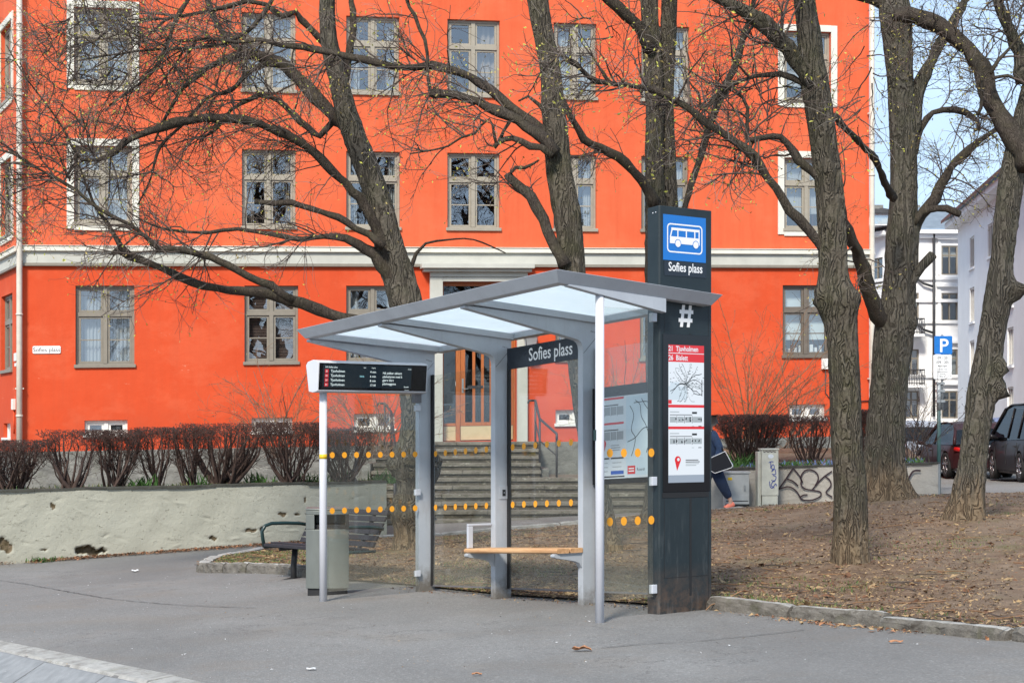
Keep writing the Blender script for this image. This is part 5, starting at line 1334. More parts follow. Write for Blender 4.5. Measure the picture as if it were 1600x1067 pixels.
# ================================================================ PARKING SIGN
Yp=34.0; pz=float(G(U(1470,0,Yp)[0],Yp)); pc_=U(1472,0,Yp)
ps=thing('parking_sign',(pc_[0],Yp,pz),'blue P parking sign with white hours plate on a green post','parking sign')
pxz=lambda px,py: (((px-1472)/F*Yp),EYE-(py-HZ)/F*Yp)
Ps=lambda x,w,z: np.array([pc_[0]+x,Yp-w,z])
mb=MB(); x0,_=pxz(1467,0); mb.tube([Ps(x0,0,pz-.1),Ps(x0,0,pxz(0,598)[1])],.042,12,0); 
mb.build('lower_post','pole_green',ps)
mb=MB(); mb.tube([Ps(.0,0,pxz(0,640)[1]),Ps(.0,0,pxz(0,522)[1])],.028,10,0); mb.tube([Ps(x0,0,pxz(0,640)[1]),Ps(x0,0,pxz(0,597)[1])],.05,10,0)
for y_ in (600,612,628): a_=pxz(0,y_)[1]; mb.box(Ps,x0-.06,.05,-.05,.05,a_,a_+.05)
mb.build('post','galvanised',ps)
mb=MB(); a_=pxz(1459,553);b_=pxz(1487,524.5); cx_,cz_=(a_[0]+b_[0])/2,(a_[1]+b_[1])/2
mb.prism(lambda p,q,w:Ps(p,w,q),[(cx_+u_,cz_+v_) for u_,v_ in rrect((b_[0]-a_[0])/2,(b_[1]-a_[1])/2,.03)],.035,.045,0); pp=mb.build('parking_plate','sign_blue',ps)
mb=MB(); mb.text('P',.40,Ps(cx_+.01,.047,cz_-.145),(1,0,0),EZ,0,'CENTER',.012); mb.build('lettering','lettering_white',pp)
mb=MB(); a_=pxz(1457.5,591.5);b_=pxz(1486,554); cx_,cz_=(a_[0]+b_[0])/2,(a_[1]+b_[1])/2; bt=b_[1]
mb.prism(lambda p,q,w:Ps(p,w,q),[(cx_+u_,cz_+v_) for u_,v_ in rrect((b_[0]-a_[0])/2,(b_[1]-a_[1])/2,.02)],.035,.045,0); hp=mb.build('hours_plate','lettering_white',ps)
mb=MB()
for s_,sz,dz in (('09 - 20',.075,.09),('(09 - 20)',.075,.18),('Mot avgift',.05,.25),('unntatt med',.042,.32),('beboerkort',.042,.37),('Sone 8',.042,.42),('Maks 2 t',.038,.47)): mb.text(s_,sz,Ps(cx_,.047,bt-dz),(1,0,0),EZ,0,'CENTER',.01)
mb.build('lettering','black_print',hp)
# ================================================================ CARS
def car(name,label,cat,x,y,head,L,W,H,kind,pm,group='cars parked along the side street'):
    z=min(float(G(x,y)),9); h=math.atan2(head[1],head[0])
    root=bpy.data.objects.new(name,None); COL.objects.link(root); tag(root,label,cat,group)
    build_car(root,L,W,H,kind,pm); root.location=(x,y,z); root.rotation_euler=(0,0,h); return root
def build_car(root,L,W,H,kind,pm):
    # local frame: +X forward, Y left, Z up, origin at centre on the ground
    if kind=='van': prof=[(-.5,.55,.97,.93),(-.47,.35,1.0,.97),(-.2,.25,1.0,1.0),(.2,.25,1.0,1.0),(.30,.27,.60,1.0),(.44,.32,.52,.97),(.5,.42,.42,.88)]
    wb=L*.60; r=.34 if kind!='van' else .36; half=W/2
    belt={'van':.56,'hatch':.60,'suv':.60}[kind]*H
    # lower body: stations along x with a rounded section
    st=np.linspace(-L/2,L/2,41); VV=[];
    def top(x):
        t=x/L
        if kind=='van': return np.interp(t,[-.5,-.49,.24,.36,.46,.5],[belt*.9,belt,belt*1.0,belt*.93,belt*.80,belt*.55])
        return np.interp(t,[-.5,-.47,-.3,.2,.36,.46,.5],[belt*.80,belt*.98,belt*1.02,belt,belt*.90,belt*.78,belt*.55])
    def hw_(x):
        t=abs(x/L); return half*np.interp(t,[0,.38,.46,.5],[1,.985,.92,.78])
    def arch(x):
        z=.24
        for c in (-wb/2,wb/2):
            d=abs(x-c); R_=r+.07
            if d<R_: z=max(z,math.sqrt(R_*R_-d*d)+r-.02)
        return z
    sec=14
    xs_=sorted(set(list(st)+[c+s*(r+.07)*k for c in (-wb/2,wb/2) for s in (-1,1) for k in (1,.97,.9,.75,.5,.2)]))
    for x in xs_:
        T_=top(x); w=hw_(x); a=arch(x)
        row=[]
        for s in (-1,1):
            pts=[(w*.80,.26 if a<.25 else max(.26,a-.1)),(w*.97,max(a,.26)),(w*1.0,max(a,T_*.55)),(w*.985,T_*.82),(w*.93,T_*.97),(w*.80,T_)]
            row.append([(x,s*p,q) for p,q in pts])
        VV+=row[0]+row[1][::-1]
    n=12; FF=[]
    for i in range(len(xs_)-1):
        for j in range(n-1): FF.append((i*n+j,i*n+j+1,(i+1)*n+j+1,(i+1)*n+j))
    FF.append(tuple(range(n))); FF.append(tuple((len(xs_)-1)*n+j for j in range(n))[::-1])
    mb=MB(); mb.add(VV,FF,0,True); 
    # greenhouse roof + pillars
    if kind=='van': gh=[(-.485,belt),(-.465,H*.95),(-.40,H),(.04,H),(.16,H*.95),(.40,belt*.93)]
    else: gh=[(-.47,belt),(-.40,H*.86),(-.32,H*.97),(-.18,H),(.02,H*.985),(.26,belt)]
    def ghw(z): return half*(.95-.20*(z-belt)/(H-belt))
    # roof skin
    R_=[(x*L,z) for x,z in gh]
    body=mb.build('body',pm,root); 
    for p_ in body.data.polygons: p_.use_smooth=True
    m=body.modifiers.new('s','EDGE_SPLIT'); m.split_angle=R(38)
    mb=MB(); top_=[p for p in R_ if p[1]>H*.84]
    for k in range(len(top_)-1):
        (x0,z0),(x1,z1)=top_[k],top_[k+1]; w0,w1=ghw(z0),ghw(z1)
        ys_=np.linspace(-1,1,7); A=[(x0,y_*w0,z0+.045*(1-y_*y_)) for y_ in ys_]; B=[(x1,y_*w1,z1+.045*(1-y_*y_)) for y_ in ys_]
        mb.add(A+B,[(j,j+1,7+j+1,7+j) for j in range(6)],0,True)
    # pillars as bars on both sides
    for s in (-1,1):
        def bar_(x0,z0,x1,z1,t=.05): mb.tube([(x0,s*(ghw(z0)+.002),z0),(x1,s*(ghw(z1)+.002),z1)],t/2,8)
        bar_(R_[0][0],R_[0][1],top_[0][0],top_[0][1],.09); bar_(top_[-1][0],top_[-1][1],R_[-1][0],R_[-1][1],.07)
        for k in range(len(top_)-1): bar_(top_[k][0],top_[k][1],top_[k+1][0],top_[k+1][1],.05)
        for xx in ((-.02,) if kind!='van' else (-.02,-.24)): bar_(xx*L-.03,belt,xx*L-.05,H*.955,.035)
    mb.build('roof',pm,root)
    # glass shell slightly inside
    mb=MB(); pts=[(x,z) for x,z in R_]
    for s in (-1,1):
        poly=[(x,s*(ghw(z)-.012),z-.01) for x,z in pts]; mb.add(poly,[tuple(range(len(poly)))],0)
    mb.build('side_window','car_glass',root)
    mb=MB(); 
    for (x0,z0),(x1,z1) in ((R_[-1],top_[-1]),(R_[0],top_[0])):
        w0,w1=ghw(z0)-.02,ghw(z1)-.02; mb.add([(x0,-w0,z0),(x0+.03*(1 if x0>0 else -1),0,z0+.01),(x0,w0,z0),(x1,w1,z1),(x1,0,z1+.04),(x1,-w1,z1)],[(0,1,4,5),(1,2,3,4)],0,True)
    mb.build('windscreen','car_glass',root)
    mb=MB(); mb.box(lambda a,b,c:np.array([a,b,c]),-L*.42,L*.22,-half*.86,half*.86,.3,belt*.97); mb.build('cabin','car_trim',root)
    for c in (-wb/2,wb/2):
        for s in (-1,1):
            y0=s*(half-.20); y1=s*(half-.008)
            mb=MB(); sg_=np.linspace(0,2*np.pi,28,endpoint=False)
            prof=[(y0,.70),(y0,.97),(y0+(y1-y0)*.1,1.0),(y0+(y1-y0)*.9,1.0),(y1,.96),(y1,.70),(y1-s*.02,.66)]
            VV=[(c+r*q*math.cos(t),y_,r+r*q*math.sin(t)) for y_,q in prof for t in sg_]
            mb.add(VV,[(i*28+j,i*28+(j+1)%28,(i+1)*28+(j+1)%28,(i+1)*28+j) for i in range(len(prof)-1) for j in range(28)],0,True); wh_=mb.build('wheel','rubber',root)
            mb=MB(); 
            mb.add([(c+r*.67*math.cos(t),y1-s*.05,r+r*.67*math.sin(t)) for t in sg_],[tuple(range(28))],1)
            for k in range(5):
                t=k*1.2566+.3; 
                for d in (-.16,.16): mb.tube([(c+r*.12*math.cos(t),y1-s*.02,r+r*.12*math.sin(t)),(c+r*.66*math.cos(t+d),y1-s*.015,r+r*.66*math.sin(t+d))],.022,6,0)
            mb.tube([(c,y1-s*.04,r),(c,y1-s*.005,r)],r*.16,12,0); mb.tube([(c+r*.66*math.cos(t),y1-s*.02,r+r*.66*math.sin(t)) for t in np.linspace(0,6.2832,25)],.014,6,0)
            mb.build('rim',['hub_metal','gasket'],wh_)
    for s in (-1,1):
        mb=MB(); mb.tube([(-L*.493,s*half*.66,belt*.80),(-L*.487,s*half*.80,belt*.84),(-L*.46,s*half*.925,belt*.87)],.06,8); mb.build('tail_light','lamp_red',root)
        mb=MB(); mb.tube([(L*.488,s*half*.55,belt*.66),(L*.478,s*half*.74,belt*.70),(L*.44,s*half*.90,belt*.76)],.06,8); mb.build('headlight','lamp_clear',root)
        mb=MB(); mb.tube([(L*.20,s*half*.93,belt*.98),(L*.20,s*half*1.08,belt*1.03),(L*.195,s*half*1.16,belt*1.05)],[.03,.06,.05],8); mb.build('mirror',pm,root)
    # shut lines and handles
        mb=MB()
        for xx in (.24,-.02,-.26): mb.box(lambda a,b,c_:np.array([a,b,c_]),xx*L-.005,xx*L+.005,s*half*.99-.006,s*half*.99+.012,.42,belt*.90)
        for xx in (.03,-.22): mb.box(lambda a,b,c_:np.array([a,b,c_]),xx*L,xx*L+.16,s*half*.985,s*half*.985+s*.03,belt*.80,belt*.83)
        mb.build('door_trim','car_trim',root)
    mb=MB(); mb.box(lambda a,b,c:np.array([a,b,c]),-L*.505,-L*.497,-.26,.26,.55,.66); mb.build('number_plate','number_plate',root)
    mb=MB(); mb.box(lambda a,b,c:np.array([a,b,c]),-L*.498,L*.498,-half*.9,half*.9,.18,.27); mb.build('sill_trim','car_trim',root,bevel=.03)
def gzc(x,y): return float(G(x,y))
car('parked_van','black people carrier with silver-edged roof at the right edge behind the rightmost tree','van',13.32,40.1,(.077,1),4.9,1.92,1.90,'van','paint_black')
car('parked_car','dark red-brown hatchback parked right of the parking sign, half hidden by a leaning tree','car',12.75,45.2,(-.02,1),4.35,1.82,1.50,'hatch','paint_dark')
car('parked_car','silver car parked farthest up the street beyond the hedge end','car',12.7,51.5,(-.01,1),4.3,1.8,1.46,'hatch','paint_silver')
car('parked_car','bluish car beyond the black people carrier, seen between the two rightmost parked vehicles','car',16.1,52.5,(0,1),4.4,1.8,1.48,'hatch','paint_blue')
# ================================================================ PERSON
pY=29.6; px_=U(1113,797,pY); pg=max(px_[2],float(G(px_[0],pY)))
def skin_obj(name,verts,edges,radii,mat,parent,root=0,sub=2,origin=None):
    me=bpy.data.meshes.new(name); me.from_pydata([tuple(v) for v in verts],edges,[]); me.materials.append(MATS[mat])
    o=bpy.data.objects.new(name,me); COL.objects.link(o)
    m=o.modifiers.new('Skin','SKIN'); m.use_smooth_shade=True
    for i,r in enumerate(radii):
        d=me.skin_vertices[0].data[i]; d.radius=(r,r) if not isinstance(r,tuple) else r; d.use_root=(i==root)
    s=o.modifiers.new('Subsurf','SUBSURF'); s.levels=sub; s.render_levels=sub
    if parent is not None: o.parent=parent
    return o
# the person walks to the left (-X); local frame x back(+right in picture), y away, z up
pe=skin_obj('person',[(0,0,.95),(0,0,1.12),(-.02,0,1.36),(-.03,0,1.46),(-.05,0,1.54),(-.06,0,1.64),(-.055,0,1.72),
    (.02,-.10,.90),(.16,-.10,.52),(.34,-.10,.16),(.27,-.10,.055),      # near leg trailing, heel lifting
    (0,.10,.90),(-.16,.10,.50),(-.26,.10,.10),(-.38,.10,.045),
    (-.02,-.17,1.40),(.10,-.22,1.14),(.02,-.25,.93),(-.02,-.25,.86),
    (-.02,.17,1.40),(-.14,.22,1.14),(-.26,.20,.96),(-.30,.19,.90)],
   [(0,1),(1,2),(2,3),(3,4),(4,5),(5,6),(0,7),(7,8),(8,9),(9,10),(0,11),(11,12),(12,13),(13,14),(2,15),(15,16),(16,17),(17,18),(2,19),(19,20),(20,21),(21,22)],
   [(.13,.15),(.12,.14),(.12,.17),.055,.055,(.085,.075),.06,.085,.06,.042,.035,.085,.06,.042,.035,.055,.042,.03,.028,.055,.042,.03,.028],'skin',None)
pe.location=(px_[0],pY,pg+.0); tag(pe,'person in dark blue jacket and loose navy trousers walking left behind the totem','person')
def child(nm,v,e,r,mat,sub=2): return skin_obj(nm,v,e,r,mat,pe,0,sub)
child('jacket',[(0,0,.86),(.01,0,1.08),(-.01,0,1.34),(-.03,0,1.46),(-.01,-.18,1.40),(.12,-.24,1.14),(.04,-.27,.93),(-.01,.18,1.40),(-.14,.24,1.14),(-.25,.21,.98)],
   [(0,1),(1,2),(2,3),(2,4),(4,5),(5,6),(2,7),(7,8),(8,9)],[(.19,.20),(.175,.19),(.16,.19),.085,.095,.075,.06,.095,.075,.06],'jacket_blue')
child('trousers',[(0,0,.95),(.03,-.10,.82),(.15,-.11,.52),(.31,-.10,.22),(-.02,.10,.82),(-.16,.10,.50),(-.26,.10,.17)],[(0,1),(1,2),(2,3),(0,4),(4,5),(5,6)],[(.17,.19),.13,.115,.075,.13,.115,.085],'trousers_navy')
child('hair',[(-.03,0,1.66),(-.03,0,1.75),(.0,0,1.60)],[(0,1),(0,2)],[.105,.08,.085],'hair_dark')
for (x0,z0,x1,z1,y_) in ((.40,.14,.20,.035,-.10),(-.24,.055,-.46,.045,.10)):
    child('shoe',[(x0,y_,z0),((x0+x1)/2,y_,(z0+z1)/2-.0),(x1,y_,z1)],[(0,1),(1,2)],[(.045,.055),(.045,.055),(.035,.05)],'shoe_coral')
# fingers of both hands
for hx,hy,hz in ((-.02,-.25,.86),(-.30,.19,.90)):
    for k in range(4):
        dx=-.03+.02*k; ln_=(.07,.082,.078,.062)[k]
        child('finger',[(hx+dx,hy,hz-.02),(hx+dx-.006,hy+.004,hz-.02-ln_*.55),(hx+dx-.016,hy+.016,hz-.02-ln_)],[(0,1),(1,2)],[.010,.009,.007],'skin',1)
    child('thumb',[(hx-.03,hy,hz+.0),(hx-.055,hy+.012,hz-.03),(hx-.06,hy+.02,hz-.055)],[(0,1),(1,2)],[.011,.010,.008],'skin',1)
mbp=MB(); Pp=lambda x,y_,z: np.array([px_[0]+x,pY+y_,pg+z])
bg=thing('shoulder_bag',Pp(.14,-.32,.90),'black shoulder bag with white piping carried by the walking person','bag')
def bagpoly(s): 
    base=[(-.12,.96),(.19,1.10),(.33,.84),(.30,.80),(.0,.70),(-.16,.80)]
    c=(.08,.89); return [(c[0]+(a-c[0])*s,c[1]+(b-c[1])*s) for a,b in base]
mbp.prism(lambda p,q,w:Pp(p,-.36+w,q),bagpoly(.97),0,.11); mbp.build('bag_body','bag_black',bg,bevel=.02)
mbp=MB(); P_=[Pp(a,-.365,b) for a,b in bagpoly(1.0)]; mbp.tube(P_+[P_[0],P_[1]],.007,8); mbp.build('piping','lettering_white',bg)
mbp=MB(); mbp.tube([Pp(.17,-.32,1.08),Pp(.10,-.25,1.25),Pp(.0,-.14,1.48),Pp(-.03,.05,1.50),Pp(-.10,-.12,1.2),Pp(-.12,-.31,.96)],.014,8); mbp.build('strap','bag_black',bg)
# ================================================================ small things on the ground
def scrap(px,py,w,h,rot,mat,name,label,cat,curl=.01,seed=0):
    c=GP(px,py); r=np.random.default_rng(seed); n=6; VV=[]
    ca,sa=math.cos(rot),math.sin(rot)
    for j in range(n+1):
        for i in range(n+1):
            x=(i/n-.5)*w*(1-.25*(2*j/n-1)**2*(mat=='leaf_brown')); y_=(j/n-.5)*h; z=.012+curl*(math.sin(i*1.3+seed)+math.cos(j*1.1+seed*2)+1.6)*.5+abs(r.normal(0,curl*.15))
            VV.append((c[0]+x*ca-y_*sa,c[1]+x*sa+y_*ca,c[2]+z))
    I=[(j*(n+1)+i,j*(n+1)+i+1,(j+1)*(n+1)+i+1,(j+1)*(n+1)+i) for j in range(n) for i in range(n)]
    V2=[(x,y_,z-.003) for x,y_,z in VV]; m_=len(VV)
    mb=MB(); mb.add(VV+V2,I+[tuple(k+m_ for k in f)[::-1] for f in I],0); o=mb.build(name,mat,None,origin=c); tag(o,label,cat); return o
scrap(211,893,.09,.10,.3,'paper_scrap','paper_scrap','small crumpled white paper scrap on the asphalt before the cream wall','litter',.012,1)
scrap(486,1048,.055,.035,.1,'paper_scrap','paper_scrap','flat white paper scrap on the foreground pavement','litter',.004,2)
scrap(909,1018,.13,.055,-.15,'leaf_brown','dry_leaf','curled brown dry leaf on the pavement in front of the bus shelter','leaf',.014,3)
scrap(745,1056,.06,.02,.0,'leaf_brown','dry_leaf','tiny brown leaf at the bottom edge of the pavement','leaf',.006,4)
scrap(1400,1005,.10,.03,.1,'leaf_brown','dry_leaf','thin brown leaf on the asphalt before the granite kerb on the right','leaf',.008,5)
# ================================================================ TREES
def cr(P, step):
    P=np.array(P,float); out=[]
    for i in range(len(P)-1):
        p0=P[max(i-1,0)];p1=P[i];p2=P[i+1];p3=P[min(i+2,len(P)-1)]
        n=max(1,int(np.linalg.norm((p2-p1)[:3])/step))
        for k in range(n):
            f=k/n; out.append(.5*((2*p1)+(-p0+p2)*f+(2*p0-5*p1+4*p2-p3)*f*f+(-p0+3*p1-3*p2+p3)*f**3))
    out.append(P[-1]); return np.array(out)
def limb(pts, Y, step=.10, dY=None):
    """(px,py,width px[,extra depth]) -> xyz+radius"""
    L=[]
    for i,p in enumerate(pts):
        y_=Y+(p[3] if len(p)>3 else 0)+(dY*i/(len(pts)-1) if dY else 0); q=U(p[0],p[1],y_); L.append([*q,p[2]*y_/F/2])
    return cr(L,step)
def trunk_mesh(name, L, mat, parent, seed=0, sides=28, wob=.05, flare=None, lumps=(), jit=.0):
    P=L[:,:3].copy(); r=L[:,3].copy(); rg=np.random.default_rng(seed)
    mb=MB(); T=np.gradient(P,axis=0); T/=np.linalg.norm(T,axis=1)[:,None]
    ang=np.linspace(0,2*np.pi,sides,endpoint=False); VV=[]; u=np.array([1.,0,0]); ph=rg.random(8)*6.28
    z0=P[:,2].min()
    for i in range(len(P)):
        u=u-T[i]*np.dot(u,T[i]); u/=np.linalg.norm(u); w=np.cross(T[i],u)
        rr=r[i]*(1+wob*(np.sin(3*ang+ph[0]+i*.06)+.7*np.sin(5*ang+ph[1]-i*.09)+.5*np.sin(7*ang+ph[2]+i*.13)+.5*np.sin(2*ang+ph[3]+.2*i)))
        rr=rr*(1+wob*.9*rg.normal(0,.5,sides))
        if flare:
            h=P[i,2]-z0; f=flare*math.exp(-h/.22); rr=rr*(1+f*(.55+.45*np.sin(5*ang+ph[4])+.25*np.sin(8*ang+ph[5])))
        q=P[i]+np.outer(np.cos(ang)*rr,u)+np.outer(np.sin(ang)*rr,w)
        for lx,ly,lz,lr,la in lumps:
            c=np.array([lx,ly,lz]); d=np.linalg.norm(q-c,axis=1); k=la*np.exp(-(d/lr)**2)*(1+.35*np.sin(q[:,2]*40+ang*4)+.3*rg.normal(0,.5,sides)); 
            out=(q-P[i]); out/=np.linalg.norm(out,axis=1)[:,None]; q=q+out*k[:,None]
        VV.append(q)
    VV=np.concatenate(VV); n=len(P); I=np.arange(n-1)[:,None]*sides; j=np.arange(sides)[None,:]; k=(j+1)%sides
    Q=np.stack([(I+j).ravel(),(I+k).ravel(),(I+sides+k).ravel(),(I+sides+j).ravel()],1)
    mb.add(VV,[tuple(q) for q in Q]+[tuple((n-1)*sides+j_ for j_ in range(sides))],0,True)
    return mb.build(name,mat,parent)
def limb_mesh(L, mat, parent, seed=0, name='limb'):
    mb=MB(); rg=np.random.default_rng(seed); P=L[:,:3].copy(); n=len(P)
    r=L[:,3]*(1+.10*np.sin(np.arange(n)*1.1+seed)+rg.normal(0,.07,n)); P[1:-1]+=rg.normal(0,1,(n-2,3))*L[1:-1,3:4]*.12
    mb.tube(P,r,12 if L[:,3].max()>.04 else 8,0,.12,True,seed); return mb.build(name,mat,parent)
def children(P, R_, n, len_rng, rad, ang_rng, K, seed, wig=.22, trop=(0,0,0), tmin=.15, tmax=1.0, towards=None, taper=.35, curve=.0):
    """P (M,K0,3) parents -> n child twigs (n,K,3), radii (n,K)"""
    g=np.random.default_rng(seed); M,K0,_=P.shape
    seg=np.linalg.norm(np.diff(P,axis=1),axis=2).sum(1); m=g.choice(M,n,p=seg/seg.sum()); t=g.uniform(tmin,tmax,n)*(K0-1)
    i=np.minimum(t.astype(int),K0-2); f=(t-i)[:,None]
    base=P[m,i]*(1-f)+P[m,i+1]*f; tan=P[m,i+1]-P[m,i]; tan/=np.linalg.norm(tan,axis=1)[:,None]+1e-9
    rnd_=g.normal(size=(n,3)); perp=rnd_-tan*(rnd_*tan).sum(1)[:,None]; perp/=np.linalg.norm(perp,axis=1)[:,None]+1e-9
    a=np.radians(g.uniform(*ang_rng,n))[:,None]; d=tan*np.cos(a)+perp*np.sin(a)
    ln=g.uniform(*len_rng,n)*(1-.45*(t/(K0-1))); out=np.zeros((n,K,3)); out[:,0]=base; st=(ln/(K-1))[:,None]
    tr=np.array(trop); cv=g.normal(size=(n,3))*curve
    for k in range(1,K):
        d=d+g.normal(size=(n,3))*wig+tr+cv
        d/=np.linalg.norm(d,axis=1)[:,None]; out[:,k]=out[:,k-1]+d*st
    pr=R_[m,i]; r0=np.minimum(rad*g.uniform(.7,1.2,n),pr*.8); rad_=r0[:,None]*np.linspace(1,taper,K)[None,:]
    return out,rad_
def twig_arrays(P,R_,sides=3):
    M,K,_=P.shape; d=P[:,-1]-P[:,0]; d/=np.linalg.norm(d,axis=1)[:,None]+1e-9
    ref=np.where(np.abs(d[:,2:3])<.9,np.array([[0,0,1.]]),np.array([[1.,0,0]])); u=np.cross(d,ref); u/=np.linalg.norm(u,axis=1)[:,None]+1e-9; w=np.cross(d,u)
    an=np.arange(sides)*2*np.pi/sides
    V=P[:,:,None,:]+R_[:,:,None,None]*(np.cos(an)[None,None,:,None]*u[:,None,None,:]+np.sin(an)[None,None,:,None]*w[:,None,None,:])
    V=V.reshape(-1,3); b=(np.arange(M)[:,None,None]*K+np.arange(K-1)[None,:,None])*sides; j=np.arange(sides)[None,None,:]; k=(j+1)%sides
    Q=np.stack([(b+j).ravel(),(b+k).ravel(),(b+sides+k).ravel(),(b+sides+j).ravel()],1)
    return V,Q
def twig_mesh(name, sets, mats, parent):
    Vs=[];Qs=[];mi=[];n=0
    for (P,R_,m,s) in sets:
        V,Q=twig_arrays(P,R_,s); Vs.append(V);Qs.append(Q+n);mi.append(np.full(len(Q),m)); n+=len(V)
    return arrmesh(name,np.concatenate(Vs),np.concatenate(Qs),mats,parent,np.concatenate(mi),smooth=True)
def leaf_mesh(name, C, size, mats, parent, seed, asp=.45, drop=.5):
    g=np.random.default_rng(seed); n=len(C); s=g.uniform(size*.6,size*1.3,n)[:,None]
    a=g.normal(size=(n,3)); a[:,2]-=drop; a/=np.linalg.norm(a,axis=1)[:,None]; b=np.cross(a,g.normal(size=(n,3))); b/=np.linalg.norm(b,axis=1)[:,None]+1e-9
    c_=np.cross(a,b)
    V=np.stack([C, C+a*s*.5+b*s*asp*.5+c_*s*.1, C+a*s, C+a*s*.5-b*s*asp*.5+c_*s*.1],1).reshape(-1,3); Q=np.arange(n*4).reshape(n,4)
    return arrmesh(name,V,Q,mats,parent,g.integers(0,len(mats),n))
def ends(P,frac,seed):
    g=np.random.default_rng(seed); idx=g.random(len(P))<frac; return P[idx,-1]
def resamp3(L,K=14):
    t=np.linspace(0,len(L)-1,K); i=np.arange(len(L)); return np.stack([np.interp(t,i,L[:,k]) for k in range(4)],1)
def crown(parent, limbs, nA,nB,nC, seed, lenA=(.7,1.8), lenB=(.35,.9), lenC=(.15,.5), trop=(0,0,.0), pale=.25, budn=.5, bud='bud_green', fwd=0.0, wig=.2, tminA=.25):
    Ls=[resamp3(l,16) for l in limbs]; P0=np.stack([l[:,:3] for l in Ls]); R0=np.stack([l[:,3] for l in Ls])
    A,RA=children(P0,R0,nA,lenA,.012,(30,75),9,seed,wig*.8,trop,tminA,1.0,curve=.05)
    B,RB=children(np.concatenate([A]),RA,nB,lenB,.0055,(25,70),7,seed+1,wig,trop,.15,1.0,curve=.08)
    C_,RC=children(B,RB,nC,lenC,.0029,(20,65),5,seed+2,wig*1.1,trop,.1,1.0,taper=.55,curve=.1)
    g=np.random.default_rng(seed+3); np_=int(len(C_)*pale)
    br=twig_mesh('branches',[(A,RA,0,5),(B,RB,0,4)],['twig_dark'],parent)
    tw=twig_mesh('twigs',[(C_[np_:],np.maximum(RC[np_:],.0016),0,3),(C_[:np_],np.maximum(RC[:np_],.0018),1,3)],['twig_dark','twig_pale'],parent)
    E=np.concatenate([ends(C_,budn,seed+4),ends(B,budn,seed+5)])
    if len(E): leaf_mesh('buds',E,.040,[bud,'bud_tan'],parent,seed+6)
def tree(loc,label):
    return thing('bare_tree',loc,label,'tree','bare early spring trees around the bus stop')

# --- T0: old burled tree behind the left end of the shelter
Y=21.0; b=U(645,862,Y); t0=tree((b[0],Y,float(G(b[0],Y))),'gnarled tree with burls behind the left shelter panel, spreading far left over the facade')
t0L=limb([(643,880,64),(641,862,60),(639,845,48),(637,825,42),(640,805,46),(642,780,44),(645,755,44),(646,725,48),(647,690,46),(648,650,44),(646,600,44),(644,560,44),(641,520,46),(636,480,50),(626,440,48),(613,400,46),(603,360,42),(592,315,40),(580,280,39),(567,245,38),(553,210,36),(540,170,33),(530,130,29),(521,95,27),(514,60,25),(511,20,24),(512,-30,22),(505,-90,19),(520,-150,15)],Y,.07)
lump=lambda px,py,lr,la,dy=-.25: (*U(px,py,Y+dy),lr,la)
trunk_mesh('trunk',t0L,'bark_old',t0,3,40,.06,.45,[lump(620,722,.20,.15,-.08),lump(667,728,.24,.16,-.08),lump(640,715,.2,.12),lump(622,795,.17,.13,-.05),lump(662,802,.18,.13,-.05),lump(640,800,.15,.09),lump(640,655,.1,.05),lump(606,462,.10,.07),lump(628,400,.12,.06)])
L1=limb([(628,452,30),(606,405,24),(585,345,17),(560,308,15),(540,287,14),(510,255,14),(472,222,14),(422,199,15),(380,188,15),(337,184,14),(300,188,13),(270,193,13),(236,205,12),(202,218,10),(182,235,9),(165,246,8),(150,251,8),(128,249,6),(112,228,4),(96,196,3),(70,160,2.4),(34,112,2),(10,70,1.5)],Y,dY=-1.6)
L1b=limb([(630,470,34),(607,425,26),(583,398,22),(560,382,16),(540,372,12),(506,369,9),(472,374,9),(440,368,7),(405,363,6),(371,357,6),(321,363,5),(270,359,4),(235,350,3),(200,330,2)],Y,dY=-.8)
L2=limb([(577,252,26),(556,224,24),(532,187,20),(506,162,20),(485,142,20),(466,122,18),(448,105,18),(429,95,18),(405,86,16),(380,84,14),(350,94,11),(321,108,10),(303,122,8),(287,136,7),(272,160,5),(255,190,4),(240,225,3)],Y,dY=.8)
L2b=limb([(430,96,11),(400,90,11),(375,78,10),(352,58,9),(336,30,8),(325,0,7),(318,-40,6)],Y+.6)
L2c=limb([(452,104,12),(420,100,10),(395,108,8),(360,140,7),(325,152,6),(290,190,5),(250,230,5),(235,280,3),(215,320,2)],Y+.4,dY=-1.0)
L4=limb([(655,545,26),(625,525,22),(590,512,20),(560,503,19),(533,495,18),(500,483,17),(472,476,17),(445,467,18),(422,460,17),(395,456,15),(371,454,15),(340,450,14),(317,446,13),(300,440,13),(280,431,13),(260,421,13),(236,411,12),(220,405,12),(202,398,13),(192,392,12),(182,391,10),(176,396,7)],Y,dY=-1.2)
L5=limb([(460,470,14),(440,458,14),(422,447,13),(404,438,12),(388,430,12),(370,420,12),(354,413,11),(330,402,11),(304,395,11),(287,391,10),(270,389,9),(250,388,10),(238,380,10),(228,370,7),(219,362,6),(205,352,6),(192,346,6),(169,334,6),(142,317,6),(118,297,5),(92,281,5),(67,267,4),(40,252,4),(20,240,3),(-10,232,3)],Y-.9,dY=-.6)
L4b=limb([(200,397,11),(189,384,9),(181,371,8),(175,360,8),(169,350,6),(155,332,5),(145,314,4),(135,290,4),(125,262,3),(112,235,2)],Y-1.2)
L7=limb([(600,385,14),(575,366,12),(557,357,10),(540,345,10),(515,335,10),(489,327,10),(470,320,9),(456,317,9),(430,317,9),(410,315,9),(398,315,8)],Y-.3)
L8=limb([(535,150,14),(540,110,13),(548,70,12),(552,30,10),(549,-10,9),(556,-60,8)],Y+.3)
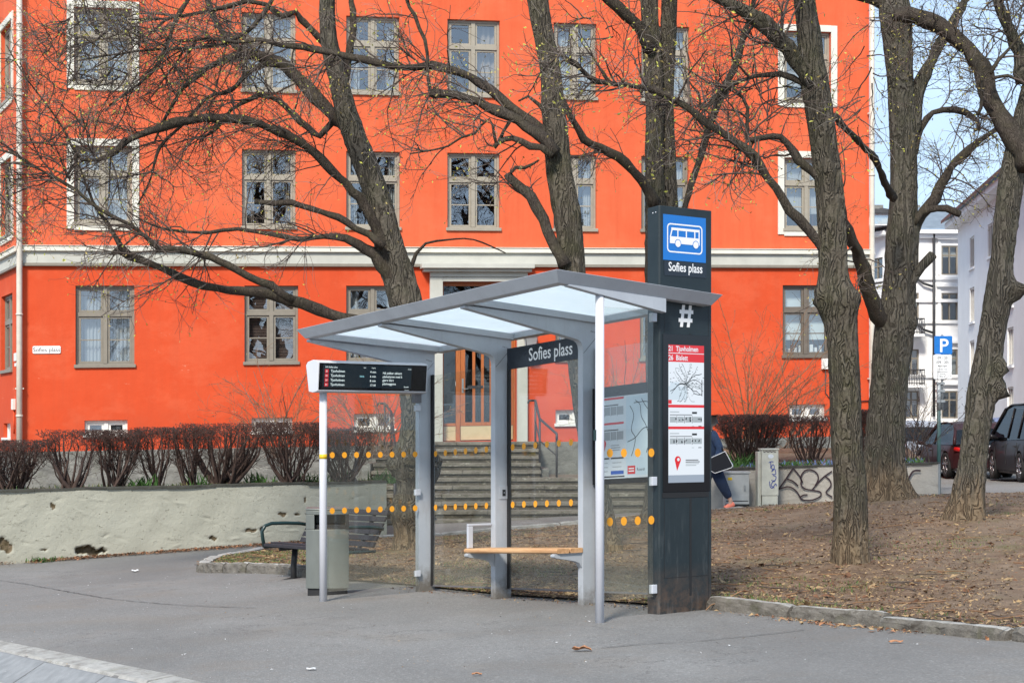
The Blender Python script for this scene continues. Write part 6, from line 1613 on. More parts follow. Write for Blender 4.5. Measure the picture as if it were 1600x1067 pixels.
L9=limb([(520,95,13),(505,65,11),(486,48,10),(470,30,10),(462,18,8),(440,25,9),(415,8,7),(385,2,7),(350,12,6),(300,22,5),(250,30,4),(200,30,3)],Y+.2,dY=-.8)
L10=limb([(548,200,12),(520,190,11),(500,212,10),(470,190,10),(445,165,9),(425,152,8),(405,148,8),(385,158,7),(360,172,6),(340,200,5),(318,214,4)],Y+.3,dY=.3)
L11=limb([(655,44,5),(640,10,6),(632,-30,6)],Y)
L12=limb([(-60,-40,9),(0,-10,8),(60,18,7),(120,22,7),(160,25,6),(215,32,6),(260,35,5),(300,30,4),(345,22,4),(400,30,3)],Y-2.0)
L13=limb([(330,-60,8),(300,-10,7),(275,30,7),(262,70,6),(240,110,5),(205,140,4),(170,165,3)],Y-.6)
L14=limb([(440,-40,8),(425,0,7),(405,30,7),(378,55,7),(340,70,6),(290,75,5),(235,78,4),(180,85,3),(120,95,2)],Y-.2,dY=-1.2)
L15=limb([(640,430,8),(650,395,6),(665,380,4),(700,374,3),(740,374,2.5),(790,395,2)],Y)
T0L=[L1,L1b,L2,L2b,L2c,L4,L5,L4b,L7,L8,L9,L10,L13,L14,L15]
for i,l in enumerate(T0L): limb_mesh(l,'bark_limb',t0,i+20)
crown(t0,[L1,L1,L2,L2c,L1b,L5,L5,L4b,L9,L10,L10,L14,L14,L13,L2b],220,1250,5200,100,(.6,1.9),(.35,1.0),(.18,.55),trop=(-.035,0,-.012),pale=.42,budn=.7)
# dense spray at the top left
sp=[limb([(240,60,5),(180,50,5),(120,60,4),(60,80,3),(30,100,2)],Y-1.2),limb([(190,10,5),(150,-20,4),(110,30,4),(70,60,3)],Y-1.4),limb([(230,110,5),(180,120,4),(130,130,4),(80,150,3)],Y-1.0),limb([(118,297,4),(90,250,4),(62,190,3),(40,140,2)],Y-1.4),
    limb([(150,251,4),(120,180,4),(95,110,3),(80,60,2)],Y-1.6),limb([(20,240,3),(0,300,3),(-10,360,2)],Y-1.5)]
crown(t0,sp,110,480,1500,140,(.35,1.0),(.25,.6),(.12,.35),pale=.35,budn=.6,tminA=.05)

# --- T1: single trunk right behind the shelter
Y=19.3; b=U(950,880,Y); t1=tree((b[0],Y,float(G(b[0],Y))),'tall slim tree rising behind the shelter roof ridge, one limb reaching left')
trunk_mesh('trunk',limb([(958,895,62),(956,880,56),(952,860,48),(948,835,42),(942,800,38),(933,750,37),(924,700,38),(915,640,40),(908,580,42),(902,520,43),(896,460,44),(892,400,45),(888,354,45),(881,310,45),(874,270,43),(871,235,42),(868,202,41),(864,160,38),(860,110,35),(851,61,34),(845,30,34),(840,-5,35),(834,-60,33),(830,-120,28),(826,-180,22)],Y,.07)*np.array([1,1,1,.93]),'bark_grey',t1,5,36,.04,.35,[(*U(907,335,Y-.1),.08,.04),(*U(850,165,Y-.1),.08,.04)])
M1=limb([(865,232,22),(848,208,20),(830,190,18),(813,177,15),(798,168,14),(783,155,13),(765,140,13),(749,128,14),(732,120,13),(716,113,13),(696,106,13),(675,103,13),(652,104,12),(631,106,11),(605,102,11),(581,96,12),(555,91,12),(530,84,12),(510,80,11),(489,76,11),(460,72,9),(439,70,8),(405,62,6),(370,66,5),(330,60,4),(290,64,3),(250,58,2)],Y,dY=.6)
M2=limb([(868,240,20),(850,216,20),(834,206,18),(822,198,17),(810,189,16),(795,181,15),(780,174,15),(762,166,15),(746,160,14),(730,153,13),(712,148,12),(694,147,12),(677,145,12),(671,146,10)],Y-.2)
M2b=limb([(672,143,6),(668,115,5),(668,84,5),(664,62,5),(655,44,5),(648,25,6),(640,12,6),(634,-5,6),(628,-40,6)],Y-.2)
M3=limb([(882,415,22),(866,384,18),(856,360,18),(847,342,17),(837,324,16),(829,310,15),(817,297,15),(805,287,14),(797,278,13),(793,272,12)],Y-.15)
M4=limb([(862,244,12),(845,232,12),(830,228,12),(815,220,9),(800,216,9),(788,218,8),(778,224,7),(772,230,9)],Y-.3)
M4b=limb([(780,222,8),(786,205,6),(796,190,6)],Y-.3)
M5=limb([(798,270,5),(805,262,6),(820,262,5),(832,256,4),(842,250,3)],Y-.2)
M6=limb([(868,205,8),(852,176,7),(842,163,6),(825,150,5),(810,158,3)],Y)
M7=limb([(775,224,4),(770,196,5),(765,185,4),(752,195,4),(742,208,4),(720,215,3),(700,228,3),(670,235,3),(640,240,2)],Y-.3)
T1L=[M1,M2,M2b,M3,M4,M4b,M5,M6,M7]
for i,l in enumerate(T1L): limb_mesh(l,'bark_limb',t1,i+50)
crown(t1,[M1,M1,M2,M2b,M3,M4,M7],95,420,1500,160,(.5,1.5),(.3,.9),(.15,.5),trop=(-.01,0,-.01),pale=.5,budn=.8)

# --- T2: twin trunk behind the totem
Y=23.5; b=U(1036,822,Y); t2=tree((b[0],Y,float(G(b[0],Y))),'twin-stemmed tree rising directly behind the totem')
trunk_mesh('trunk',limb([(1034,850,95),(1034,826,80),(1035,800,60),(1036,760,52),(1036,700,50),(1034,600,48),(1031,500,46),(1028,400,42),(1025,345,34),(1023,300,30),(1022,260,28),(1022,220,28),(1023,180,28),(1022,152,29),(1020,110,30),(1017,60,27),(1015,20,26),(1014,-30,25),(1010,-90,22),(1014,-150,17)],Y,.08),'bark_grey',t2,7,34,.05,.5)
trunk_mesh('trunk',limb([(1034,520,30),(1040,400,30),(1044,345,30),(1044,300,28),(1043,240,26),(1042,190,24),(1041,150,23),(1043,90,24),(1045,40,25),(1046,0,25),(1048,-60,23),(1052,-120,18)],Y+.15,.08),'bark_grey',t2,8,24,.05)
Q1=limb([(1024,320,20),(1014,300,17),(1009,292,16),(1002,280,15),(990,266,14),(979,254,14),(965,244,14),(950,237,14),(938,230,13),(925,225,12),(912,217,11),(904,203,10),(897,190,9),(889,176,9),(881,160,8),(874,140,6)],Y-.2,dY=-.8)
Q2=limb([(1018,80,22),(1010,62,21),(1002,46,20),(990,32,18),(979,24,17),(965,12,16),(950,0,15),(930,-20,13)],Y-.1,dY=-.4)
Q3=limb([(1058,352,11),(1068,330,10),(1080,290,10),(1090,258,10),(1100,228,10),(1107,200,11),(1118,172,12),(1130,145,13),(1140,124,12),(1150,96,11),(1158,72,10),(1166,45,9),(1174,18,7),(1180,-10,6),(1184,-50,5)],Y)
T2L=[Q1,Q2,Q3]
for i,l in enumerate(T2L): limb_mesh(l,'bark_limb',t2,i+70)
Q4=limb([(1012,120,6),(985,90,5),(960,60,5),(930,30,4),(905,30,3),(880,55,2)],Y-.3)
crown(t2,[Q1,Q2,Q3,Q3,Q4],70,300,1150,190,(.5,1.5),(.3,.9),(.15,.5),trop=(0,0,-.012),pale=.5,budn=.75)

# --- T3: nearest tree on the right
Y=15.2; b=U(1327,897,Y); t3=tree((b[0],Y,SG(b[0],Y)),'nearest tree right of the totem, straight trunk with limbs reaching left')
trunk_mesh('trunk',limb([(1328,912,80),(1328,897,66),(1328,880,56),(1328,850,53),(1328,800,51),(1327,750,49),(1323,705,48),(1321,660,49),(1320,620,48),(1318,570,47),(1315,519,48),(1311,495,52),(1307,468,60),(1304,450,52),(1302,425,44),(1301,384,43),(1299,337,42),(1297,305,43),(1295,280,42),(1289,235,41),(1283,189,42),(1277,150,42),(1271,118,43),(1267,95,40),(1266,68,38),(1262,35,34),(1257,0,33),(1252,-50,32),(1246,-110,27),(1250,-170,20)],Y,.055),'bark_grey',t3,11,44,.04,.45,
   [(*U(1280,463,Y-.1),.14,.05),(*U(1330,470,Y-.1),.12,.05),(*U(1292,262,Y-.15),.07,.05),(*U(1300,345,Y-.18),.10,.03),(*U(1338,285,Y),.06,.03)])
W1=limb([(1274,128,38),(1258,108,34),(1242,89,30),(1230,76,27),(1219,63,26),(1207,48,24),(1195,36,24),(1178,25,22),(1161,16,21),(1142,6,18),(1121,-4,16),(1095,-20,14)],Y,dY=-.4)
W2=limb([(1304,418,20),(1295,402,18),(1280,380,16),(1262,358,15),(1248,342,14),(1235,327,14),(1222,310,14),(1212,294,14),(1200,276,14),(1188,259,15),(1178,243,15),(1165,232,14),(1152,224,13),(1138,215,12),(1124,205,12),(1111,196,11),(1098,187,11),(1087,178,10),(1074,168,10),(1060,159,10),(1048,152,9),(1036,147,9),(1020,141,9),(1002,137,8),(980,133,8),(962,131,8),(945,129,8),(932,126,9),(920,119,8),(911,111,8),(900,102,7),(888,93,6),(874,84,5)],Y,dY=-.4)
W3=limb([(1290,285,18),(1278,276,15),(1269,269,14),(1258,258,14),(1249,250,14),(1240,238,13),(1229,223,12),(1220,216,11),(1208,213,9),(1190,215,8),(1175,219,8),(1168,216,6),(1167,195,6),(1168,169,6),(1160,152,5),(1144,135,4)],Y)
W4=limb([(1270,140,9),(1252,130,9),(1238,122,9),(1220,116,8),(1202,116,8),(1180,119,7),(1161,125,7),(1148,130,7),(1134,139,6),(1120,152,5),(1110,162,5),(1100,170,4)],Y)
W5=limb([(1095,172,3),(1094,158,3),(1092,145,4),(1082,135,3),(1076,126,2)],Y)
W6=limb([(1304,182,12),(1320,200,10),(1340,219,10),(1352,232,9),(1364,243,11),(1376,270,11),(1387,294,12),(1396,310,14)],Y+3.5,dY=3.5)
T3L=[W1,W2,W3,W4,W5]
for i,l in enumerate(T3L): limb_mesh(l,'bark_limb' if i else 'bark_grey',t3,i+90)
W7=limb([(1168,170,5),(1185,150,4),(1190,140,4),(1192,130,3)],Y); W8=limb([(1190,215,4),(1200,180,3),(1205,150,3),(1220,130,2)],Y); W9=limb([(1205,60,4),(1180,90,4),(1175,130,3),(1180,170,2)],Y+.1)
W10=limb([(1310,70,5),(1335,110,4),(1345,160,3),(1340,200,2)],Y)
crown(t3,[W2,W2,W3,W4,W1,W7,W8,W9,W10],100,400,1400,220,(.4,1.3),(.25,.7),(.12,.4),trop=(0,0,-.012),pale=.5,budn=.75)

# --- T4: big tree behind, forked
Y=23.0; b=U(1384,792,Y); t4=tree((b[0],Y,SG(b[0],Y)),'thick old tree in front of the low wall end, sky behind its forked crown')
trunk_mesh('trunk',limb([(1386,800,128),(1385,788,108),(1384,770,88),(1383,745,72),(1383,708,62),(1385,680,60),(1386,654,60),(1389,610,58),(1391,570,58),(1394,535,59),(1398,502,58),(1402,475,52),(1404,451,49),(1407,410,48),(1409,367,50),(1411,320,44),(1412,270,42),(1411,230,40),(1409,186,39),(1407,150,38),(1406,118,39),(1403,75,43),(1400,34,48),(1397,5,46),(1392,-40,38),(1388,-100,30),(1392,-160,22)],Y,.08),'bark_old',t4,13,44,.05,.28,[(*U(1395,30,Y-.25),.18,.10),(*U(1385,705,Y-.3),.1,.05),(*U(1425,500,Y-.1),.12,.05)])
X1=limb([(1386,520,30),(1377,500,26),(1370,482,24),(1357,455,23),(1351,430,22),(1347,412,21),(1340,392,19),(1331,376,18),(1326,360,16),(1320,345,15),(1314,320,13),(1308,290,11),(1300,250,8)],Y,dY=-1.5)
X2=limb([(1410,260,20),(1420,225,22),(1424,195,24),(1429,165,23),(1435,145,21),(1441,126,20),(1450,105,18),(1462,82,17),(1472,66,17),(1482,49,17),(1492,30,16),(1502,12,15),(1515,-10,13),(1530,-40,10)],Y)
X3=limb([(1418,262,12),(1428,238,11),(1432,218,10),(1438,202,10),(1446,186,10),(1458,175,9),(1474,171,9),(1492,171,10),(1508,176,9),(1520,182,9),(1528,190,8),(1530,200,8),(1522,204,5)],Y)
X4=limb([(1414,385,24),(1424,362,20),(1432,348,18),(1446,328,17),(1458,310,16),(1470,288,15),(1485,263,14),(1500,247,13),(1516,232,12),(1530,221,10),(1546,209,9),(1560,200,8),(1575,192,6)],Y)
X5=limb([(1426,350,12),(1440,332,11),(1452,327,11),(1465,325,10),(1480,326,11),(1494,332,10),(1500,335,9)],Y-.1)
X6=limb([(1410,470,18),(1420,448,15),(1430,430,14),(1440,416,14),(1450,405,14),(1458,397,13)],Y-.1)
X7=limb([(1407,24,26),(1385,8,24),(1360,-4,20),(1340,-10,18),(1310,-25,14)],Y)
T4L=[X1,X2,X3,X4,X5,X6,X7,W6]
for i,l in enumerate(T4L): limb_mesh(l,'bark_old' if i in (1,5) else 'bark_limb',t4,i+110)
X8=limb([(1490,172,5),(1500,150,5),(1520,110,4),(1560,90,3),(1600,75,3)],Y); X9=limb([(1500,248,5),(1530,250,4),(1560,240,3),(1600,235,2)],Y)
X10=limb([(1380,-20,6),(1360,30,5),(1350,70,4),(1365,120,3),(1345,160,2)],Y-.3)
crown(t4,[X2,X3,X4,X4,X8,X9,X10,X1],75,330,1200,250,(.5,1.5),(.3,.8),(.15,.45),trop=(0,0,-.02),pale=.35,budn=.9)

# --- T5: leaning tree at the right with big arching limb
Y=19.3; b=U(1508,826,Y); t5=tree((b[0],Y,SG(b[0],Y)),'leaning knotty tree at the right edge in front of the parked cars')
trunk_mesh('trunk',limb([(1507,838,100),(1508,824,80),(1510,805,62),(1513,785,53),(1515,769,50),(1520,735,45),(1523,708,43),(1526,680,42),(1530,654,42),(1534,620,44),(1539,593,44),(1545,555,41),(1550,519,40),(1555,487,41),(1560,455,42),(1563,420,37),(1566,395,34),(1568,367,36),(1573,325,37),(1578,290,38),(1584,255,36),(1592,215,32),(1600,180,30),(1610,140,28),(1625,80,26),(1640,0,24),(1650,-80,20)],Y,.06),'bark_old',t5,17,40,.055,.30,
   [(*U(1580,452,Y-.05),.09,.18),(*U(1588,462,Y-.05),.05,.09),(*U(1564,610,Y-.05),.10,.16),(*U(1562,575,Y-.08),.08,.12),(*U(1535,668,Y-.2),.07,.04),(*U(1545,495,Y-.2),.07,.03),(*U(1518,745,Y-.2),.06,.04)])
Z1=limb([(1606,262,34),(1600,236,34),(1588,218,30),(1577,205,30),(1568,192,29),(1558,176,28),(1549,160,28),(1543,142,28),(1536,121,27),(1530,105,28),(1522,90,28),(1512,76,27),(1499,64,26),(1483,52,24),(1465,40,26),(1448,32,26),(1431,26,27),(1418,22,28),(1405,22,24),(1396,26,14)],Y-.2,dY=.9)
Z2=limb([(1598,130,22),(1592,80,20),(1580,55,17),(1570,30,15),(1560,5,13),(1552,-20,11)],Y)
Z3=limb([(1530,110,7),(1531,135,8),(1535,152,7),(1533,168,6),(1527,180,5)],Y-.1)
Z4=limb([(1548,115,6),(1560,95,6),(1575,78,5),(1590,60,5),(1610,40,5)],Y-.2)
Z5=limb([(1550,122,5),(1575,118,5),(1600,132,4)],Y-.2)
T5L=[Z1,Z2,Z3,Z4,Z5]
for i,l in enumerate(T5L): limb_mesh(l,'bark_old' if i==1 else 'bark_limb',t5,i+130)
crown(t5,[Z1,Z1,Z2,Z4,Z5],65,250,850,280,(.4,1.2),(.25,.7),(.12,.4),trop=(-.01,0,-.035),pale=.15,budn=.8)

def upper(parent, px, py, Y, n, seed, spread=.8, H=5.0):
    g=np.random.default_rng(seed); tip=U(px,py,Y); Ls=[]
    for k in range(n):
        a=k*2.4+g.uniform(-.4,.4); d=np.array([math.cos(a)*spread,math.sin(a)*spread,1.0+g.uniform(-.3,.5)]); P=[tip+np.array([0,0,-.6])]
        for q in range(7): d=d/np.linalg.norm(d); P.append(P[-1]+d*H/7*g.uniform(.8,1.1)); d=d+g.normal(0,.22,3)+np.array([0,0,-.05])
        r=np.linspace(.085,.02,8); L=cr(np.concatenate([np.array(P),r[:,None]],1),.25); limb_mesh(L,'bark_limb',parent,seed+k); Ls.append(L)
    crown(parent,Ls,16*n,60*n,150*n,seed+30,(.8,2.0),(.5,1.2),(.25,.6),pale=.2,budn=.2,tminA=.1)
for i,(tr_,px,py,Y) in enumerate([(t0,520,-150,21.0),(t1,826,-180,19.3),(t2,1014,-150,23.5),(t2,1052,-120,23.65),(t3,1250,-170,15.2),(t4,1392,-160,23.0),(t5,1650,-80,19.3)]): upper(tr_,px,py,Y,6,700+i*40,H=4.5)

# ================================================================ SHRUBS
def gpt(px,Y,z): return np.array([(px-800)/F*Y,Y,z])
def clipped_shrub(px0,px1,pytop,pybase,Y,label,seed,lean=0,open_=.35,stems=None,mat=('stem_maroon','twig_maroon'),thick=1.0,name='barberry_shrub',cat='shrub',grp='clipped dark red shrubs on the terrace'):
    cx=(px0+px1)/2; c=U(cx,pybase,Y); W=(px1-px0)/F*Y/2; H=(pybase-pytop)/F*Y
    root=thing(name,(c[0],Y,c[2]-.02),label,cat,grp)
    g=np.random.default_rng(seed); n=stems or int(19+W*34); K=8
    a=g.uniform(0,2*np.pi,n); r=np.sqrt(g.random(n)); base=np.stack([c[0]+.16*W*g.normal(size=n),Y+.10*g.normal(size=n),np.full(n,c[2]-.05)],1)
    tip=np.stack([c[0]+W*.93*np.cos(a)*r,Y+min(W,.55)*np.sin(a)*r,c[2]+H*g.uniform(.78,.97,n)*(1-.10*r**2)],1)
    fl=g.uniform(.8,1.15); t=np.linspace(0,1,K)[None,:,None]; bow=np.stack([np.cos(a)*r*W*.25,np.sin(a)*r*.15,np.zeros(n)],1)[:,None,:]*np.sin(t*np.pi)
    S_=base[:,None]*(1-t**fl)+tip[:,None]*t**fl+bow*.7+g.normal(size=(n,K,3))*.018*t
    RS=np.linspace(.017*thick,.0055,K)[None,:]*g.uniform(.5,1.7,n)[:,None]
    B,RB=children(S_,RS,int(n*6.5),(.20,.5),.0052,(15,50),5,seed+1,.18,(0,0,.10),.30,1.0)
    C_,RC=children(B,RB,int(n*17),(.10,.26),.0032,(15,60),4,seed+2,.25,(0,0,.08),.1,1.0,taper=.6)
    zc=c[2]+H
    for arr in (B,C_): arr[:,:,2]=np.minimum(arr[:,:,2],zc-.03*np.abs(g.normal(size=arr.shape[:2]))); arr[:,:,0]=np.clip(arr[:,:,0],c[0]-W*1.08,c[0]+W*1.08)
    # extra dense cap near the clipped top
    m_=int(n*27); cap=np.stack([c[0]+W*g.uniform(-1,1,m_),Y+min(W,.55)*g.uniform(-1,1,m_),zc-np.abs(g.normal(0,g.uniform(.10,.24),m_))-.03],1); d=g.normal(size=(m_,3))*.6; d[:,2]+=.5; d/=np.linalg.norm(d,axis=1)[:,None]
    tt=np.linspace(0,1,3)[None,:,None]; D_=cap[:,None]+d[:,None]*tt*g.uniform(.06,.16,m_)[:,None,None]+g.normal(size=(m_,3,3))*.01; D_[:,:,2]=np.minimum(D_[:,:,2],zc+.02*g.random((m_,1)))
    RD=np.full((m_,3),.0033)*g.uniform(.7,1.3,m_)[:,None]
    twig_mesh('stems',[(S_,RS,0,5)],[mat[0]],root)
    twig_mesh('twigs',[(B,np.maximum(RB,.003),0,3),(C_,np.maximum(RC,.0026),1,3),(D_,RD,1,3)],[mat[0],mat[1]],root)
    leaf_mesh('dry_leaves',np.concatenate([C_[::2,-1],D_[::2,-1]]),.022,[mat[1],mat[0]],root,seed+4,.6,0)
    return root
YS=25.9
for (a,b_,t_,bs,dy,lab,s_) in [(-40,72,688,771,-.45,'wide low clipped dark shrub cut off by the left picture edge',1),
      (78,152,672,768,-.3,'narrow clipped shrub with one thick leaning stem right of the cream downpipe',2),
      (140,218,672,768,.2,'broad clipped dark red shrub below the leftmost basement window',3),
      (216,276,668,766,.5,'slim upright clipped shrub with a short trunk between two wider ones',4),
      (262,330,668,764,.7,'low spreading dark shrub just left of the largest vase-shaped one',5),
      (288,418,662,763,.9,'largest vase-shaped clipped shrub with thick forked stems',6),
      (408,500,660,759,1.1,'untrimmed twiggy dark shrub just left of the thin shelter pole',7),
      (497,585,668,757,1.5,'thin twiggy shrub seen through the left shelter glass',8)]:
    clipped_shrub(a-(4 if s_%2 else 9),b_+(8 if s_%2 else 4),t_,bs,YS+dy,lab,400+s_*7,stems={2:14,4:16,6:34,7:34,5:20}.get(s_),thick={2:1.9,6:1.8,4:1.3}.get(s_,1.0))
YR=32.0
clipped_shrub(1118,1232,648,729,YR,'dense clipped dark red shrub above the walking person',480,stems=75)
clipped_shrub(1226,1302,650,727,YR,'loose twiggy shrub under the right basement window',490,stems=22)
clipped_shrub(1336,1362,640,727,YR,'dark shrub glimpsed between the two biggest right-hand trunks',500)
clipped_shrub(1405,1452,660,726,YR-1,'sparse tan twiggy shrub at the low wall end before the silver car',510,stems=6,mat=('stem_maroon','twig_dark'))
def arching(px,pybase,Y,H,W,label,seed,n=26,up=0.9,mat=('twig_tan','stem_grey'),flower='bud_tan',grp='leafless arching shrubs against the facade'):
    c=U(px,pybase,Y); root=thing('arching_shrub',(c[0],Y,c[2]),label,'shrub',grp); g=np.random.default_rng(seed); K=12
    d=np.stack([g.normal(0,.45,n),g.normal(0,.25,n),np.full(n,up)],1); d/=np.linalg.norm(d,axis=1)[:,None]
    P=np.zeros((n,K,3)); P[:,0]=c+g.normal(size=(n,3))*[.12,.08,0]; ln=H*g.uniform(.6,1.25,n)
    side=np.sign(d[:,0])*g.uniform(.2,1,n)
    for k in range(1,K):
        d=d+g.normal(size=(n,3))*.07+np.stack([side*.035*W,np.zeros(n),-np.full(n,.035)*W],1); d/=np.linalg.norm(d,axis=1)[:,None]; P[:,k]=P[:,k-1]+d*(ln/(K-1))[:,None]
    Rr=np.linspace(.013,.004,K)[None,:]*g.uniform(.6,1.3,n)[:,None]
    P[:,:,1]=np.minimum(P[:,:,1],36.4)
    B,RB=children(P,Rr,n*9,(.35,1.0),.005,(20,55),7,seed+1,.12,(0,0,.05),.2,1.0,curve=.05)
    C_,RC=children(B,RB,n*14,(.1,.35),.003,(20,60),4,seed+2,.2,(0,0,.02),.1,1.0,taper=.6)
    twig_mesh('stems',[(P,Rr,0,5)],[mat[1]],root); twig_mesh('twigs',[(B,np.maximum(RB,.0028),0,3),(C_,np.maximum(RC,.0024),1,3)],[mat[0],mat[1]],root)
    leaf_mesh('buds',np.concatenate([B[:,3],C_[:,-1]]),.03,[flower,'stem_maroon'],root,seed+3,.5,0); return root
arching(440,715,33.6,2.0,1.5,'tall arching tan shrub before the basement window left of the thin pole',600,24)
arching(590,715,33.8,1.9,1.2,'budding arching shrub behind the left shelter glass by the stair rail',610,26,flower='bud_green')
arching(1168,690,35.0,3.0,.5,'tall upright bare shrub against the orange wall right of the totem',620,26,up=1.7,mat=('stem_grey','twig_tan'))
arching(1235,700,35.2,2.0,1.3,'loose tan arching shrub under the right ground floor window',630,18,up=1.0)
arching(960,700,34.2,2.3,.8,'budding yellow-green shrub seen through the right shelter glass',640,26,up=1.4,flower='bud_green')
arching(1432,722,30.6,1.5,1.0,'small arching tan shrub at the wall end beside the thick old tree',650,8,up=1.2,mat=('twig_dark','stem_maroon'))
# ================================================================ GRASS, LITTER
def grass(name,C,h,mats,label,seed,w=.012):
    g=np.random.default_rng(seed); n=len(C); s=g.uniform(.5,1.25,n)[:,None]*h; d=g.normal(size=(n,3))*.45; d[:,2]=1; d/=np.linalg.norm(d,axis=1)[:,None]
    b=np.cross(d,g.normal(size=(n,3))); b/=np.linalg.norm(b,axis=1)[:,None]; o_=g.normal(size=(n,3))*.3; o_[:,2]=-.1
    V=np.stack([C-b*w/2,C+b*w/2,C+d*s*.6+b*w*.4,C+d*s*.6-b*w*.4, C+d*s+o_*s*.4],1).reshape(-1,3); i=np.arange(n)[:,None]*5
    Q=np.concatenate([i+np.array([[0,1,2,3]]),i+np.array([[3,2,4,4]])]) 
    Q=np.concatenate([i+np.array([[0,1,2,3]])]); tri=i+np.array([[3,2,4]])
    off=C.mean(0); me=bpy.data.meshes.new(name); me.from_pydata((V-off).tolist(),[],[tuple(q) for q in Q]+[tuple(q) for q in tri])
    for m in mats: me.materials.append(MATS[m])
    me.polygons.foreach_set('material_index',np.concatenate([g.integers(0,len(mats),n)]*2)); o=bpy.data.objects.new(name,me); o.location=off; COL.objects.link(o); tag(o,label,kind='stuff'); return o
g=np.random.default_rng(77)
# on the terrace along the left wall
t=.4+.6*g.beta(2.2,1.3,1700); P=LW0[None,:2]*(1-t[:,None])+LW1[None,:2]*t[:,None]; z=zt0*(1-t)+zt1*t
P[:,1]+=.25+g.random(len(t))*1.4; grass('grass',np.stack([P[:,0],P[:,1],z-.03],1),.10,['grass_green','grass_dry'],'green grass along the top of the cream wall',1,.014)
# leafy bulbs clumps
cl=[]
for px in (208,230,310,398,412,470,492,545,590,608): 
    u_,Yw=lw_u(px); c=U(px,0,Yw+.5); zz=zt0+(zt1-zt0)*(u_/LWL)-.03
    cl.append(np.stack([c[0]+g.normal(0,.10,26),Yw+.5+g.normal(0,.08,26),np.full(26,zz)],1))
grass('bulb_leaves',np.concatenate(cl),.26,['grass_green'],'clumps of upright bulb leaves on the terrace',2,.03)
# right bed with blue spring flowers
t=g.random(1500); P=RW0[None,:2]*(1-t[:,None])+RW1[None,:2]*t[:,None]; zb_=rz0*(1-t)+rz1*t
C=np.stack([P[:,0],P[:,1]+.4+g.random(1500)*2.6,zb_],1); grass('flower_bed',C,.11,['grass_green','grass_green','scilla_blue'],'blue spring flowers and leaves under the right-hand shrubs',3,.03)
grass('bulb_leaves',np.stack([U(1163,0,31.7)[0]+g.normal(0,.25,160),31.8+g.normal(0,.1,160),np.full(160,rz0-.05)],1),.42,['grass_green'],'tall green bulb leaves behind the grey utility cabinet',4,.035)
# sparse grass on the tree area
def on_soil(n,seed,cond=None):
    g=np.random.default_rng(seed); k=g.integers(0,len(soilV),n); p=soilV[k]+np.stack([g.normal(0,.04,n),g.normal(0,.04,n),np.zeros(n)],1); return p
P=on_soil(26000,5); nz=np.sin(P[:,0]*1.3+2)*np.sin(P[:,1]*.8+.4)+.5*np.sin(P[:,0]*3.1+P[:,1]*2.2); P1=P[(nz>.55)|((P[:,0]<-2.4)&(P[:,1]<23.5))]; grass('thin_grass',P1,.035,['grass_dry','grass_green'],'thin short grass patches on the bare earth',6,.007)
tt=g.random(900)**.7
ii=g.integers(int(NU*.62),NU,500); e=np.stack([fr[ii,0],fr[ii,1]],1)+KY*(.02+g.random((500,1))*.25); grass('kerb_grass',np.stack([e[:,0],e[:,1],G(e[:,0],e[:,1])+.06],1),.05,['grass_green','grass_dry'],'grass fringe behind the granite kerb',7,.008)
wd=[GP(265*0+78,876),GP(64,878),GP(413,888),GP(420,890),GP(182,862)]
grass('weeds',np.concatenate([np.stack([w[0]+g.normal(0,.10,60),w[1]+g.normal(0,.03,60),np.full(60,w[2])],1) for w in wd]),.10,['grass_green'],'small green weeds at the foot of the wall and kerb',8,.02)
# leaf and bark litter
def chips(name,C,size,mats,label,seed,flat=.25):
    g=np.random.default_rng(seed); n=len(C); s=np.minimum(g.lognormal(0,.5,n),2.2)[:,None]*size; a=g.normal(size=(n,3)); a[:,2]*=flat; a/=np.linalg.norm(a,axis=1)[:,None]
    up=np.array([0,0,1.])+g.normal(size=(n,3))*.35; b=np.cross(up,a); b/=np.linalg.norm(b,axis=1)[:,None]; w=g.uniform(.12,.6,n)[:,None]; c_=np.cross(a,b)*g.uniform(-.15,.25,n)[:,None]
    V=np.stack([C-a*s*.5,C+b*s*w*.5+c_*s,C+a*s*.5,C-b*s*w*.5+c_*s],1).reshape(-1,3); off=V.mean(0); Q=np.arange(n*4).reshape(n,4)
    o=arrmesh(name,V-off,Q,mats,None,g.integers(0,len(mats),n)); o.location=off; tag(o,label,kind='stuff'); return o
P=on_soil(110000,9); P=P[(P[:,0]>-2.6)|(rng.random(len(P))<.25)]; P[:,2]+=.006; chips('leaf_litter',P,.024,['litter_tan','litter_tan','litter_brown','bark_dirt'],'brown and tan leaf and bark litter on the earth',10)
P=on_soil(3000,19); P[:,2]+=.012; chips('coarse_litter',P,.055,['litter_tan','litter_brown'],'larger pale bark chips and twigs on the earth',11)
P=on_soil(900,29); P[:,2]+=.015; dd=np.random.default_rng(3).normal(size=(900,3))*[1,1,.06]; dd/=np.linalg.norm(dd,axis=1)[:,None]; ln=np.random.default_rng(4).uniform(.06,.45,900)[:,None,None]
TW=P[:,None]+dd[:,None]*np.linspace(-.5,.5,5)[None,:,None]*ln+np.random.default_rng(5).normal(size=(900,5,3))*[.012,.012,.003]
V_,Q_=twig_arrays(TW,np.full((900,5),.0035)*np.random.default_rng(6).uniform(.6,1.8,(900,1)),4); off=V_.mean(0); o=arrmesh('fallen_twigs',V_-off,Q_,['twig_dark','twig_tan'],None,np.repeat(np.random.default_rng(7).integers(0,2,900),16)); o.location=off; tag(o,'thin fallen twigs lying on the earth',kind='stuff')
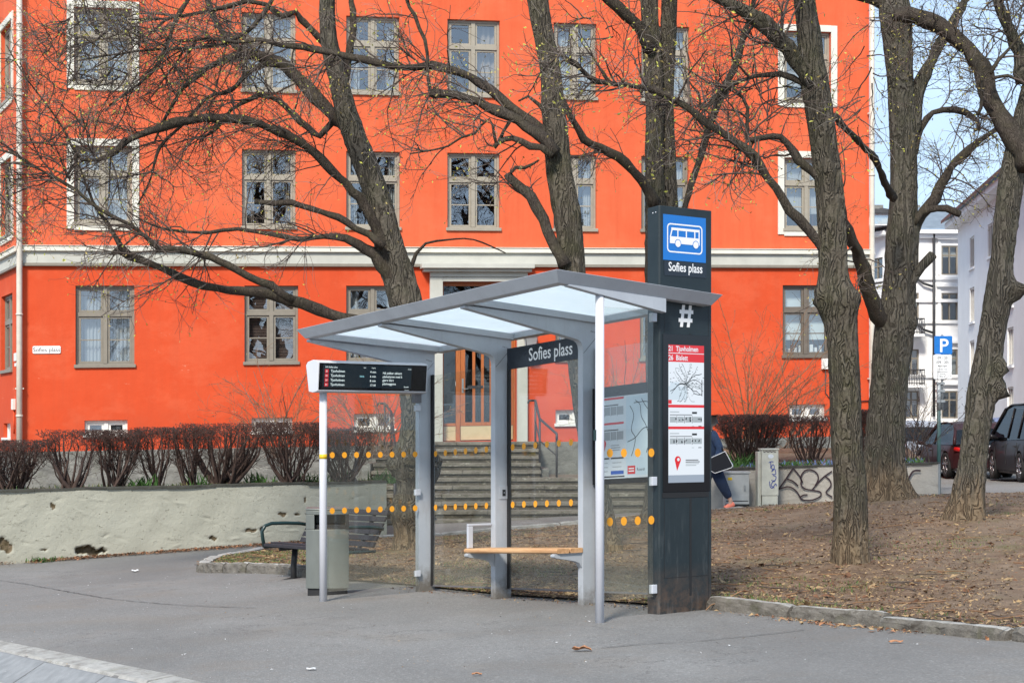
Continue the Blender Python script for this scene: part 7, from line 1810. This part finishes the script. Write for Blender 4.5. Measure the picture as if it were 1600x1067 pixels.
# debris along kerb and wall foot, loose grit on the pavement
ii=g.integers(int(NU*.60),NU,900); e=np.stack([fr[ii,0],fr[ii,1]],1)-KY*(.17+np.abs(g.normal(0,.07,900))[:,None]); k_=(np.sin(e[:,1]*2.3)+g.normal(0,.5,900))>.0; e=e[k_]; chips('kerb_litter',np.stack([e[:,0],e[:,1],G(e[:,0],e[:,1])+.008],1),.035,['litter_brown','leaf_brown','litter_tan'],'reddish brown litter in the gutter below the granite kerb',12)
t=g.random(5200); t=np.where(g.random(5200)<.75,.6+.4*t,.35+.65*t); P=LW0[None,:2]*(1-t[:,None])+LW1[None,:2]*t[:,None]; P[:,1]-=np.abs(g.normal(0,.16,5200))*(.4+t); chips('wall_litter',np.stack([P[:,0],P[:,1],G(P[:,0],P[:,1])+.01+.03*g.random(5200)],1),.035,['litter_brown','leaf_brown','bark_dirt'],'brown leaf litter heaped at the foot of the cream wall',13)
xx=g.uniform(-6,5,1500); yy=g.uniform(9.5,22,1500); chips('grit',np.stack([xx,yy,G(xx,yy)+.005],1),.012,['litter_tan','paper_scrap','bark_dirt'],'scattered grit on the asphalt',14)
a_=g.uniform(-1.3,3.2,700); bb=g.normal(.0,.09,700); q=O2[None]+KX*a_[:,None]+KY*bb[:,None]; chips('shelter_grit',np.stack([q[:,0],q[:,1],G(q[:,0],q[:,1])+.006],1),.02,['litter_brown','bark_dirt','litter_tan'],'dirt and leaf bits along the shelter glass',15)
# ================================================================ LIGHT, SKY, CAMERA
world=bpy.data.worlds.new('World'); scene.world=world; world.use_nodes=True
nt=world.node_tree; nt.nodes.clear()
SUN_EL,SUN_AZ=R(42),R(198)       # azimuth measured from +Y clockwise: light from behind the camera, to the right
out=nt.nodes.new('ShaderNodeOutputWorld'); bgn=nt.nodes.new('ShaderNodeBackground'); sky=nt.nodes.new('ShaderNodeTexSky')
sky.sky_type='NISHITA'; sky.sun_disc=False; sky.sun_elevation=SUN_EL; sky.sun_rotation=SUN_AZ; sky.air_density=1.0; sky.dust_density=1.5; sky.ozone_density=1.0
tc=nt.nodes.new('ShaderNodeTexCoord'); mp=nt.nodes.new('ShaderNodeMapping'); mp.inputs['Scale'].default_value=(1,1,2.6); nt.links.new(tc.outputs['Generated'],mp.inputs[0])
nz=nt.nodes.new('ShaderNodeTexNoise'); nz.inputs['Scale'].default_value=2.1; nz.inputs['Detail'].default_value=8; nz.inputs['Roughness'].default_value=.55; nt.links.new(mp.outputs[0],nz.inputs['Vector'])
rp=nt.nodes.new('ShaderNodeValToRGB'); rp.color_ramp.elements[0].position=.32; rp.color_ramp.elements[0].color=(.35,.35,.35,1); rp.color_ramp.elements[1].position=.66; rp.color_ramp.elements[1].color=(.92,.92,.92,1); nt.links.new(nz.outputs[0],rp.inputs[0])
mx=nt.nodes.new('ShaderNodeMix'); mx.data_type='RGBA'; nt.links.new(rp.outputs[0],mx.inputs[0]); nt.links.new(sky.outputs[0],mx.inputs[6]); mx.inputs[7].default_value=(6.2,8.2,10.8,1)
nt.links.new(mx.outputs[2],bgn.inputs[0]); bgn.inputs[1].default_value=.088; nt.links.new(bgn.outputs[0],out.inputs[0])
sl=bpy.data.lights.new('sun','SUN'); sl.energy=3.0; sl.angle=R(10); sl.color=(1,.93,.82)
so=bpy.data.objects.new('sun',sl); COL.objects.link(so)
d=Vector((math.sin(SUN_AZ)*math.cos(SUN_EL),math.cos(SUN_AZ)*math.cos(SUN_EL),math.sin(SUN_EL)))
so.rotation_euler=d.to_track_quat('Z','Y').to_euler(); so.location=(-8,-8,14)
cam=bpy.data.cameras.new('camera'); co=bpy.data.objects.new('camera',cam); COL.objects.link(co)
co.location=(0,0,EYE); co.rotation_euler=(R(90),0,0); cam.sensor_width=36; cam.sensor_fit='HORIZONTAL'; cam.lens=36*F/1600
cam.shift_x=0; cam.shift_y=(HZ-533.0)/1600; cam.clip_end=600; cam.clip_start=.1
scene.camera=co
vs=scene.view_settings; vs.view_transform='Standard'; vs.look='None'; vs.gamma=1; vs.exposure=.65; vs.use_curve_mapping=False
scene.cycles.max_bounces=8; scene.cycles.transparent_max_bounces=24; scene.cycles.caustics_reflective=False; scene.cycles.caustics_refractive=False
